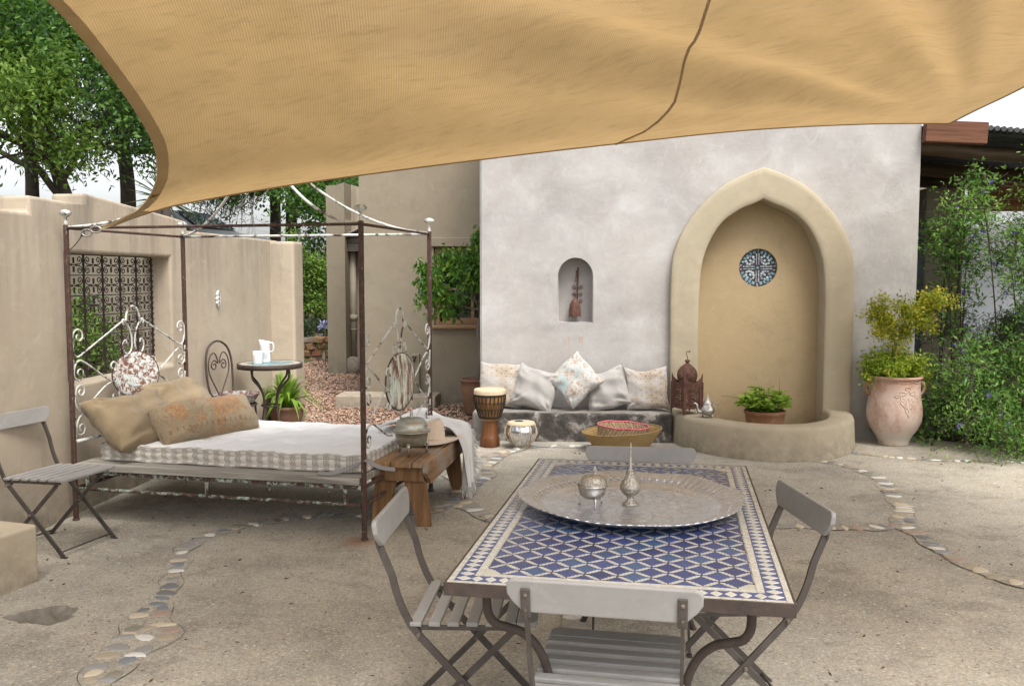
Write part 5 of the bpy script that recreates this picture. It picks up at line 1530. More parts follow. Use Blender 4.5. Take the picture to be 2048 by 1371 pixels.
# ---------------------------------------------------------------- wooden bench at the foot of the bed
WBY = R(-9.0)
wb = thing('wooden_bench', 'worn pine bench with splayed legs standing at the foot of the daybed', 'bench', (-0.735, 5.62, 0), WBY)
m = MB()
for k, (a, b) in enumerate(((-0.17, -0.035), (-0.030, 0.10), (0.105, 0.17))):
    q = MB(); q.box(a, b, -0.02 + 0.01 * k, 1.26, 0.40, 0.435)
    q.build('seat_board', MT['wood_bench'], wb, bevel=0.006)
for x in (0.172, -0.20):
    q = MB(); q.prism([(0.0, 0.432), (1.25, 0.432), (1.25, 0.32), (1.12, 0.295), (0.13, 0.275), (0.0, 0.37)], 'x', x, x + 0.028)
    q.build('apron', MT['wood_bench'], wb, bevel=0.004)
for y in (0.06, 1.06):
    q = MB(); q.box(-0.165, 0.165, y, y + 0.03, 0.30, 0.398); q.build('cross_rail', MT['wood_leg'], wb, bevel=0.003)
    for s in (1, -1):
        q = MB()
        q.prism([(s * 0.02, 0.31), (s * 0.165, 0.31), (s * 0.20, 0.0), (s * 0.115, 0.0)], 'y', y + 0.032, y + 0.075)
        q.build('leg', MT['wood_leg'], wb, bevel=0.004)
WBM = Matrix.Translation((-0.735, 5.62, 0)) @ Matrix.Rotation(WBY, 4, 'Z')

# pewter pot on it
pt = thing('lidded_pot', 'dull pewter lidded pot on three legs on the wooden bench', 'pot', WBM @ Vector((0.03, 0.27, 0.436)))
pt.scale = (0.9, 0.9, 0.98)
m = MB(); m.lathe([(0.001, 0.052), (0.085, 0.055), (0.108, 0.075), (0.118, 0.115), (0.122, 0.148), (0.138, 0.152), (0.140, 0.160), (0.13, 0.163)], 36)
m.build('bowl', MT['silver_old'], pt)
m = MB(); m.lathe([(0.134, 0.165), (0.118, 0.170), (0.117, 0.195), (0.105, 0.225), (0.08, 0.242), (0.04, 0.249), (0.001, 0.251)], 36); m.build('lid', MT['silver_old'], pt)
m = MB(); m.lathe([(0.014, 0.25), (0.009, 0.258), (0.013, 0.268), (0.008, 0.276), (0.011, 0.282), (0.003, 0.296), (0.001, 0.298)], 12); m.build('knob', MT['silver_old'], pt)
for a in (-95, 25, 145):
    c, s = cos(R(a)), sin(R(a))
    m = MB(); m.tube([(0.108 * c, 0.108 * s, 0.085), (0.122 * c, 0.122 * s, 0.06), (0.113 * c, 0.113 * s, 0.03), (0.118 * c, 0.118 * s, 0.0)], [0.016, 0.014, 0.007, 0.009], 8); m.build('leg', MT['silver_old'], pt)
# straw hat
ht = thing('straw_hat', 'pale pinkish straw hat lying tilted on the wooden bench behind the pot', 'hat', WBM @ Vector((0.06, 0.68, 0.437)), R(20))
ht.scale = (1.12, 1.12, 1.15)
m = MB()
def brim(a, r, z): return (r * (1 + 0.05 * cos(2 * a)), z + 0.010 * (r / 0.18) ** 2 * cos(2 * a + 0.6))
m.lathe([(0.085, 0.03), (0.12, 0.026), (0.165, 0.022), (0.185, 0.026)], 40, fn=brim)
m.build('brim', MT['hat'], ht)
m = MB()
def crown(a, r, z): return (r * (1 - 0.16 * max(0, z - 0.05) / 0.07 * abs(sin(a))), z - (0.028 if r < 0.05 else 0) * abs(cos(a)) + 0.02 * cos(a) * (z > 0.08))
m.lathe([(0.088, 0.03), (0.086, 0.06), (0.078, 0.10), (0.06, 0.128), (0.035, 0.128), (0.001, 0.118)], 40, fn=crown)
m.build('crown', MT['hat'], ht)
# throw with fringe over the far end of bench and bed corner
th_pts = catmull([(-0.32, 0.93, 0.535), (-0.17, 0.97, 0.565), (-0.04, 0.99, 0.545), (0.10, 0.99, 0.53), (0.20, 0.985, 0.495), (0.255, 0.97, 0.40), (0.275, 0.93, 0.27), (0.29, 0.88, 0.13)], 8)
th_pts = resample([(p.x, p.y, p.z) for p in th_pts], 61)
tw = np.interp(np.linspace(0, 1, 61), [0, 0.35, 0.6, 0.8, 1.0], [0.62, 0.60, 0.50, 0.34, 0.22])
def throw_pt(a, b, lift=0.0):
    i = a * 60; k = min(int(i), 59); p = th_pts[k].lerp(th_pts[k+1], i - k)
    w = np.interp(i, range(61), tw)
    fold = 0.022 * sin(b * 17 + 2 * a) * (0.3 + a) + 0.012 * sin(b * 34 + 5 * a)
    hang = max(0, (a - 0.55) / 0.45)
    q = Vector((p.x + fold * hang, p.y + (b - 0.5) * w, p.z + fold * (1 - hang) * 0.8 + 0.012 * sin(a * 14 + b * 6) * (1 - hang)))
    q.z -= 0.10 * hang * max(0, b - 0.55) * 0 + 0.0
    if a < 0.5: q.z += 0.03 * exp(-((a - 0.25) / 0.12) ** 2) * sin(b * 8) ** 2
    q.z += hang * 0.13 * (0.5 - abs(b - 0.35)) * -0.6
    return WBM @ (q + Vector((0, 0, lift)))
m = MB(); m.grid(lambda a, b: throw_pt(a, b, 0.0), 60, 44)
m.grid(lambda a, b: throw_pt(a, b, -0.006), 60, 44)
thr = smooth(m.build('throw_blanket', MT['throw'], None, weld=False), 180)
tag(thr, 'ivory woven throw with long fringe draped over the far end of the wooden bench', 'throw')
m = MB(); r_ = random.Random(9)
for k in range(70):
    p = throw_pt(1.0, k / 69); d = Vector((r_.uniform(-0.012, 0.022), r_.uniform(-0.03, 0.03), -r_.uniform(0.05, 0.10)))
    q = p + d * 0.5 + Vector((r_.uniform(-0.01, 0.01), r_.uniform(-0.01, 0.01), 0)); e = p + d; e.z = max(e.z, 0.006)
    m.tube([p, q, e], 0.0022, 4, caps=False)
for k in range(110):
    p = throw_pt(0.52 + 0.48 * k / 109, 1.0); d = Vector((r_.uniform(0.005, 0.04), r_.uniform(-0.01, 0.05), -r_.uniform(0.02, 0.07)))
    m.tube([p, p + d * 0.5 + Vector((r_.uniform(0, 0.015), 0, 0.006)), p + d], 0.0022, 4, caps=False)
tag(m.build('fringe', MT['throw'], thr), kind='stuff')
# grey ribbon tied round the post
rb_ = catmull([bedpt(1.72, 0.02, 0.40), bedpt(1.80, 0.0, 0.40), bedpt(1.90, 0.03, 0.425), bedpt(2.00, 0.02, 0.47), bedpt(2.05, -0.015, 0.50), bedpt(2.10, -0.02, 0.475), bedpt(2.15, 0.0, 0.452), bedpt(2.22, 0.03, 0.4395)], 6)
m = MB(); m.bar(rb_, 0.03, 0.003, (0.15, -0.6, 0.75)); o = m.build('ribbon', MT['ribbon'], None)
rb2 = catmull([bedpt(2.05, -0.015, 0.50), bedpt(2.09, 0.12, 0.53), bedpt(2.09, 0.28, 0.56), bedpt(2.10, 0.42, 0.60)], 6)
tag(o, 'grey ribbon tied round the rusty post at the foot of the daybed', 'ribbon')
# ================================================================== MOSAIC TABLE
TBM = Matrix.Translation((0.44, 3.285, 0)) @ Matrix.Rotation(R(-10.4), 4, 'Z')
tb = thing('mosaic_table', 'rectangular iron table topped with blue and cream mosaic tiles', 'table', (0.44, 3.285, 0), R(-10.4))
HW, HL, TZ = 0.482, 0.89, 0.74
m = MB(); m.box(-HW + 0.006, HW - 0.006, -HL + 0.006, HL - 0.006, 0.712, TZ - 0.004); m.build('tile_bed', MT['tile_cream'], tb)
for (a, b, c, d) in ((-HW, HW, -HL, -HL + 0.006), (-HW, HW, HL - 0.006, HL), (-HW, -HW + 0.006, -HL + 0.006, HL - 0.006), (HW - 0.006, HW, -HL + 0.006, HL - 0.006)):
    m = MB(); m.box(a, b, c, d, 0.700, TZ - 0.002); m.build('frame_rail', MT['iron_dark'], tb, bevel=0.001, seg=1)
# border band of triangles: cobalt ground strip with white diamonds
b0_, b1_ = 0.024, 0.074          # band inset
bands = MB()
zt = TZ - 0.0030
for (a, b, c, d) in ((-HW + b0_, HW - b0_, -HL + b0_, -HL + b1_), (-HW + b0_, HW - b0_, HL - b1_, HL - b0_), (-HW + b0_, -HW + b1_, -HL + b1_, HL - b1_), (HW - b1_, HW - b0_, -HL + b1_, HL - b1_)):
    bands.box(a, b, c, d, TZ - 0.006, zt)
bands.build('border_band', MT['tile_blue'], tb)
dm = MB(); dm.add([(-0.5, 0, 0), (0, -0.5, 0), (0.5, 0, 0), (0, 0.5, 0), (-0.43, 0, 1), (0, -0.43, 1), (0.43, 0, 1), (0, 0.43, 1)], [(4,5,6,7), (0,1,5,4), (1,2,6,5), (2,3,7,6), (3,0,4,7)])
dmesh = dm.mesh('diamond_tile', [MT['tile_white']])
r_ = random.Random(21)
bc = (b0_ + b1_) / 2; bw_ = b1_ - b0_
ny = 43; nx = 23
def dtile(x, y, sx_, sy_): link('diamond_tile', dmesh, None, tb, (x, y, zt - 0.0004), (r_.uniform(-.012, .012), r_.uniform(-.012, .012), r_.uniform(-.03, .03)), (sx_, sy_, 0.0018))
for k in range(ny):
    y = -HL + bc + (2 * (HL - bc)) * (k + 0.0) / (ny - 1)
    for x in (-HW + bc, HW - bc): dtile(x, y, bw_ * 0.94, (2 * (HL - bc)) / (ny - 1) * 0.90)
for k in range(1, nx - 1):
    x = -HW + bc + (2 * (HW - bc)) * k / (nx - 1)
    for y in (-HL + bc, HL - bc): dtile(x, y, (2 * (HW - bc)) / (nx - 1) * 0.90, bw_ * 0.94)
# plain cream edging strips: joints cut as a joined grid of slim tiles
m = MB()
def strip_tiles(x0, x1, y0, y1, along, n_):
    for k in range(n_):
        if along == 'y':
            a, b = y0 + (y1 - y0) * k / n_, y0 + (y1 - y0) * (k + 1) / n_
            m.box(x0 + 0.0008, x1 - 0.0008, a + 0.0008, b - 0.0008, TZ - 0.005, TZ - 0.0022 + r_.uniform(-.0004, .0004))
        else:
            a, b = x0 + (x1 - x0) * k / n_, x0 + (x1 - x0) * (k + 1) / n_
            m.box(a + 0.0008, b - 0.0008, y0 + 0.0008, y1 - 0.0008, TZ - 0.005, TZ - 0.0022 + r_.uniform(-.0004, .0004))
for s in (1, -1):
    for (p, q) in ((0.007, b0_), (b1_, 0.096)):
        xa, xb = sorted((s * (HW - p), s * (HW - q))); ya, yb = sorted((s * (HL - p), s * (HL - q)))
        strip_tiles(xa, xb, -HL + p, HL - p, 'y', 34)
        strip_tiles(-HW + q, HW - q, ya, yb, 'x', 16)
tag(m.build('edging_tiles', MT['tile_white'], tb, weld=False), kind='stuff')
# field: eight-pointed cross tiles on a square lattice, alternate rows shifted
q1 = [(0.49, 0.0), (0.425, 0.028), (0.345, 0.036), (0.318, 0.108), (0.232, 0.136), (0.212, 0.212)]
q1 = q1 + [(y, x) for x, y in reversed(q1[:-1])]
pts = []
for k in range(4):
    c_, s_ = round(cos(k * pi / 2)), round(sin(k * pi / 2))
    pts += [(x * c_ - y * s_, x * s_ + y * c_) for x, y in q1[:-1]]
def star(mt):
    m = MB(); n_ = len(pts)
    vs = [(x, y, 0) for x, y in pts] + [(x * 0.95, y * 0.95, 1) for x, y in pts] + [(0, 0, 1.25)]
    m.add(vs, [(i, (i+1) % n_, n_ + (i+1) % n_, n_ + i) for i in range(n_)] + [(n_ + i, n_ + (i+1) % n_, 2*n_) for i in range(n_)])
    return m.mesh('star_tile', [MT[mt]])
stm = [star('tile_blue'), star('tile_blue'), star('tile_blue'), star('tile_blue2')]
fx0, fy0 = HW - 0.098, HL - 0.098
ncol = 8; PX = 2 * fx0 / (ncol - 0.0); nrow = 16; PY = 2 * fy0 / nrow
cr = MB()
for j in range(2 * nrow - 1):
    y = -fy0 + (j + 1) * PY / 2
    offx = 0.5 if j % 2 == 0 else 1.0
    n_ = ncol if j % 2 == 0 else ncol - 1
    for i in range(n_):
        x = -fx0 + (i + offx) * PX
        link('star_tile', stm[r_.randrange(4)], None, tb, (x, y, TZ - 0.0045), (r_.uniform(-.015, .015), r_.uniform(-.015, .015), r_.uniform(-.04, .04)), (PX * 0.97, PY * 0.97, 0.0022))
        cr.box(x + PX / 2 - 0.004, x + PX / 2 + 0.004, y - 0.004, y + 0.004, TZ - 0.005, TZ - 0.0033, 0)
half = {}
hp = [(x, y) for x, y in pts if x > 1e-6] ; hp = [p for p in pts[-9:] + pts[:10] if p[0] > 0.01]
hp = [(0.0, -0.5)] + hp + [(0.0, 0.5)]
hm = MB(); n_ = len(hp)
hm.add([(x, y, 0) for x, y in hp] + [(0.01 + x * 0.94, y * 0.95, 1) for x, y in hp], [tuple(range(n_, 2 * n_))] + [(i, (i+1) % n_, n_ + (i+1) % n_, n_ + i) for i in range(n_)])
hme = hm.mesh('half_tile', [MT['tile_blue']])
for j in range(1, 2 * nrow - 1, 2):
    y = -fy0 + (j + 1) * PY / 2
    link('half_tile', hme, None, tb, (-fx0, y, TZ - 0.0045), None, (PX * 0.97, PY * 0.97, 0.0022))
    link('half_tile', hme, None, tb, (fx0, y, TZ - 0.0045), (0, 0, pi), (PX * 0.97, PY * 0.97, 0.0022))
for i in range(ncol - 1):
    x = -fx0 + (i + 1) * PX
    link('half_tile', hme, None, tb, (x, -fy0, TZ - 0.0045), (0, 0, pi / 2), (PY * 0.97, PX * 0.97, 0.0022))
    link('half_tile', hme, None, tb, (x, fy0, TZ - 0.0045), (0, 0, -pi / 2), (PY * 0.97, PX * 0.97, 0.0022))
tag(cr.build('corner_inlay', MT['tile_black'], tb, weld=False), kind='stuff')
# cabriole legs
for (sx_, sy_) in ((-1, -1), (1, -1), (-1, 1), (1, 1)):
    P = catmull([(0, 0, 0.705), (0, 0, 0.66), (0.004, 0, 0.622), (0.024, 0, 0.592), (0.06, 0, 0.578), (0.10, 0, 0.562), (0.142, 0, 0.52), (0.172, 0, 0.45), (0.186, 0, 0.35), (0.184, 0, 0.24), (0.165, 0, 0.12), (0.13, 0, 0.02), (0.12, 0, 0.0)], 5)
    m = MB(); m.tube([(sx_ * (0.375 - p.x), sy_ * (0.80 - p.x * 0.25), p.z) for p in P], 0.0135, 10)
    m.build('leg', MT['iron_dark'], tb)
for sy_ in (-1, 1):
    m = MB(); m.tube([(-0.19, sy_ * 0.755, 0.28), (0, sy_ * 0.74, 0.30), (0.19, sy_ * 0.755, 0.28)], 0.008, 8); m.build('stretcher', MT['iron_dark'], tb)

# ---------------------------------------------------------------- tray and silverware
tr_ = thing('round_tray', 'large round engraved metal tray lying on the mosaic table', 'tray', TBM @ Vector((-0.005, 0.055, TZ)))
m = MB()
def oct_(a, r, z):
    k = max(0, (r - 0.28) / 0.13)
    return (r * (1 + 0.012 * k * cos(8 * a)), z + k * (0.003 * cos(8 * a) + 0.004 * sin(2 * a + 1)))
m.lathe([(0.001, 0.001), (0.30, 0.001), (0.305, 0.004), (0.345, 0.012), (0.395, 0.030), (0.416, 0.040), (0.420, 0.0435), (0.417, 0.046), (0.405, 0.0405), (0.345, 0.0165), (0.305, 0.0085), (0.298, 0.0045), (0.22, 0.0042), (0.001, 0.0042)], 96, fn=oct_)
m.build('dish', MT['tray'], tr_)
m = MB(); r_ = random.Random(2)
for k in range(72):
    a = 2 * pi * k / 72
    m.ball((0.368 * cos(a), 0.368 * sin(a), 0.0245), 0.010, 7, 4, sc=(0.8, 0.8, 0.35))
m.build('embossing', MT['tray'], tr_)
sbw = thing('sugar_bowl', 'small silver footed bowl with domed lid on the tray', 'bowl', TBM @ Vector((-0.145, 0.02, TZ + 0.0045)))
m = MB(); m.lathe([(0.001, 0.028), (0.03, 0.030), (0.046, 0.042), (0.052, 0.062), (0.053, 0.075), (0.057, 0.077), (0.055, 0.080)], 32); m.build('bowl', MT['silver'], sbw)
m = MB(); m.lathe([(0.056, 0.078), (0.050, 0.083), (0.048, 0.098), (0.038, 0.112), (0.02, 0.119), (0.008, 0.122), (0.006, 0.128), (0.010, 0.133), (0.007, 0.139), (0.003, 0.146), (0.001, 0.152)], 32)
o = m.build('lid', MT['brass_silver'], sbw); o.rotation_euler = (0, R(4), 0)
for a in (-80, 40, 160):
    c, s = cos(R(a)), sin(R(a)); m = MB()
    m.tube([(0.038 * c, 0.038 * s, 0.038), (0.05 * c, 0.05 * s, 0.026), (0.044 * c, 0.044 * s, 0.010), (0.052 * c, 0.052 * s, 0.001)], [0.006, 0.005, 0.003, 0.004], 7); m.build('foot', MT['silver'], sbw)
pb_ = thing('perfume_sprinkler', 'tall slender-necked engraved silver sprinkler bottle standing on the tray', 'bottle', TBM @ Vector((-0.005, 0.065, TZ + 0.0045)))
m = MB(); m.lathe([(0.001, 0.0), (0.030, 0.0), (0.031, 0.004), (0.024, 0.008), (0.014, 0.016), (0.011, 0.026), (0.014, 0.032), (0.028, 0.042), (0.037, 0.056), (0.039, 0.064), (0.0395, 0.067), (0.038, 0.075), (0.032, 0.089), (0.021, 0.101), (0.0175, 0.112), (0.0165, 0.122), (0.018, 0.125), (0.013, 0.128)], 32); m.build('body', MT['brass_silver'], pb_)
m = MB(); m.lathe([(0.013, 0.127), (0.0075, 0.132), (0.006, 0.15), (0.0085, 0.154), (0.005, 0.158), (0.0035, 0.20), (0.0025, 0.232), (0.001, 0.236)], 12); m.build('spout', MT['brass_silver'], pb_)

# ================================================================== FOLDING CHAIRS
def make_chair(label):
    t = thing('folding_chair', label, 'chair', (0, 0, 0), 0, 'grey slatted folding chairs')
    for s in (-1, 1):
        P = [Vector((s * 0.205, 0.215, 0.006)), Vector((s * 0.205, -0.145, 0.385))] + catmull([(s * 0.205, -0.145, 0.385), (s * 0.205, -0.19, 0.445), (s * 0.206, -0.225, 0.525), (s * 0.207, -0.245, 0.60)], 4)[1:] + [Vector((s * 0.207, -0.286, 0.70)), Vector((s * 0.207, -0.290, 0.72))]
        m = MB(); m.bar(P, 0.024, 0.010, (1, 0, 0))
        m.box(s * 0.205 - 0.011, s * 0.205 + 0.011, 0.20, 0.235, 0.0, 0.007)
        m.build('back_bar', MT['chair_iron'], t)
        m = MB(); m.bar([(s * 0.183, -0.235, 0.004), (s * 0.183, 0.165, 0.415)], 0.022, 0.009, (1, 0, 0)); m.box(s * 0.183 - 0.010, s * 0.183 + 0.010, -0.25, -0.215, 0.0, 0.007)
        m.build('front_bar', MT['chair_iron'], t)
        m = MB(); m.bar([(s * 0.194, -0.19, 0.418), (s * 0.194, 0.20, 0.428)], 0.016, 0.008, (1, 0, 0)); m.build('seat_rail', MT['chair_iron'], t)
        m = MB(); m.tube([(s * 0.175, -0.008, 0.232), (s * 0.222, -0.008, 0.232)], 0.007, 8); m.build('pivot', MT['bolt'], t)
        m = MB(); m.tube([(s * 0.18, -0.155, 0.40), (s * 0.23, -0.155, 0.40)], 0.0065, 8); m.build('pivot', MT['bolt'], t)
        br = MB(); br.box(s * 0.207 - 0.013, s * 0.207 + 0.013, -0.0165, -0.0085, -0.012, 0.074)
        b_ = br.build('bracket', MT['chair_iron'], t, (0, -0.279, 0.702), (R(10), 0, 0), bevel=0.003)
        bo = MB()
        for z in (0.735, 0.772): bo.lathe([(0.008, 0), (0.007, 0.004), (0.001, 0.005)], 8, 0, (0, 0, 0)); 
        bo = MB()
        for z in (0.012, 0.054):
            bo = MB(); bo.ball((s * 0.207, -0.0165, z), 0.0068, 8, 5, sc=(1, 0.6, 1)); bo.build('bolt', MT['bolt'], b_)
    for (y, z, r) in ((0.19, 0.030, 0.0055), (-0.21, 0.030, 0.0055), (-0.165, 0.405, 0.006)):
        m = MB(); m.tube([(-0.20, y, z), (0, y, z), (0.20, y, z)], r, 8); m.build('crossbar', MT['chair_iron'], t)
    ys = np.linspace(-0.165, 0.155, 6)
    for k, y in enumerate(ys):
        m = MB(); m.box(-0.215, 0.215, -0.020, 0.020, 0, 0.016); m.build('slat', MT['chair_wood'], t, (0, y, 0.4275 + (y + 0.165) * 0.03), bevel=0.004)
    L = [(-0.215, 0.178)] + [(-0.215 + 0.03 - 0.03 * cos(a), 0.215 + 0.03 * sin(a)) for a in np.linspace(0, pi / 2, 5)] + [(0.215 - 0.03 + 0.03 * sin(a), 0.215 + 0.03 * cos(a)) for a in np.linspace(0, pi / 2, 5)] + [(0.215, 0.178)]
    m = MB(); m.prism(L, 'z', 0.4385, 0.4545); m.build('slat', MT['chair_wood'], t, bevel=0.003)
    # back board: rounded upper corners, ends raked in below
    L = [(-0.215, 0.0), (0.215, 0.0), (0.245, 0.03), (0.259, 0.052)]
    L += [(0.238 + 0.022 * cos(a), 0.073 + 0.022 * sin(a)) for a in np.linspace(0, pi / 2, 5)]
    L += [(-x, z) for x, z in reversed(L[2:])]
    m = MB(); m.prism(L, 'y', -0.009, 0.009)
    m.build('backrest', MT['chair_wood'], t, (0, -0.279, 0.702), (R(10), 0, 0), bevel=0.004)
    return t
proto = make_chair('grey folding chair at the near end of the mosaic table, seen from behind')
spots = [((0.297, 2.606), -11.2, None),
         ((-0.142, 3.15), -95.0, 'grey slatted folding chair on the left side of the mosaic table'),
         ((0.795, 3.274), 94.2, 'grey folding chair on the right side of the mosaic table by the open patio'),
         ((0.575, 3.945), 173.0, 'grey folding chair at the far end of the mosaic table, only its backrest showing above'),
         ((-2.71, 5.295), -106.0, 'grey folding chair standing by the tan wall left of the daybed')]
for i, (p, rz, lb) in enumerate(spots):
    o = proto if i == 0 else copy_tree(proto)
    o.location = (p[0], p[1], 0); o.rotation_euler = (0, 0, R(rz))
    if lb: o['label'] = lb

# ================================================================== THINGS ON AND BY THE MASONRY BENCH
dj = thing('djembe_drum', 'goblet-shaped wooden drum laced with black rope beside the cement bench', 'drum', B(-0.80, 8.42), -BA)
m = MB(); m.lathe([(0.001, 0), (0.092, 0), (0.096, 0.01), (0.094, 0.08), (0.086, 0.10), (0.083, 0.105), (0.078, 0.16), (0.074, 0.24), (0.085, 0.27)], 32); m.build('foot', MT['wood_drum'], dj)
m = MB(); m.lathe([(0.078, 0.25), (0.095, 0.285), (0.122, 0.35), (0.140, 0.42), (0.147, 0.48), (0.146, 0.535)], 32); m.build('bowl', MT['wood_drum_bowl'], dj)
m = MB(); m.lathe([(0.151, 0.495), (0.152, 0.525), (0.150, 0.543), (0.140, 0.550), (0.001, 0.551)], 32); m.build('skin', MT['skin'], dj)
m = MB()
for z, r in ((0.498, 0.153), (0.49, 0.152), (0.288, 0.105), (0.278, 0.10)):
    m.tube([(r * cos(a), r * sin(a), z) for a in np.linspace(0, 2 * pi, 33)[:-1]], 0.005, 6, closed=True)
def drad(z): return np.interp(z, [0.285, 0.35, 0.42, 0.48], [0.1, 0.126, 0.144, 0.151]) + 0.003
zz = []
for k in range(24):
    a = 2 * pi * k / 24; a2 = 2 * pi * (k + 1) / 24
    for (p, q) in ((a, (a + a2) / 2), ((a + a2) / 2, a2)):
        up_ = p == a
        m.tube([(drad(z) * cos(p + (q - p) * t_), drad(z) * sin(p + (q - p) * t_), z) for t_, z in [(s / 6, (0.288 + 0.205 * s / 6) if up_ else (0.493 - 0.205 * s / 6)) for s in range(7)]], 0.0028, 5, caps=False)
for z in (0.36, 0.425):
    m.tube([(drad(z) * cos(a), drad(z) * sin(a), z + 0.006 * sin(a * 24)) for a in np.linspace(0, 2 * pi, 97)[:-1]], 0.003, 5, closed=True)
m.build('lacing', MT['rope'], dj)

tbl = thing('tabla_drum', 'round-bodied polished metal drum with rawhide thongs next to the goblet drum', 'drum', B(-0.50, 8.37), -BA)
m = MB(); m.lathe([(0.001, 0.0), (0.055, 0.0), (0.075, 0.02), (0.125, 0.08), (0.150, 0.14), (0.146, 0.18), (0.124, 0.232), (0.12, 0.245)], 40); m.build('shell', MT['chrome'], tbl)
m = MB(); m.lathe([(0.129, 0.222), (0.130, 0.236), (0.124, 0.246), (0.10, 0.249), (0.001, 0.250)], 40); sk = m.build('skin', MT['skin'], tbl)
m = MB(); m.lathe([(0.042, 0.2515), (0.04, 0.253), (0.001, 0.2535)], 24, 0, (-0.02, 0.01, 0)); m.build('black_spot', MT['rope'], sk)
m = MB()
m.tube([(0.129 * cos(a), 0.129 * sin(a), 0.226 + 0.003 * sin(a * 32)) for a in np.linspace(0, 2 * pi, 65)[:-1]], 0.007, 6, closed=True)
m.tube([(0.066 * cos(a), 0.066 * sin(a), 0.012) for a in np.linspace(0, 2 * pi, 33)[:-1]], 0.007, 6, closed=True)
for k in range(18):
    a = 2 * pi * k / 18
    P = [(0.066, 0.014), (0.128, 0.075), (0.154, 0.14), (0.151, 0.18), (0.131, 0.225)]
    da = 0.05 * (1 if k % 2 else -1)
    m.tube([(r * cos(a + da * i), r * sin(a + da * i), z) for i, (r, z) in enumerate(P)], 0.0042, 5, caps=False)
m.build('thongs', MT['thong'], tbl)

def woven(name, label, loc, prof, n, amp, mat, sx=1.0, sy=1.0, rot=(0, 0, 0), pat=2):
    t = thing(name, label, 'basket', loc)
    t.rotation_euler = rot
    P = resample([(r, 0, z) for r, z in prof], 46)
    m = MB(); vs = []
    for i, p in enumerate(P):
        for j in range(n):
            a = 2 * pi * j / n
            b = amp * (1 if ((j // pat + i // pat) % 2) else -1)
            vs.append(((p.x + b) * cos(a) * sx, (p.x + b) * sin(a) * sy, p.z + b * 0.3))
    m.add(vs, [(i*n+j, i*n+(j+1) % n, (i+1)*n+(j+1) % n, (i+1)*n+j) for i in range(len(P)-1) for j in range(n)], 0, True)
    m.build('bowl', mat, t)
    return t
bk = woven('grass_basket', 'wide golden grass bowl basket on the ground in front of the cement bench', B(0.45, 8.30, 0.002),
           [(0.001, 0.004), (0.20, 0.004), (0.24, 0.02), (0.30, 0.09), (0.345, 0.155), (0.368, 0.19), (0.362, 0.19), (0.335, 0.15), (0.29, 0.088), (0.23, 0.024), (0.001, 0.012)], 150, 0.0016, MT['basket'], 1.0, 0.72, (R(2), R(-3.5), 0.0))
m = MB(); m.tube([(0.366 * cos(a), 0.366 * 0.72 * sin(a), 0.192) for a in np.linspace(0, 2 * pi, 61)[:-1]], 0.006, 6, closed=True); m.build('rim', MT['basket'], bk)
bk2 = woven('palm_basket', 'smaller brown palm basket with pink rim set inside the golden one', B(0.44, 8.33, 0.035),
            [(0.001, 0.003), (0.195, 0.003), (0.215, 0.02), (0.232, 0.12), (0.242, 0.195), (0.238, 0.195), (0.226, 0.12), (0.208, 0.024), (0.001, 0.010)], 110, 0.0028, MT['basket2'], 1.0, 0.76, (R(3), R(3.5), 0.15), 3)
m = MB(); m.tube([(0.242 * cos(a), 0.242 * 0.76 * sin(a), 0.197 + 0.002 * sin(a * 7)) for a in np.linspace(0, 2 * pi, 61)[:-1]], 0.0065, 6, closed=True); m.build('rim', MT['pink'], bk2)

# lantern: pierced sheet-metal box with dome
def pierced(m, fn, nu, nv, hole, skip=lambda i, j: False, th=0.0):
    for i in range(nu):
        for j in range(nv):
            u0_, u1_, v0_, v1_ = i / nu, (i + 1) / nu, j / nv, (j + 1) / nv
            o_ = [(u0_, v0_), (u1_, v0_), (u1_, v1_), (u0_, v1_)]
            h = hole(i, j)
            if h <= 0:
                m.add([fn(*p) for p in o_], [(0, 1, 2, 3)]); continue
            cu, cv = (u0_ + u1_) / 2, (v0_ + v1_) / 2
            hu, hv = (u1_ - u0_) / 2 * h, (v1_ - v0_) / 2 * h
            q = [(cu, cv - hv), (cu + hu, cv), (cu, cv + hv), (cu - hu, cv)]
            V_ = [fn(*p) for p in o_] + [fn(*p) for p in q]
            m.add(V_, [(0, 1, 4), (1, 5, 4), (1, 2, 5), (2, 6, 5), (2, 3, 6), (3, 7, 6), (3, 0, 7), (0, 4, 7)])
lt_ = thing('moroccan_lantern', 'rusted pierced-metal lantern with onion dome on the basin rim', 'lantern', B(1.075, 8.665, 0.302), R(24))
r_ = random.Random(3)
hw = 0.105
pat = [[r_.random() for _ in range(14)] for _ in range(20)]
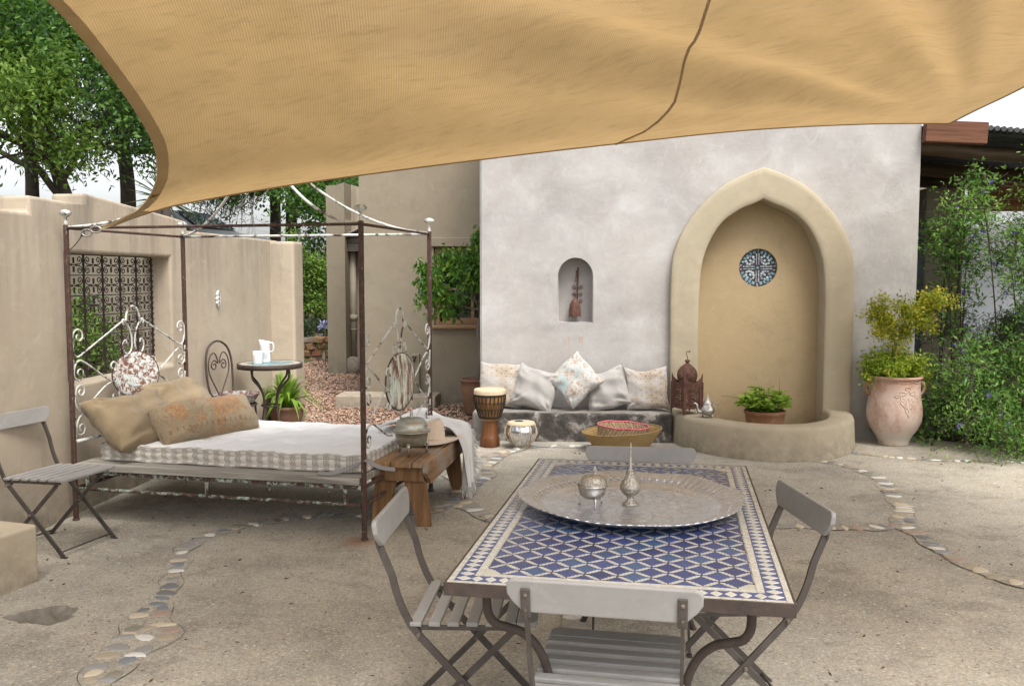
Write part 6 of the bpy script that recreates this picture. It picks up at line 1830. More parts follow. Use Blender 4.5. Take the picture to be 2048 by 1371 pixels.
for k in range(4):
    a = k * pi / 2
    def fn(u, v, a=a):
        x = (u * 2 - 1) * hw; y = -hw; z = 0.055 + 0.245 * v
        return (x * cos(a) - y * sin(a), x * sin(a) + y * cos(a), z)
    def hole(i, j):
        if i in (0, 8) or j in (0, 10, 12): return 0
        ii = min(i, 8 - i)
        if j == 11: return 0.5 if i % 2 else 0
        d = sqrt((i - 4) ** 2 + (j - 4.8) ** 2)
        if 2.4 < d < 3.0: return 0.2
        return 0.6 + 0.4 * pat[j][ii]
    m = MB(); pierced(m, fn, 9, 13, hole)
    o = m.build('side_panel', MT['rust'], lt_)
    sm_ = o.modifiers.new('thickness', 'SOLIDIFY'); sm_.thickness = 0.002
    # corner horn and foot
    c_, s_ = cos(a + pi / 4) * sqrt(2), sin(a + pi / 4) * sqrt(2)
    m = MB(); cx_, cy_ = hw * c_, hw * s_
    m.box(cx_ - 0.006, cx_ + 0.006, cy_ - 0.006, cy_ + 0.006, 0.0, 0.30)
    m.build('corner_post', MT['rust'], lt_)
    for dr in (1, -1):
        tx, ty = (-cos(a + pi / 4 + dr * pi / 4), -sin(a + pi / 4 + dr * pi / 4))
        L = [(0, 0.30), (0.105, 0.30), (0.075, 0.306), (0.05, 0.318), (0.035, 0.335), (0.02, 0.345), (0.018, 0.36), (0.008, 0.372), (0.004, 0.385), (0, 0.385)]
        m = MB(); m.add([(cx_ + tx * p, cy_ + ty * p, z) for p, z in L], [tuple(range(len(L)))])
        o = m.build('corner_horn', MT['rust'], lt_); sm_ = o.modifiers.new('thickness', 'SOLIDIFY'); sm_.thickness = 0.002
        L = [(0, 0.0), (0.012, 0.03), (0.03, 0.048), (0.06, 0.055), (0, 0.055)]
        m = MB(); m.add([(cx_ + tx * p, cy_ + ty * p, z) for p, z in L], [tuple(range(len(L)))])
        o = m.build('foot_plate', MT['rust'], lt_); sm_ = o.modifiers.new('thickness', 'SOLIDIFY'); sm_.thickness = 0.002
dp = [(0.082, 0.30), (0.088, 0.325), (0.095, 0.35), (0.093, 0.385), (0.083, 0.415), (0.06, 0.445), (0.035, 0.463), (0.018, 0.476), (0.010, 0.49)]
DPp = resample([(r, 0, z) for r, z in dp], 15)
def dfn(u, v):
    i = v * 14; k = min(int(i), 13); p = DPp[k].lerp(DPp[k+1], i - k); a = 2 * pi * u
    r = p.x * (1 + 0.035 * cos(8 * a))
    return (r * cos(a), r * sin(a), p.z)
pat2 = [[r_.random() for _ in range(4)] for _ in range(16)]
m = MB(); pierced(m, dfn, 40, 14, lambda i, j: 0 if j in (0, 13) or j > 11 else (0.62 if pat2[j][min(i % 5, 3)] > 0.42 else 0))
o = m.build('dome', MT['rust'], lt_); sm_ = o.modifiers.new('thickness', 'SOLIDIFY'); sm_.thickness = 0.002
m = MB(); m.ball((0, 0, 0.500), 0.026, 14, 8, sc=(1, 1, 0.6)); m.tube([(0, 0, 0.515), (0, 0, 0.54), (-0.006, 0, 0.555), (-0.016, 0, 0.565), (-0.012, 0, 0.585), (0.002, 0, 0.592), (0.014, 0, 0.586), (0.022, 0, 0.59)], 0.0035, 7); m.ball((0.024, 0, 0.59), 0.008, 8, 6)
m.build('hook', MT['rust'], lt_)
m = MB(); m.box(-hw, hw, -hw, hw, 0.05, 0.053); m.build('base_plate', MT['rust'], lt_)
# teapot
tp_ = thing('teapot', 'small silver teapot with curved spout in front of the rusted lantern', 'teapot', B(1.235, 8.41, 0.302), R(4))
m = MB(); m.lathe([(0.001, 0.02), (0.035, 0.022), (0.056, 0.036), (0.066, 0.058), (0.062, 0.08), (0.047, 0.105), (0.036, 0.122), (0.035, 0.13)], 28); m.build('body', MT['silver'], tp_)
m = MB(); m.lathe([(0.046, 0.128), (0.045, 0.133), (0.034, 0.143), (0.026, 0.158), (0.016, 0.170), (0.013, 0.18), (0.008, 0.186), (0.005, 0.20), (0.001, 0.222)], 24); m.build('lid', MT['silver'], tp_)
m = MB(); m.tube(catmull([(-0.055, 0, 0.045), (-0.085, 0, 0.06), (-0.098, 0, 0.09), (-0.102, 0, 0.118), (-0.118, 0, 0.132), (-0.128, 0, 0.126)], 4), [0.017] * 5 + [0.012] * 8 + [0.008] * 8, 9); m.build('spout', MT['silver'], tp_)
m = MB(); m.tube(catmull([(0.045, 0, 0.115), (0.075, 0, 0.128), (0.10, 0, 0.125), (0.105, 0, 0.10), (0.085, 0, 0.07), (0.062, 0, 0.055)], 5), 0.0045, 8); m.build('handle', MT['brass_silver'], tp_)
for a in (45, 135, 225, 315):
    c, s = cos(R(a)), sin(R(a)); m = MB(); m.tube([(0.042 * c, 0.042 * s, 0.032), (0.052 * c, 0.052 * s, 0.016), (0.048 * c, 0.048 * s, 0.001)], [0.008, 0.007, 0.009], 7); m.build('foot', MT['silver'], tp_)

# wall lamp in the niche
wl = thing('wall_sconce', 'rusted iron bell-shaped lamp hanging on a curled bracket in the small niche', 'wall lamp', B(0.012, 9.262, 1.0), -BA)
m = MB(); m.bar([(0.012, -0.004, 0.28), (0.012, -0.004, 0.42), (0.014, -0.004, 0.58), (0.018, -0.004, 0.70)], 0.016, 0.006, (0, 1, 0))
m.build('back_strap', MT['rust'], wl)
for z in (0.36, 0.43, 0.50):
    for s in (1, -1):
        if s < 0 and z < 0.4: continue
        sp2 = spiral(0.012 + s * 0.034, z, 0.024, 0.005, pi if s > 0 else 0, 1.3 * s, 16)
        m = MB(); m.tube([(a, -0.004, b) for a, b in sp2], 0.0032, 6); m.build('curl', MT['rust'], wl)
m = MB(); m.tube(catmull([(0.016, -0.006, 0.67), (0.008, -0.03, 0.63), (-0.008, -0.06, 0.58), (-0.012, -0.075, 0.55)], 4), 0.004, 6)
for k in range(4): m.ball((0.004 - 0.004 * k, -0.02 - 0.015 * k, 0.655 - 0.03 * k), 0.009, 7, 5, sc=(1, 0.6, 1.3))
m.tube([(-0.012, -0.075, 0.555), (-0.012, -0.075, 0.47)], 0.003, 6)
m.tube([(-0.012 + 0.010 * cos(a), -0.075, 0.462 + 0.010 * sin(a)) for a in np.linspace(0, 2 * pi, 13)[:-1]], 0.0028, 5, closed=True)
m.build('arm', MT['rust'], wl)
bl = MB()
def bell(a, r, z):
    k = max(0, min(1, (0.39 - z) / 0.16))
    return (r * (1 - 0.09 * k * (0.5 + 0.5 * cos(8 * a))), z + (0.022 * (0.5 + 0.5 * cos(8 * a)) if z < 0.215 else 0))
P = resample([(r, 0, z) for r, z in [(0.006, 0.388), (0.022, 0.378), (0.042, 0.352), (0.056, 0.315), (0.063, 0.27), (0.066, 0.235), (0.064, 0.19)]], 12)
def bfn(u, v):
    i = v * 11; k = min(int(i), 10); p = P[k].lerp(P[k+1], i - k); a = 2 * pi * u
    r, z = bell(a, p.x, p.z); return (-0.012 + r * cos(a), -0.075 + r * sin(a), z)
pierced(bl, bfn, 32, 11, lambda i, j: 0 if j < 2 or j == 10 or i % 4 == 0 else (0.5 if (i * 7 + j * 5) % 3 else 0.0))
o = bl.build('bell_shade', MT['rust'], wl); sm_ = o.modifiers.new('thickness', 'SOLIDIFY'); sm_.thickness = 0.002
m = MB(); m.ball((-0.012, -0.075, 0.428), 0.017, 12, 8, sc=(1, 1, 0.85)); m.tube([(-0.012, -0.075, 0.415), (-0.012, -0.075, 0.385)], 0.005, 6); m.tube([(-0.012, -0.075, 0.45), (-0.012, -0.075, 0.44)], 0.005, 6); m.build('ball', MT['rust'], wl)
# rust runs below the niche sill (stain relief)
# ================================================================== POTS AND PLANTS
def pot(parent, prof, mat, n=40, name='pot'):
    m = MB(); m.lathe(prof, n); return m.build(name, mat, parent)
def soil(parent, r, z):
    m = MB(); m.lathe([(r, z), (r * 0.6, z + 0.012), (0.001, z + 0.015)], 20); return m.build('soil', MT['pot_soil'], parent)

# big urn with golden shrub
urn = thing('terracotta_urn', 'tall lime-washed terracotta urn with moulded scroll relief beside the fountain', 'urn', B(3.06, 8.80), -BA)
pot(urn, [(0.001, 0.0), (0.135, 0.0), (0.142, 0.012), (0.140, 0.035), (0.165, 0.085), (0.215, 0.16), (0.245, 0.235), (0.252, 0.31), (0.245, 0.39), (0.232, 0.47), (0.226, 0.55), (0.228, 0.60), (0.225, 0.628), (0.243, 0.640), (0.247, 0.652), (0.240, 0.664), (0.222, 0.664), (0.212, 0.65), (0.21, 0.60)], MT['urn'], 48, 'body')
soil(urn, 0.208, 0.60)
for s in (-1, 1):
    m = MB(); m.tube(catmull([(s * 0.228, 0, 0.60), (s * 0.262, 0, 0.595), (s * 0.272, 0, 0.555), (s * 0.262, 0, 0.51), (s * 0.235, 0, 0.475)], 5), 0.014, 9); m.build('handle', MT['terracotta'], urn)
def urad(z): return np.interp(z, [0.16, 0.235, 0.31, 0.39, 0.47, 0.55, 0.60], [0.215, 0.245, 0.252, 0.245, 0.232, 0.226, 0.228])
m = MB()
def onurn(x, z, r=0.009):
    rr_ = urad(z); a = -pi / 2 + 0.20 + x / rr_
    return (rr_ * cos(a), rr_ * sin(a), z)
def rel(pts, r=0.0055):
    for s in (1, -1):
        P = [onurn(s * p.x, p.z) for p in catmull([(a, 0, b) for a, b in pts], 5)]
        m.tube(P, r, 6)
rel([(0.0, 0.575), (0.02, 0.572), (0.022, 0.555), (0.01, 0.535), (0.03, 0.525), (0.06, 0.535), (0.075, 0.52), (0.07, 0.505), (0.09, 0.50), (0.112, 0.505), (0.118, 0.49), (0.10, 0.478), (0.085, 0.485)])
rel([(0.012, 0.52), (0.03, 0.505), (0.055, 0.50), (0.072, 0.475), (0.06, 0.445), (0.04, 0.45), (0.036, 0.47), (0.05, 0.475)])
rel([(0.075, 0.45), (0.07, 0.42), (0.05, 0.405), (0.036, 0.38), (0.03, 0.35), (0.012, 0.325), (0.0, 0.30)])
rel([(0.0, 0.48), (0.012, 0.45), (0.016, 0.41), (0.008, 0.37), (0.0, 0.34)])
rel([(0.028, 0.43), (0.03, 0.40), (0.02, 0.375)], 0.007)
m.tube([onurn(0.22 * sin(t_), 0.615 + 0.006 * sin(9 * t_)) for t_ in np.linspace(-1.2, 1.2, 40)], 0.006, 6)
m.build('relief', MT['urn'], urn)
gs = thing('golden_shrub', 'yellow-green shrub growing in the tall terracotta urn', 'shrub', B(3.06, 8.80, 0.61), -BA)
r_ = random.Random(12); tips = []; m = MB()
for k in range(26):
    a = r_.uniform(0, 2 * pi)
    grow(m, (0.05 * cos(a), 0.05 * sin(a), 0), (cos(a) * r_.uniform(0.3, 1.1), sin(a) * 0.8, r_.uniform(0.25, 1.0)), r_.uniform(0.12, 0.2), 0.005, 1, r_, tips, 0.7, 0.5, 0.1, 3, 0.75, 5)
low = len(tips)
trunk = catmull([(0.0, 0, 0), (-0.005, 0, 0.2), (0.01, 0, 0.38), (0.005, -0.01, 0.5)], 5)
m.tube(trunk, 0.010, 7)
for (x, z, dx, L_) in ((0.0, 0.42, -0.9, 0.18), (0.0, 0.46, -0.5, 0.18), (0.0, 0.47, 0.7, 0.18), (0.01, 0.50, 0.9, 0.20), (0.0, 0.50, 0.1, 0.2), (0.06, 0.58, 0.9, 0.2), (0.10, 0.60, 1.0, 0.24), (0.20, 0.68, 1.0, 0.24), (-0.02, 0.55, -0.6, 0.16), (-0.06, 0.62, -0.5, 0.16), (0.0, 0.36, 0.6, 0.15)):
    grow(m, (x, 0, z), (dx, r_.uniform(-0.5, 0.3), 0.45), L_, 0.005, 1, r_, tips, 0.6, 0.4, 0.15, 3, 0.7, 5)
m.build('stems', MT['bark_grey'], gs)
g_ = np.random.default_rng(12)
p1_, d1_, s1_ = leaves_round(tips[:low], 5200, 0.032, 0.036, g_)
p2_, d2_, s2_ = leaves_round(tips[low:], 4800, 0.042, 0.034, g_)
tips += [Vector((r_.uniform(-0.03, 0.03), r_.uniform(-0.03, 0.03), z_)) for z_ in np.linspace(0.22, 0.5, 14)]
p2_, d2_, s2_ = leaves_round(tips[low:], 4800, 0.042, 0.034, g_)
o = link('foliage', leaf_mesh('foliage', np.concatenate([p1_]), d1_, s1_, MT['lf_golden_green'], 0.5, 0.12, g_), None, gs); tag(o, kind='stuff')
o = link('foliage', leaf_mesh('foliage', p2_, d2_, s2_, MT['lf_yellow'], 0.5, 0.12, g_), None, gs); tag(o, 'yellower upper foliage', kind='stuff')

# plant in basin
bp = thing('basin_pot', 'low terracotta bowl pot standing inside the fountain basin', 'pot', B(1.86, 8.88, 0.052), -BA)
pot(bp, [(0.001, 0.0), (0.13, 0.0), (0.16, 0.06), (0.185, 0.16), (0.19, 0.215), (0.202, 0.225), (0.204, 0.245), (0.195, 0.255), (0.18, 0.25), (0.175, 0.22)], MT['terracotta'], 36)
soil(bp, 0.175, 0.225)
pl_ = thing('leafy_plant', 'bright green round-leaved plant in the low pot inside the basin', 'plant', B(1.86, 8.88, 0.29), -BA)
lm_ = MB()
def lf(a, b):
    x = a - 0.0; w = sin(pi * min(1, max(0, a)) ** 0.75) * 0.42
    return (x, (b - 0.5) * 2 * w, 0.10 * abs(b - 0.5) * 2 * (0.5 + a) - 0.25 * a * a)
lm_.grid(lf, 6, 4)
lfm = lm_.mesh('leaf', [MT['lf_round']])
sm_m = MB()
for k in range(270):
    a = r_.uniform(0, 2 * pi); rr_ = 0.20 * sqrt(r_.random()); hh = 0.09 + 0.17 * (1 - (rr_ / 0.21) ** 2) * r_.uniform(0.5, 1.15)
    p = Vector((rr_ * cos(a) * 1.1, rr_ * sin(a), hh * r_.uniform(0.45, 1.0)))
    if k % 3 == 0: sm_m.tube([(rr_ * 0.4 * cos(a), rr_ * 0.4 * sin(a), -0.02), (p.x * 0.8, p.y * 0.8, p.z * 0.6), tuple(p)], 0.003, 4, caps=False)
    s_ = r_.uniform(0.055, 0.085)
    link('leaf', lfm, None, pl_, p, (r_.uniform(-0.5, 0.5), r_.uniform(-0.5, 0.15), a + r_.uniform(-0.8, 0.8)), (s_, s_, s_))
sm_m.tube(catmull([(-0.12, 0, 0.05), (-0.22, 0, 0.11), (-0.33, 0.0, 0.145), (-0.42, 0, 0.15)], 4), 0.0025, 4)
sm_m.tube([(0.13, 0, 0.05), (0.135, 0, 0.28), (0.133, 0, 0.32)], 0.002, 4); sm_m.tube([(-0.02, 0, 0.1), (-0.08, 0, 0.30), (-0.11, 0, 0.36)], 0.0015, 4)
sm_m.build('stems', MT['lf_blade'], pl_)

# agapanthus pot by the pier
ap = thing('plant_pot', 'squat brown terracotta pot on the gravel beside the round table', 'pot', (-2.425, 9.60, -0.005))
pot(ap, [(0.001, 0.0), (0.12, 0.0), (0.15, 0.05), (0.175, 0.13), (0.18, 0.19), (0.192, 0.20), (0.194, 0.225), (0.185, 0.232), (0.172, 0.228), (0.168, 0.20)], MT['terracotta_dark'], 36)
soil(ap, 0.168, 0.205)
ag = thing('strap_leaf_plant', 'bright green strap-leaved lily plant spilling from the brown pot', 'plant', (-2.425, 9.60, 0.215))
for k in range(72):
    a = r_.uniform(0, 2 * pi); L_ = r_.uniform(0.38, 0.62); w = r_.uniform(0.016, 0.027); lean = r_.uniform(0.2, 1.0)
    rr0 = r_.uniform(0.0, 0.06)
    m = MB(); vs = []; N_ = 8
    for i in range(N_ + 1):
        t_ = i / N_
        rad_ = rr0 + L_ * (lean * t_ * 0.75 + 0.2 * lean * t_ * t_)
        z = L_ * (1.15 * t_ * (1.15 - lean * 0.45) - (0.35 + 0.75 * lean) * t_ ** 2.2)
        ww_ = w * (1 - t_ ** 3) * (0.7 + 0.6 * sin(pi * t_) * 0.5)
        c, s = cos(a), sin(a)
        for o_, dz in ((-1, 0.3 * ww_), (0, 0), (1, 0.3 * ww_)):
            vs.append((rad_ * c - o_ * ww_ * s, rad_ * s + o_ * ww_ * c, z + dz))
    m.add(vs, [(i*3+j, i*3+j+1, i*3+j+4, i*3+j+3) for i in range(N_) for j in range(2)], 0, True)
    m.build('leaf', MT['lf_blade'], ag)

# tall pot with ficus
tp2 = thing('tall_pot', 'tall terracotta pot holding the small tree at the edge of the gravel', 'pot', B(-1.16, 10.45, -0.02), -BA)
pot(tp2, [(0.001, 0.0), (0.11, 0.0), (0.13, 0.05), (0.155, 0.2), (0.168, 0.34), (0.172, 0.40), (0.185, 0.41), (0.187, 0.43), (0.175, 0.436), (0.16, 0.43), (0.155, 0.38)], MT['terracotta_dark'], 36)
soil(tp2, 0.155, 0.385)
fc = thing('potted_tree', 'small bushy tree with glossy drooping leaves in the tall pot before the window', 'tree', B(-1.16, 10.45, 0.37), -BA)
tips = []; m = MB()
tk = catmull([(0.02, 0, 0), (0.05, 0, 0.35), (0.03, 0, 0.62), (0.06, 0.02, 0.82), (-0.02, 0, 1.02)], 6)
m.tube(tk, [0.028 - 0.0006 * i for i in range(len(tk))], 8)
for (d, L_) in (((-0.9, 0, 0.45), 0.42), ((-0.5, -0.3, 0.8), 0.44), ((0.1, -0.2, 1), 0.46), ((0.5, 0.2, 0.7), 0.36), ((-0.85, 0.2, 0.15), 0.40), ((-0.3, 0.4, 0.6), 0.34), ((0.6, -0.2, 0.3), 0.3)):
    grow(m, tk[-1 - r_.randrange(8)], d, L_, 0.014, 2, r_, tips, 0.6, 0.35, 0.12, 3, 0.66, 6)
tag(m.build('trunk', MT['bark_grey'], fc), None)
tips = [t_ for t_ in tips if t_.x < 0.17 and t_.z > 0.68]
for k in range(130):
    while True:
        q = Vector((r_.uniform(-1, 1), r_.uniform(-1, 1), r_.uniform(-1, 1)))
        if 0.45 < q.length < 1: break
    tips.append(Vector((-0.25 + 0.47 * q.x, 0.36 * q.y, 1.20 + 0.42 * q.z + 0.12 * q.x)))
p_, d_, s_ = leaves_round(tips, 3000, 0.035, 0.075, np.random.default_rng(4), (0, 0, -1.4))
p_[:, 0] = np.minimum(p_[:, 0], 0.16)
o = link('crown', leaf_mesh('crown', p_, d_, s_, MT['lf_ficus'], 0.48, 0.12, np.random.default_rng(5)), None, fc); tag(o, kind='stuff')

# ================================================================== BISTRO CORNER
bc_ = thing('bistro_chair', 'dark wrought-iron bistro chair with heart-scroll back against the tan wall', 'chair', (-2.52, 8.13, 0), R(-108))
m = MB(); S_ = 0.19
m.tube([(S_ * cos(a), S_ * sin(a), 0.445) for a in np.linspace(0, 2 * pi, 33)[:-1]], 0.010, 8, closed=True); m.build('seat_ring', MT['iron_dark'], bc_)
m = MB(); m.lathe([(0.001, 0.44), (S_, 0.446)], 28); m.build('seat', MT['iron_dark'], bc_)
P = catmull([(0.165, -0.12, 0.0), (0.155, -0.125, 0.445), (0.185, -0.15, 0.65), (0.185, -0.165, 0.85), (0.13, -0.178, 0.97), (0, -0.183, 1.02), (-0.13, -0.178, 0.97), (-0.185, -0.165, 0.85), (-0.185, -0.15, 0.65), (-0.155, -0.125, 0.445), (-0.165, -0.12, 0.0)], 6)
m = MB(); m.tube(P, 0.010, 8); m.build('back_hoop', MT['iron_dark'], bc_)
for s in (1, -1):
    P = [(0.0, 0.50), (0.06, 0.60), (0.135, 0.72), (0.15, 0.82), (0.11, 0.90), (0.055, 0.91), (0.02, 0.86)] 
    q = spiral(0.068, 0.80, 0.052, 0.012, pi * 0.9, -1.4, 18)
    P2 = catmull([(a * s, -0.155 - 0.03 * (b - 0.45), b) for a, b in P + [(0.014, 0.82)] + q[2:]], 3)
    m = MB(); m.tube(P2, 0.006, 7); m.build('heart_scroll', MT['iron_dark'], bc_)
for (x, y) in ((0.12, 0.13), (-0.12, 0.13)):
    m = MB(); m.tube(catmull([(x, y, 0.445), (x * 1.1, y * 1.1, 0.25), (x * 1.35, y * 1.35, 0.0)], 4), 0.010, 8); m.build('leg', MT['iron_dark'], bc_)
m = MB(); m.tube([(0.155 * cos(a), 0.155 * sin(a), 0.22) for a in np.linspace(0, 2 * pi, 33)[:-1]], 0.006, 6, closed=True); m.build('stretcher_ring', MT['iron_dark'], bc_)
td = thing('fluted_dish', 'chipped enamel fluted dish resting on the bistro chair seat', 'dish', (-2.515, 8.13, 0.4565))
m = MB()
def fl(a, r, z): return (r * (1 + 0.035 * cos(14 * a) * (z > 0.01)), z)
m.lathe([(0.001, 0.0), (0.15, 0.0), (0.165, 0.012), (0.20, 0.07), (0.215, 0.09), (0.211, 0.092), (0.19, 0.07), (0.155, 0.018), (0.001, 0.008)], 84, fn=fl); smooth(m.build('bowl', MT['tin'], td), 50)

rt = thing('round_table', 'small round iron table with teal mosaic top beside the tan wall', 'table', (-2.345, 8.68, 0))
m = MB(); m.lathe([(0.302, 0.725), (0.308, 0.725), (0.308, 0.772), (0.302, 0.774), (0.296, 0.772)], 48); m.build('rim', MT['iron_dark'], rt)
m = MB(); m.lathe([(0.30, 0.74), (0.30, 0.769), (0.001, 0.769)], 48); tp3 = m.build('top', MT['tile_cream'], rt)
sq = MB(); sq.box(-0.5, 0.5, -0.5, 0.5, 0, 1); sqm = sq.mesh('tile', [MT['tile_teal']]); sqw = sq.mesh('tile', [MT['tile_white']])
for i in range(-7, 8):
    for j in range(-7, 8):
        x, y = i * 0.031, j * 0.031
        if hypot(x, y) < 0.205: link('tile', sqm, None, tp3, (x, y, 0.769), (0, 0, r_.uniform(-.05, .05)), (0.0275, 0.0275, 0.0022))
for k in range(40):
    a = 2 * pi * k / 40
    link('tile', sqw, None, tp3, (0.258 * cos(a), 0.258 * sin(a), 0.769), (0, 0, a), (0.06, 0.037, 0.0022))
for k in range(4):
    a = pi / 4 + k * pi / 2 + 0.3; c, s = cos(a), sin(a)
    P = catmull([(0.24, 0.725), (0.24, 0.66), (0.225, 0.62), (0.16, 0.56), (0.11, 0.49), (0.085, 0.40), (0.085, 0.33), (0.11, 0.2), (0.17, 0.08), (0.22, 0.0)], 4) if False else catmull([(0.24, 0, 0.725), (0.24, 0, 0.66), (0.222, 0, 0.62), (0.16, 0, 0.565), (0.108, 0, 0.49), (0.082, 0, 0.40), (0.082, 0, 0.32), (0.11, 0, 0.2), (0.165, 0, 0.08), (0.21, 0, 0.0)], 4)
    m = MB(); m.tube([(p.x * c, p.x * s, p.z) for p in P], 0.011, 8); m.build('leg', MT['iron_dark'], rt)
m = MB(); m.tube([(0.085 * cos(a), 0.085 * sin(a), 0.36) for a in np.linspace(0, 2 * pi, 25)[:-1]], 0.008, 6, closed=True); m.build('leg_ring', MT['iron_dark'], rt)
jg = thing('milk_jug', 'white ceramic jug with dotted round motif on the small teal table', 'jug', (-2.405, 8.74, 0.772), R(-15))
m = MB()
def jf(a, r, z):
    k = max(0, (z - 0.15) / 0.06); return (r * (1 + 0.30 * k * max(0, cos(a - pi)) ** 4), z + 0.015 * k * max(0, cos(a - pi)) ** 2)
m.lathe([(0.001, 0.0), (0.050, 0.0), (0.053, 0.01), (0.050, 0.10), (0.046, 0.15), (0.050, 0.205), (0.047, 0.206), (0.043, 0.15), (0.046, 0.012), (0.001, 0.01)], 32, fn=jf); m.build('body', MT['white_ceramic'], jg)
m = MB(); m.tube(catmull([(0.045, 0, 0.185), (0.075, 0, 0.195), (0.092, 0, 0.165), (0.085, 0, 0.12), (0.048, 0, 0.10)], 5), 0.0075, 8); m.build('handle', MT['white_ceramic'], jg)
m = MB()
for rr_ in (0.010, 0.020, 0.030):
    for k in range(int(rr_ * 500)):
        a = 2 * pi * k / int(rr_ * 500); aa = -pi / 2 + 0.35 + rr_ * cos(a) / 0.052
        m.ball((0.0525 * cos(aa), 0.0525 * sin(aa), 0.07 + rr_ * sin(a)), 0.0035, 5, 3)
m.build('motif', MT['grey_print'], jg)
cp = thing('ceramic_beaker', 'straight white ceramic beaker in front of the jug', 'beaker', (-2.44, 8.60, 0.772))
m = MB(); m.lathe([(0.001, 0.0), (0.044, 0.0), (0.046, 0.006), (0.045, 0.07), (0.0455, 0.12), (0.042, 0.121), (0.041, 0.008), (0.001, 0.006)], 28); m.build('body', MT['white_ceramic'], cp)
# ================================================================== TREES, SHRUBS, CAR beyond the walls
def tree(name, label, base, height, seed, mat_leaf, mat_bark, nleaf, lsize, sigma, dirs, rad=0.2, trunk_pts=None, depth=3, group=None, blen=2.0, spread=0.75, bias=(0, 0, -0.2), sel=None, fold=0.12, width=0.5, nch=3):
    t = thing(name, label, 'tree', base, 0, group)
    r_ = random.Random(seed); g_ = np.random.default_rng(seed)
    m = MB(); tips = []
    tk = catmull(trunk_pts or [(0, 0, -0.3), (0.05, 0, height * 0.3), (-0.05, 0.05, height * 0.6)], 6)
    n = len(tk); rs = [rad * (1 - 0.5 * i / n) for i in range(n)]
    m.tube(tk, rs, 10, caps=False)
    for (frac, d, L_) in dirs:
        i = min(n - 1, int(frac * (n - 1)))
        grow(m, tk[i], d, L_ * blen, rs[i] * 0.55, depth, r_, tips, spread, 0.35, 0.08, nch, 0.68, 7)
    m.build('trunk', MT[mat_bark], t, recalc=False)
    if sel: tips = [q for q in tips if sel(q)]
    p, d, s = leaves_round(tips, nleaf, sigma, lsize, g_, bias)
    o = link('crown', leaf_mesh('crown', p, d, s, MT[mat_leaf], width, fold, g_), None, t); tag(o, kind='stuff')
    return t
tz = lambda x, y: terr(x, y)
# big spreading broadleaf tree behind the left wall
x, y = -5.35, 13.2
tree('broadleaf_tree', 'large spreading green tree behind the garden wall at the top left', (x, y, tz(x, y)), 5, 31, 'lf_oak', 'bark', 58000, 0.08, 0.28,
     [(0.72, (-1.0, -0.1, 0.28), 1.35), (0.72, (-0.7, -0.5, 0.75), 1.3), (0.85, (-0.35, 0.3, 1.0), 1.2), (0.95, (0.2, -0.2, 1.0), 1.2), (0.95, (-0.8, 0.2, 0.8), 1.3), (0.8, (0.5, 0.3, 0.8), 1.0), (0.9, (-0.6, -0.6, 0.35), 1.1), (1.0, (-0.2, 0, 1), 1.2)],
     0.16, [(0.3, 0, -0.4), (0.2, 0, 1.0), (-0.25, 0, 1.75), (-0.9, 0, 2.2), (-1.2, 0, 2.9), (-1.3, 0, 3.4)], 3, None, 1.35, 0.75)
x, y = -7.6, 12.2
tree('young_tree', 'lighter yellow-green young tree in front of the large one at the left edge', (x, y, tz(x, y)), 4, 32, 'lf_light', 'bark', 10000, 0.085, 0.18,
     [(0.9, (0.5, -0.2, 0.5), 0.9), (1.0, (0.1, 0, 1), 0.8), (1.0, (-0.6, 0.1, 0.6), 0.9), (0.95, (0.7, 0.1, 0.25), 0.8)], 0.06, [(0, 0, -0.3), (0.2, 0, 1.5), (0.55, 0, 2.6), (0.7, 0, 3.0)], 2, None, 1.0, 0.8)
x, y = -9.6, 18.0
tree('broadleaf_tree', 'darker broadleaf tree further back behind the large spreading one', (x, y, tz(x, y)), 6, 33, 'lf_pine', 'bark', 15000, 0.12, 0.32,
     [(0.6, (-1.0, 0, 0.3), 1.2), (0.7, (0.9, -0.2, 0.3), 1.2), (0.8, (0.5, 0.3, 0.8), 1.2), (0.9, (-0.5, 0.2, 0.9), 1.2), (1.0, (0, 0, 1), 1.2), (0.75, (0.6, -0.6, 0.5), 1.1)], 0.16, [(0, 0, -0.4), (0.1, 0, 1.6), (0, 0, 3.2)], 3, None, 1.4, 0.75, (0, 0, -0.2), None, 0.12, 0.45)
# dark conifers
for i, (x, y, h, lb, sd_) in enumerate(((-7.15, 16.8, 4.6, 'dark conifer just right of the spreading tree with a bare grey trunk', 41),
                              (-6.05, 23.0, 5.0, 'dark drooping conifer behind the parked car, left trunk of two', 42),
                              (-5.45, 22.2, 5.0, 'dark drooping conifer standing nearest the house fin wall', 43))):
    tree('conifer', lb, (x, y, tz(x, y)), h, sd_, 'lf_pine', 'bark', 24000, 0.16, 0.30,
         [(0.5, (0.9, 0.2, 0.05), 0.9), (0.55, (-0.9, 0.2, 0.0), 0.9), (0.62, (0.3, -0.9, 0.1), 0.8), (0.7, (0.8, -0.4, 0.1), 1.0), (0.75, (-0.8, -0.4, 0.05), 1.0), (0.85, (0.5, 0.6, 0.3), 1.0), (0.9, (-0.6, 0.5, 0.3), 1.0), (1.0, (0.1, 0, 1), 0.9), (0.95, (0.8, 0, 0.4), 0.9), (0.95, (-0.8, 0, 0.4), 0.9)],
         0.16, [(0, 0, -0.3), (0.05, 0, h * 0.3), (-0.05, 0, h * 0.6), (0.05, 0, h * 0.85)], 2, 'dark conifers beyond the garden wall', 1.1, 0.7, (0, 0, -0.9), None, 0.05, 0.16)
x, y = -5.0, 20.0
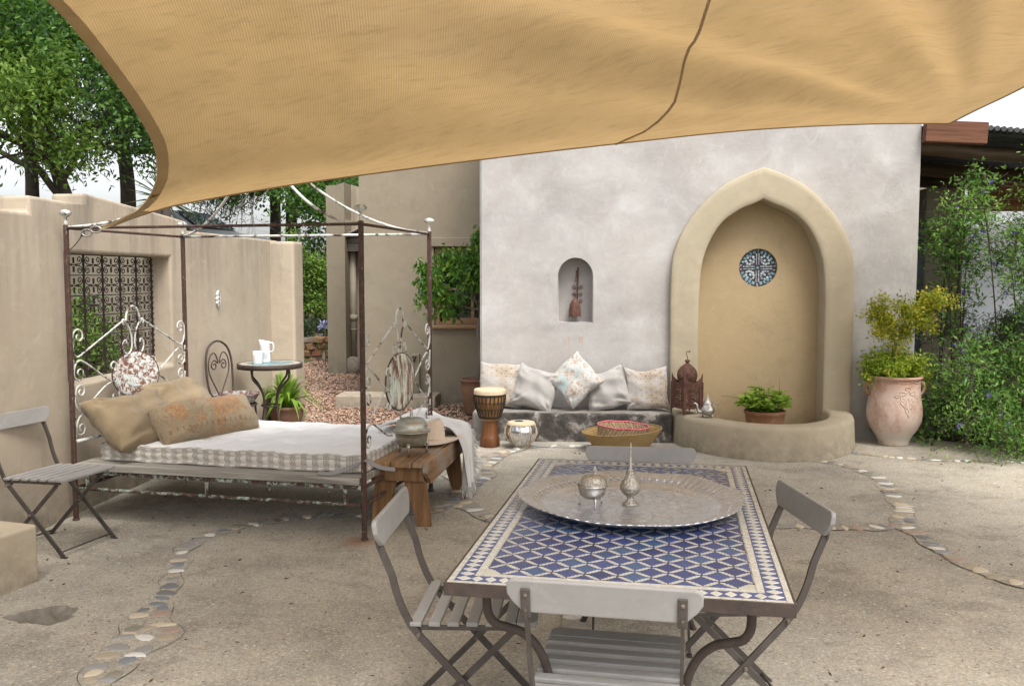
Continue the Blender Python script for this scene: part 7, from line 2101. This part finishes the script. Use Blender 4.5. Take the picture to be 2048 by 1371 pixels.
tree('leafy_tree', 'mid green leafy tree between the conifers and the tan fin wall', (x, y, tz(x, y)), 4, 51, 'lf_oak', 'bark', 12000, 0.12, 0.24,
     [(0.6, (0.8, 0, 0.5), 0.8), (0.8, (-0.7, 0.2, 0.6), 0.8), (1.0, (0.2, 0.2, 1), 0.8), (0.7, (0.5, -0.6, 0.5), 0.8), (0.9, (0.7, 0.3, 0.2), 0.8)], 0.07, [(0, 0, -0.3), (0.1, 0, 1.2), (0.3, 0, 2.2)], 2, None, 1.2, 0.8)
# bare twigs hanging in the conifers
tw_ = thing('bare_branches', 'pale bare twigs hanging in front of the dark conifers', 'branches', (-5.3, 19.6, 3.4))
m = MB(); r_ = random.Random(8); tips = []
for k in range(5): grow(m, (r_.uniform(-0.8, 0.9), r_.uniform(-0.2, 0.2), r_.uniform(-0.1, 0.3)), (r_.uniform(-0.6, 0.6), 0, -0.6), 0.7, 0.012, 2, r_, tips, 0.7, 0.5, -0.15, 3, 0.7, 5)
m.build('twigs', MT['twig'], tw_)
# spiky yucca head by the sail edge
x, y = -4.05, 10.6
yk = thing('yucca', 'spiky-leaved yucca head behind the garden wall at the edge of the sail', 'plant', (x, y, -0.1))
m = MB(); m.tube([(0, 0, 0), (0.05, 0, 1.2), (0.0, 0, 2.55)], 0.06, 8); m.build('trunk', MT['bark'], yk)
for k in range(70):
    a = r_.uniform(0, 2 * pi); el = r_.uniform(-0.5, 1.4); L_ = r_.uniform(0.38, 0.52); w = 0.012
    d = Vector((cos(a) * cos(el), sin(a) * cos(el), sin(el))); s_ = d.cross(Vector((0, 0, 1))).normalized(); o_ = Vector((0, 0, 2.62))
    b_ = o_ + d * 0.04
    m = MB(); m.add([b_ - s_ * w * 0.7, b_ + s_ * w * 0.7, o_ + d * L_ * 0.55 + s_ * w, o_ + d * L_ * 0.55 - s_ * w, o_ + d * L_ + Vector((0, 0, -0.03)), b_ + Vector((0, 0, -0.008)), o_ + d * L_ * 0.55 + Vector((0, 0, -0.012))],
          [(0, 5, 6, 3), (5, 1, 2, 6), (3, 6, 4), (6, 2, 4)]); m.build('leaf', MT['lf_bluegrey'], yk)

def shrub(name, label, base, size, seed, mat, nleaf, lsize, sigma=0.06, group=None, nst=14, stem='bark', bias=(0, 0, 0.1), wid=0.5, cat='shrub', stemr=0.012, up=1.0, depth=2):
    t = thing(name, label, cat, base, 0, group); r_ = random.Random(seed); g_ = np.random.default_rng(seed); m = MB(); tips = []
    for k in range(nst):
        a = r_.uniform(0, 2 * pi); q = sqrt(r_.random())
        grow(m, (size[0] * 0.35 * q * cos(a), size[1] * 0.35 * q * sin(a), 0), (cos(a) * 0.8 * q, sin(a) * 0.8 * q, up), size[2] * 0.55, stemr, depth, r_, tips, 0.65, 0.4, 0.08, 3, 0.6, 5)
    m.build('stems', MT[stem], t)
    tips = [q for q in tips if abs(q.x) < size[0] * 0.6 and abs(q.y) < size[1] * 0.6]
    p, d, s = leaves_round(tips, nleaf, sigma, lsize, g_, bias)
    p[:, 2] = np.maximum(p[:, 2], 0.03)
    o = link('foliage', leaf_mesh('foliage', p, d, s, MT[mat], wid, 0.12, g_), None, t); tag(o, kind='stuff')
    return t
# gap between garden wall and fin: shrubs on the bank
def bankpt(u, v): p = B(u, v); return (p.x, p.y, terr(p.x, p.y))
shrub('bank_shrub', 'bright green shrub on the bank above the drystone wall', bankpt(-4.75, 18.2), (1.6, 0.8, 1.1), 61, 'lf_light', 4200, 0.085, 0.10, 'shrubs on the planted bank')
shrub('bank_shrub', 'tall mid green shrub higher on the bank below the upper stone wall', bankpt(-5.2, 19.6), (1.8, 0.9, 1.5), 62, 'lf_oak', 4600, 0.09, 0.11, 'shrubs on the planted bank')
shrub('bank_shrub', 'low grey-green ground shrub just above the drystone wall', bankpt(-4.9, 17.45), (1.4, 0.5, 0.35), 63, 'lf_grey', 2500, 0.06, 0.06, 'shrubs on the planted bank')
shrub('bank_shrub', 'light green leafy shrub rising against the end of the garden wall', bankpt(-5.3, 17.9), (0.9, 0.6, 2.0), 64, 'lf_light', 2600, 0.08, 0.10, 'shrubs on the planted bank')
fl_ = thing('agapanthus_flower', 'pale blue lily flower head on a thin stalk before the drystone wall', 'flower', B(-4.58, 16.2, -0.05))
m = MB(); m.tube([(0, 0, 0), (0.03, 0, 0.4), (0.0, 0, 0.72)], 0.006, 6); m.tube([(0, 0, 0), (-0.1, 0, 0.35), (-0.16, 0, 0.60)], 0.005, 6); m.build('stalk', MT['lf_blade'], fl_)
for k in range(20):
    c_ = Vector((0, 0, 0.74)) if k < 19 else Vector((-0.17, 0, 0.61))
    a = r_.uniform(0, 2 * pi); el = r_.uniform(-0.4, 1.3); d = Vector((cos(a) * cos(el), sin(a) * cos(el), sin(el))); L_ = r_.uniform(0.06, 0.13)
    m = MB(); m.tube([c_, c_ + d * L_ * 0.5, c_ + d * L_, c_ + d * (L_ + 0.03)], [0.002, 0.004, 0.009, 0.015], 6); m.build('floret', MT['petal_pale'], fl_)
# beds seen through the iron grille: each shrub its own
for i, (x, y, sz_, mt_, lb, sd_) in enumerate((
    (-4.3, 8.2, (0.9, 0.7, 0.95), 'lf_light', 'yellow-green shrub with orange flowers seen through the iron grille', 71),
    (-5.2, 9.6, (1.1, 0.8, 1.1), 'lf_light', 'bright green shrub behind the middle of the iron grille', 72),
    (-3.9, 7.2, (0.7, 0.6, 0.8), 'lf_oak', 'dark green shrub low behind the left part of the iron grille', 73),
    (-6.2, 11.4, (1.2, 0.9, 1.2), 'lf_grey', 'grey-green shrub furthest back behind the iron grille', 74))):
    s_ = shrub('garden_shrub', lb, (x, y, max(-0.1, terr(x, y))), (sz_[0], sz_[1], sz_[2] * 1.25), sd_, mt_, 5200, 0.075, 0.09, 'shrubs behind the iron grille')
    if i == 0:
        m = MB(); m.ball((0, 0, 0), 0.028, 6, 4); fm_ = m.mesh('flower', [MT['fl_orange']])
        for k in range(26): link('flower', fm_, None, s_, (r_.uniform(-0.4, 0.4), r_.uniform(-0.3, 0.3), r_.uniform(0.4, 1.0)))
m = MB(); m.grid(lambda a, b: (-4.0 - 5.0 * a + 0.7 * b, 9.3 + 4.5 * a + 1.0 * b, terr(-4.0 - 5.0 * a + 0.7 * b, 9.3 + 4.5 * a + 1.0 * b) + 0.02), 20, 4)
tag(m.build('garden_path', mottled('pale_path_gravel', (0.22, 0.21, 0.195), (0.30, 0.285, 0.265), 20, 0.95)), kind='structure')
m = MB(); m.box(-3.0, 3.0, -0.1, 0.1, -0.3, 1.95); o = m.build('far_wall', MT['shade_wall'], None, (-7.4, 13.6, terr(-7.4, 13.6) - 0.3), (0, 0, R(-25)), bevel=0.02)
tag(o, 'pale wall far behind the iron grille', 'wall')
# low hedge of pale grass heads on top of the wall line at far left
shrub('grass_tuft', 'pale feathery shrub showing just above the stepped wall at far left', (-7.2, 14.6, terr(-7.2, 14.6)), (2.6, 0.8, 1.0), 81, 'lf_grey', 2600, 0.10, 0.10)

# parked car on the terrace, mostly hidden by wall, sail and leaves
CY_ = (-7.15, 19.2); cz = terr(*CY_)
car = thing('parked_car', 'silver-grey car parked on the terrace, only its roof and bonnet above the wall', 'car', (CY_[0], CY_[1], cz - 0.30), R(-14))
sec = [(-2.1, 0.35), (-2.15, 0.75), (-1.9, 0.98), (-1.2, 1.06), (-0.75, 1.42), (-0.2, 1.50), (0.35, 1.46), (1.05, 1.05), (1.75, 0.93), (2.1, 0.72), (2.12, 0.35)]
def carloop(w, k): return [(x, w * (1.0 if z < 1.0 else 1.0 - 0.28 * (z - 1.0) / 0.5), z) for x, z in sec]
m = MB(); A_ = carloop(-0.85, 0); B_ = carloop(0.85, 0); n = len(sec)
m.add(A_ + B_, [(i, i + 1, n + i + 1, n + i) for i in range(n - 1)] + [tuple(range(n)), tuple(range(2*n-1, n-1, -1)), (0, n, 2*n-1, n-1)])
smooth(m.build('body', MT['car_paint'], car, bevel=0.05, seg=3, angle=12), 50)
for s in (1, -1):
    m = MB(); yy = s * 0.80
    m.add([(-1.05, s * 0.853, 1.04), (0.95, s * 0.853, 1.04), (0.36, s * 0.640, 1.40), (-0.18, s * 0.625, 1.43), (-0.68, s * 0.665, 1.36)], [(0, 1, 2, 3, 4)]); m.build('side_window', MT['car_glass'], car)
m = MB(); m.add([(1.0, -0.72, 1.085), (1.0, 0.72, 1.085), (0.42, 0.58, 1.43), (0.42, -0.58, 1.43)], [(0, 1, 2, 3)]); m.build('windscreen', MT['car_glass'], car, (0.03, 0, 0.025))
for (x, y) in ((-1.35, -0.8), (-1.35, 0.8), (1.35, -0.8), (1.35, 0.8)):
    m = MB(); m.lathe([(0.001, -0.1), (0.20, -0.1), (0.31, -0.09), (0.32, 0), (0.31, 0.09), (0.20, 0.1), (0.001, 0.1)], 20); w_ = m.build('wheel', MT['rubber'], car, (x, y, 0.32), (R(90), 0, 0))
    m = MB(); m.lathe([(0.001, -0.105), (0.19, -0.103), (0.19, 0.103), (0.001, 0.105)], 16); m.build('rim', MT['silver_old'], w_)
for s in (1, -1):
    m = MB(); m.ball((2.02, s * 0.6, 0.76), 0.12, 10, 6, sc=(0.5, 1.2, 0.7)); m.build('headlight', MT['chrome'], car)

# ================================================================== RIGHT-HAND BUSHES
def flowers(parent, pts, size, n_each=4, mat='petal'):
    m = MB(); r2 = random.Random(len(pts))
    if True:
        for k in range(n_each):
            q = Vector((r2.uniform(-1, 1), r2.uniform(-1, 1), r2.uniform(-1, 1))) * size * 1.2
            d = Vector((r2.uniform(-1, 1), r2.uniform(-1.2, 0.2), r2.uniform(-0.2, 1))).normalized(); a = d.orthogonal().normalized(); b = d.cross(a)
            L5 = [q + (a * cos(2 * pi * j / 10) + b * sin(2 * pi * j / 10)) * size * (1.0 if j % 2 == 0 else 0.5) + d * size * 0.15 for j in range(10)]
            m.add([q] + L5, [(0, 1 + j, 1 + (j + 1) % 10) for j in range(10)])
    me_ = m.mesh('flower', [MT[mat]])
    for p in pts: link('flower', me_, None, parent, p, (r2.uniform(-.5, .5), r2.uniform(-.5, .5), r2.uniform(-1, 1)))
def arching(name, label, base, seed, stems, mat, nleaf, lsize, sigma, bark, width=0.36, cat='shrub', nflower=0, fsize=0.018, stemr=0.009, group=None, side=0.35):
    """stems: list of control-point lists (local)"""
    t = thing(name, label, cat, base, -BA, group); r_ = random.Random(seed); g_ = np.random.default_rng(seed); m = MB(); tips = []; wts = []
    for P in stems:
        C_ = catmull(P, 8); n = len(C_)
        m.tube(C_, [stemr * (1 - 0.75 * i / n) for i in range(n)], 6, caps=False)
        for i in range(int(n * 0.22), n):
            for q in range(2):
                d = Vector((r_.uniform(-1, 1), r_.uniform(-1, 1), r_.uniform(-0.5, 0.9))); L_ = side * r_.uniform(0.3, 1.0)
                e = [C_[i], C_[i] + d * L_ * 0.5 + Vector((0, 0, 0.02)), C_[i] + d * L_]
                m.tube(e, stemr * 0.28, 4, caps=False)
                tips += [e[1], e[2], C_[i].lerp(e[2], 0.75)]
    m.build('stems', MT[bark], t)
    tips = [q for q in tips if q.z > -0.02]
    p, d, s = leaves_round(tips, nleaf, sigma, lsize, g_, (0, 0, 0.0)); p[:, 2] = np.maximum(p[:, 2], 0.02)
    o = link('foliage', leaf_mesh('foliage', p, d, s, MT[mat], width, 0.1, g_), None, t); tag(o, kind='stuff')
    if nflower:
        flowers(t, [tuple(tips[r_.randrange(len(tips))] + Vector((0, -0.02, 0))) for _ in range(nflower)], fsize)
    return t
r_ = random.Random(77)
def st(n, spread, h0, h1, droop, dirx=(-1, 1), diry=(-1, 1), seed=1):
    r2 = random.Random(seed); out = []
    for k in range(n):
        a, b = r2.uniform(*dirx) * spread, r2.uniform(*diry) * spread; h = r2.uniform(h0, h1)
        s0 = Vector((r2.uniform(-0.15, 0.15), r2.uniform(-0.15, 0.15), 0))
        out.append([s0, s0 + Vector((a * 0.2, b * 0.2, h * 0.5)), s0 + Vector((a * 0.55, b * 0.55, h * 0.92)), s0 + Vector((a * 0.85, b * 0.85, h * (1 - droop * 0.4))), s0 + Vector((a, b, h * (1 - droop)))])
    return out
arching('potato_bush', 'tall airy purple-flowered bush in front of the verandah column', B(4.3, 9.0), 91, st(13, 0.75, 1.7, 2.75, 0.12, seed=91), 'lf_bush', 6500, 0.05, 0.045, 'bark', 0.36, nflower=34, fsize=0.016, group='purple-flowered bushes')
arching('potato_bush', 'slim airy bush rising right beside the plaster block corner', B(3.85, 9.45), 97, st(8, 0.45, 1.8, 2.7, 0.1, seed=97), 'lf_bush', 2300, 0.060, 0.05, 'bark', 0.38, nflower=10, fsize=0.02, group='purple-flowered bushes')
arching('potato_bush', 'tall leafy bush against the white wall at the right edge', B(5.1, 8.95), 92, st(12, 0.8, 1.6, 2.5, 0.15, seed=92), 'lf_bush', 6000, 0.05, 0.045, 'bark', 0.36, nflower=22, fsize=0.016, group='purple-flowered bushes')
arching('potato_bush', 'low sprawling purple-flowered bush spilling onto the patio beside the urn', B(3.98, 8.95), 93, st(30, 1.0, 0.3, 1.0, 0.85, (-0.75, 1.1), (-1.0, 0.4), seed=93), 'lf_bush', 21000, 0.048, 0.055, 'bark', 0.36, nflower=30, fsize=0.02, group='purple-flowered bushes')
arching('potato_bush', 'low green sprawling bush at the far right edge of the patio', B(4.95, 8.75), 94, st(28, 1.0, 0.35, 1.05, 0.8, (-1, 1), (-0.9, 0.4), seed=94), 'lf_bush', 20000, 0.048, 0.055, 'bark', 0.36, nflower=16, fsize=0.02, group='purple-flowered bushes')
arching('lavender_bush', 'feathery dark grey-green bush behind the low purple-flowered bush', B(4.5, 9.75), 95, st(46, 0.55, 0.7, 1.25, 0.0, seed=95), 'lf_grey', 9000, 0.055, 0.03, 'twig', 0.12, stemr=0.005, side=0.12)
arching('lavender_bush', 'feathery dark grey-green bush at the right edge below the white wall', B(5.5, 9.6), 96, st(40, 0.6, 0.6, 1.1, 0.0, seed=96), 'lf_grey', 8000, 0.055, 0.03, 'twig', 0.12, stemr=0.005, side=0.12)
# planting bed under them
m = MB(); m.prism([(3.45, 9.2), (3.7, 8.95), (4.4, 8.85), (5.3, 8.8), (7.5, 8.8), (7.5, 12.2), (3.45, 12.2)], 'z', -0.1, 0.006)
o = m.build('planting_bed', MT['pot_soil'], None, B(0, 0), (0, 0, -BA)); tag(o, kind='structure')
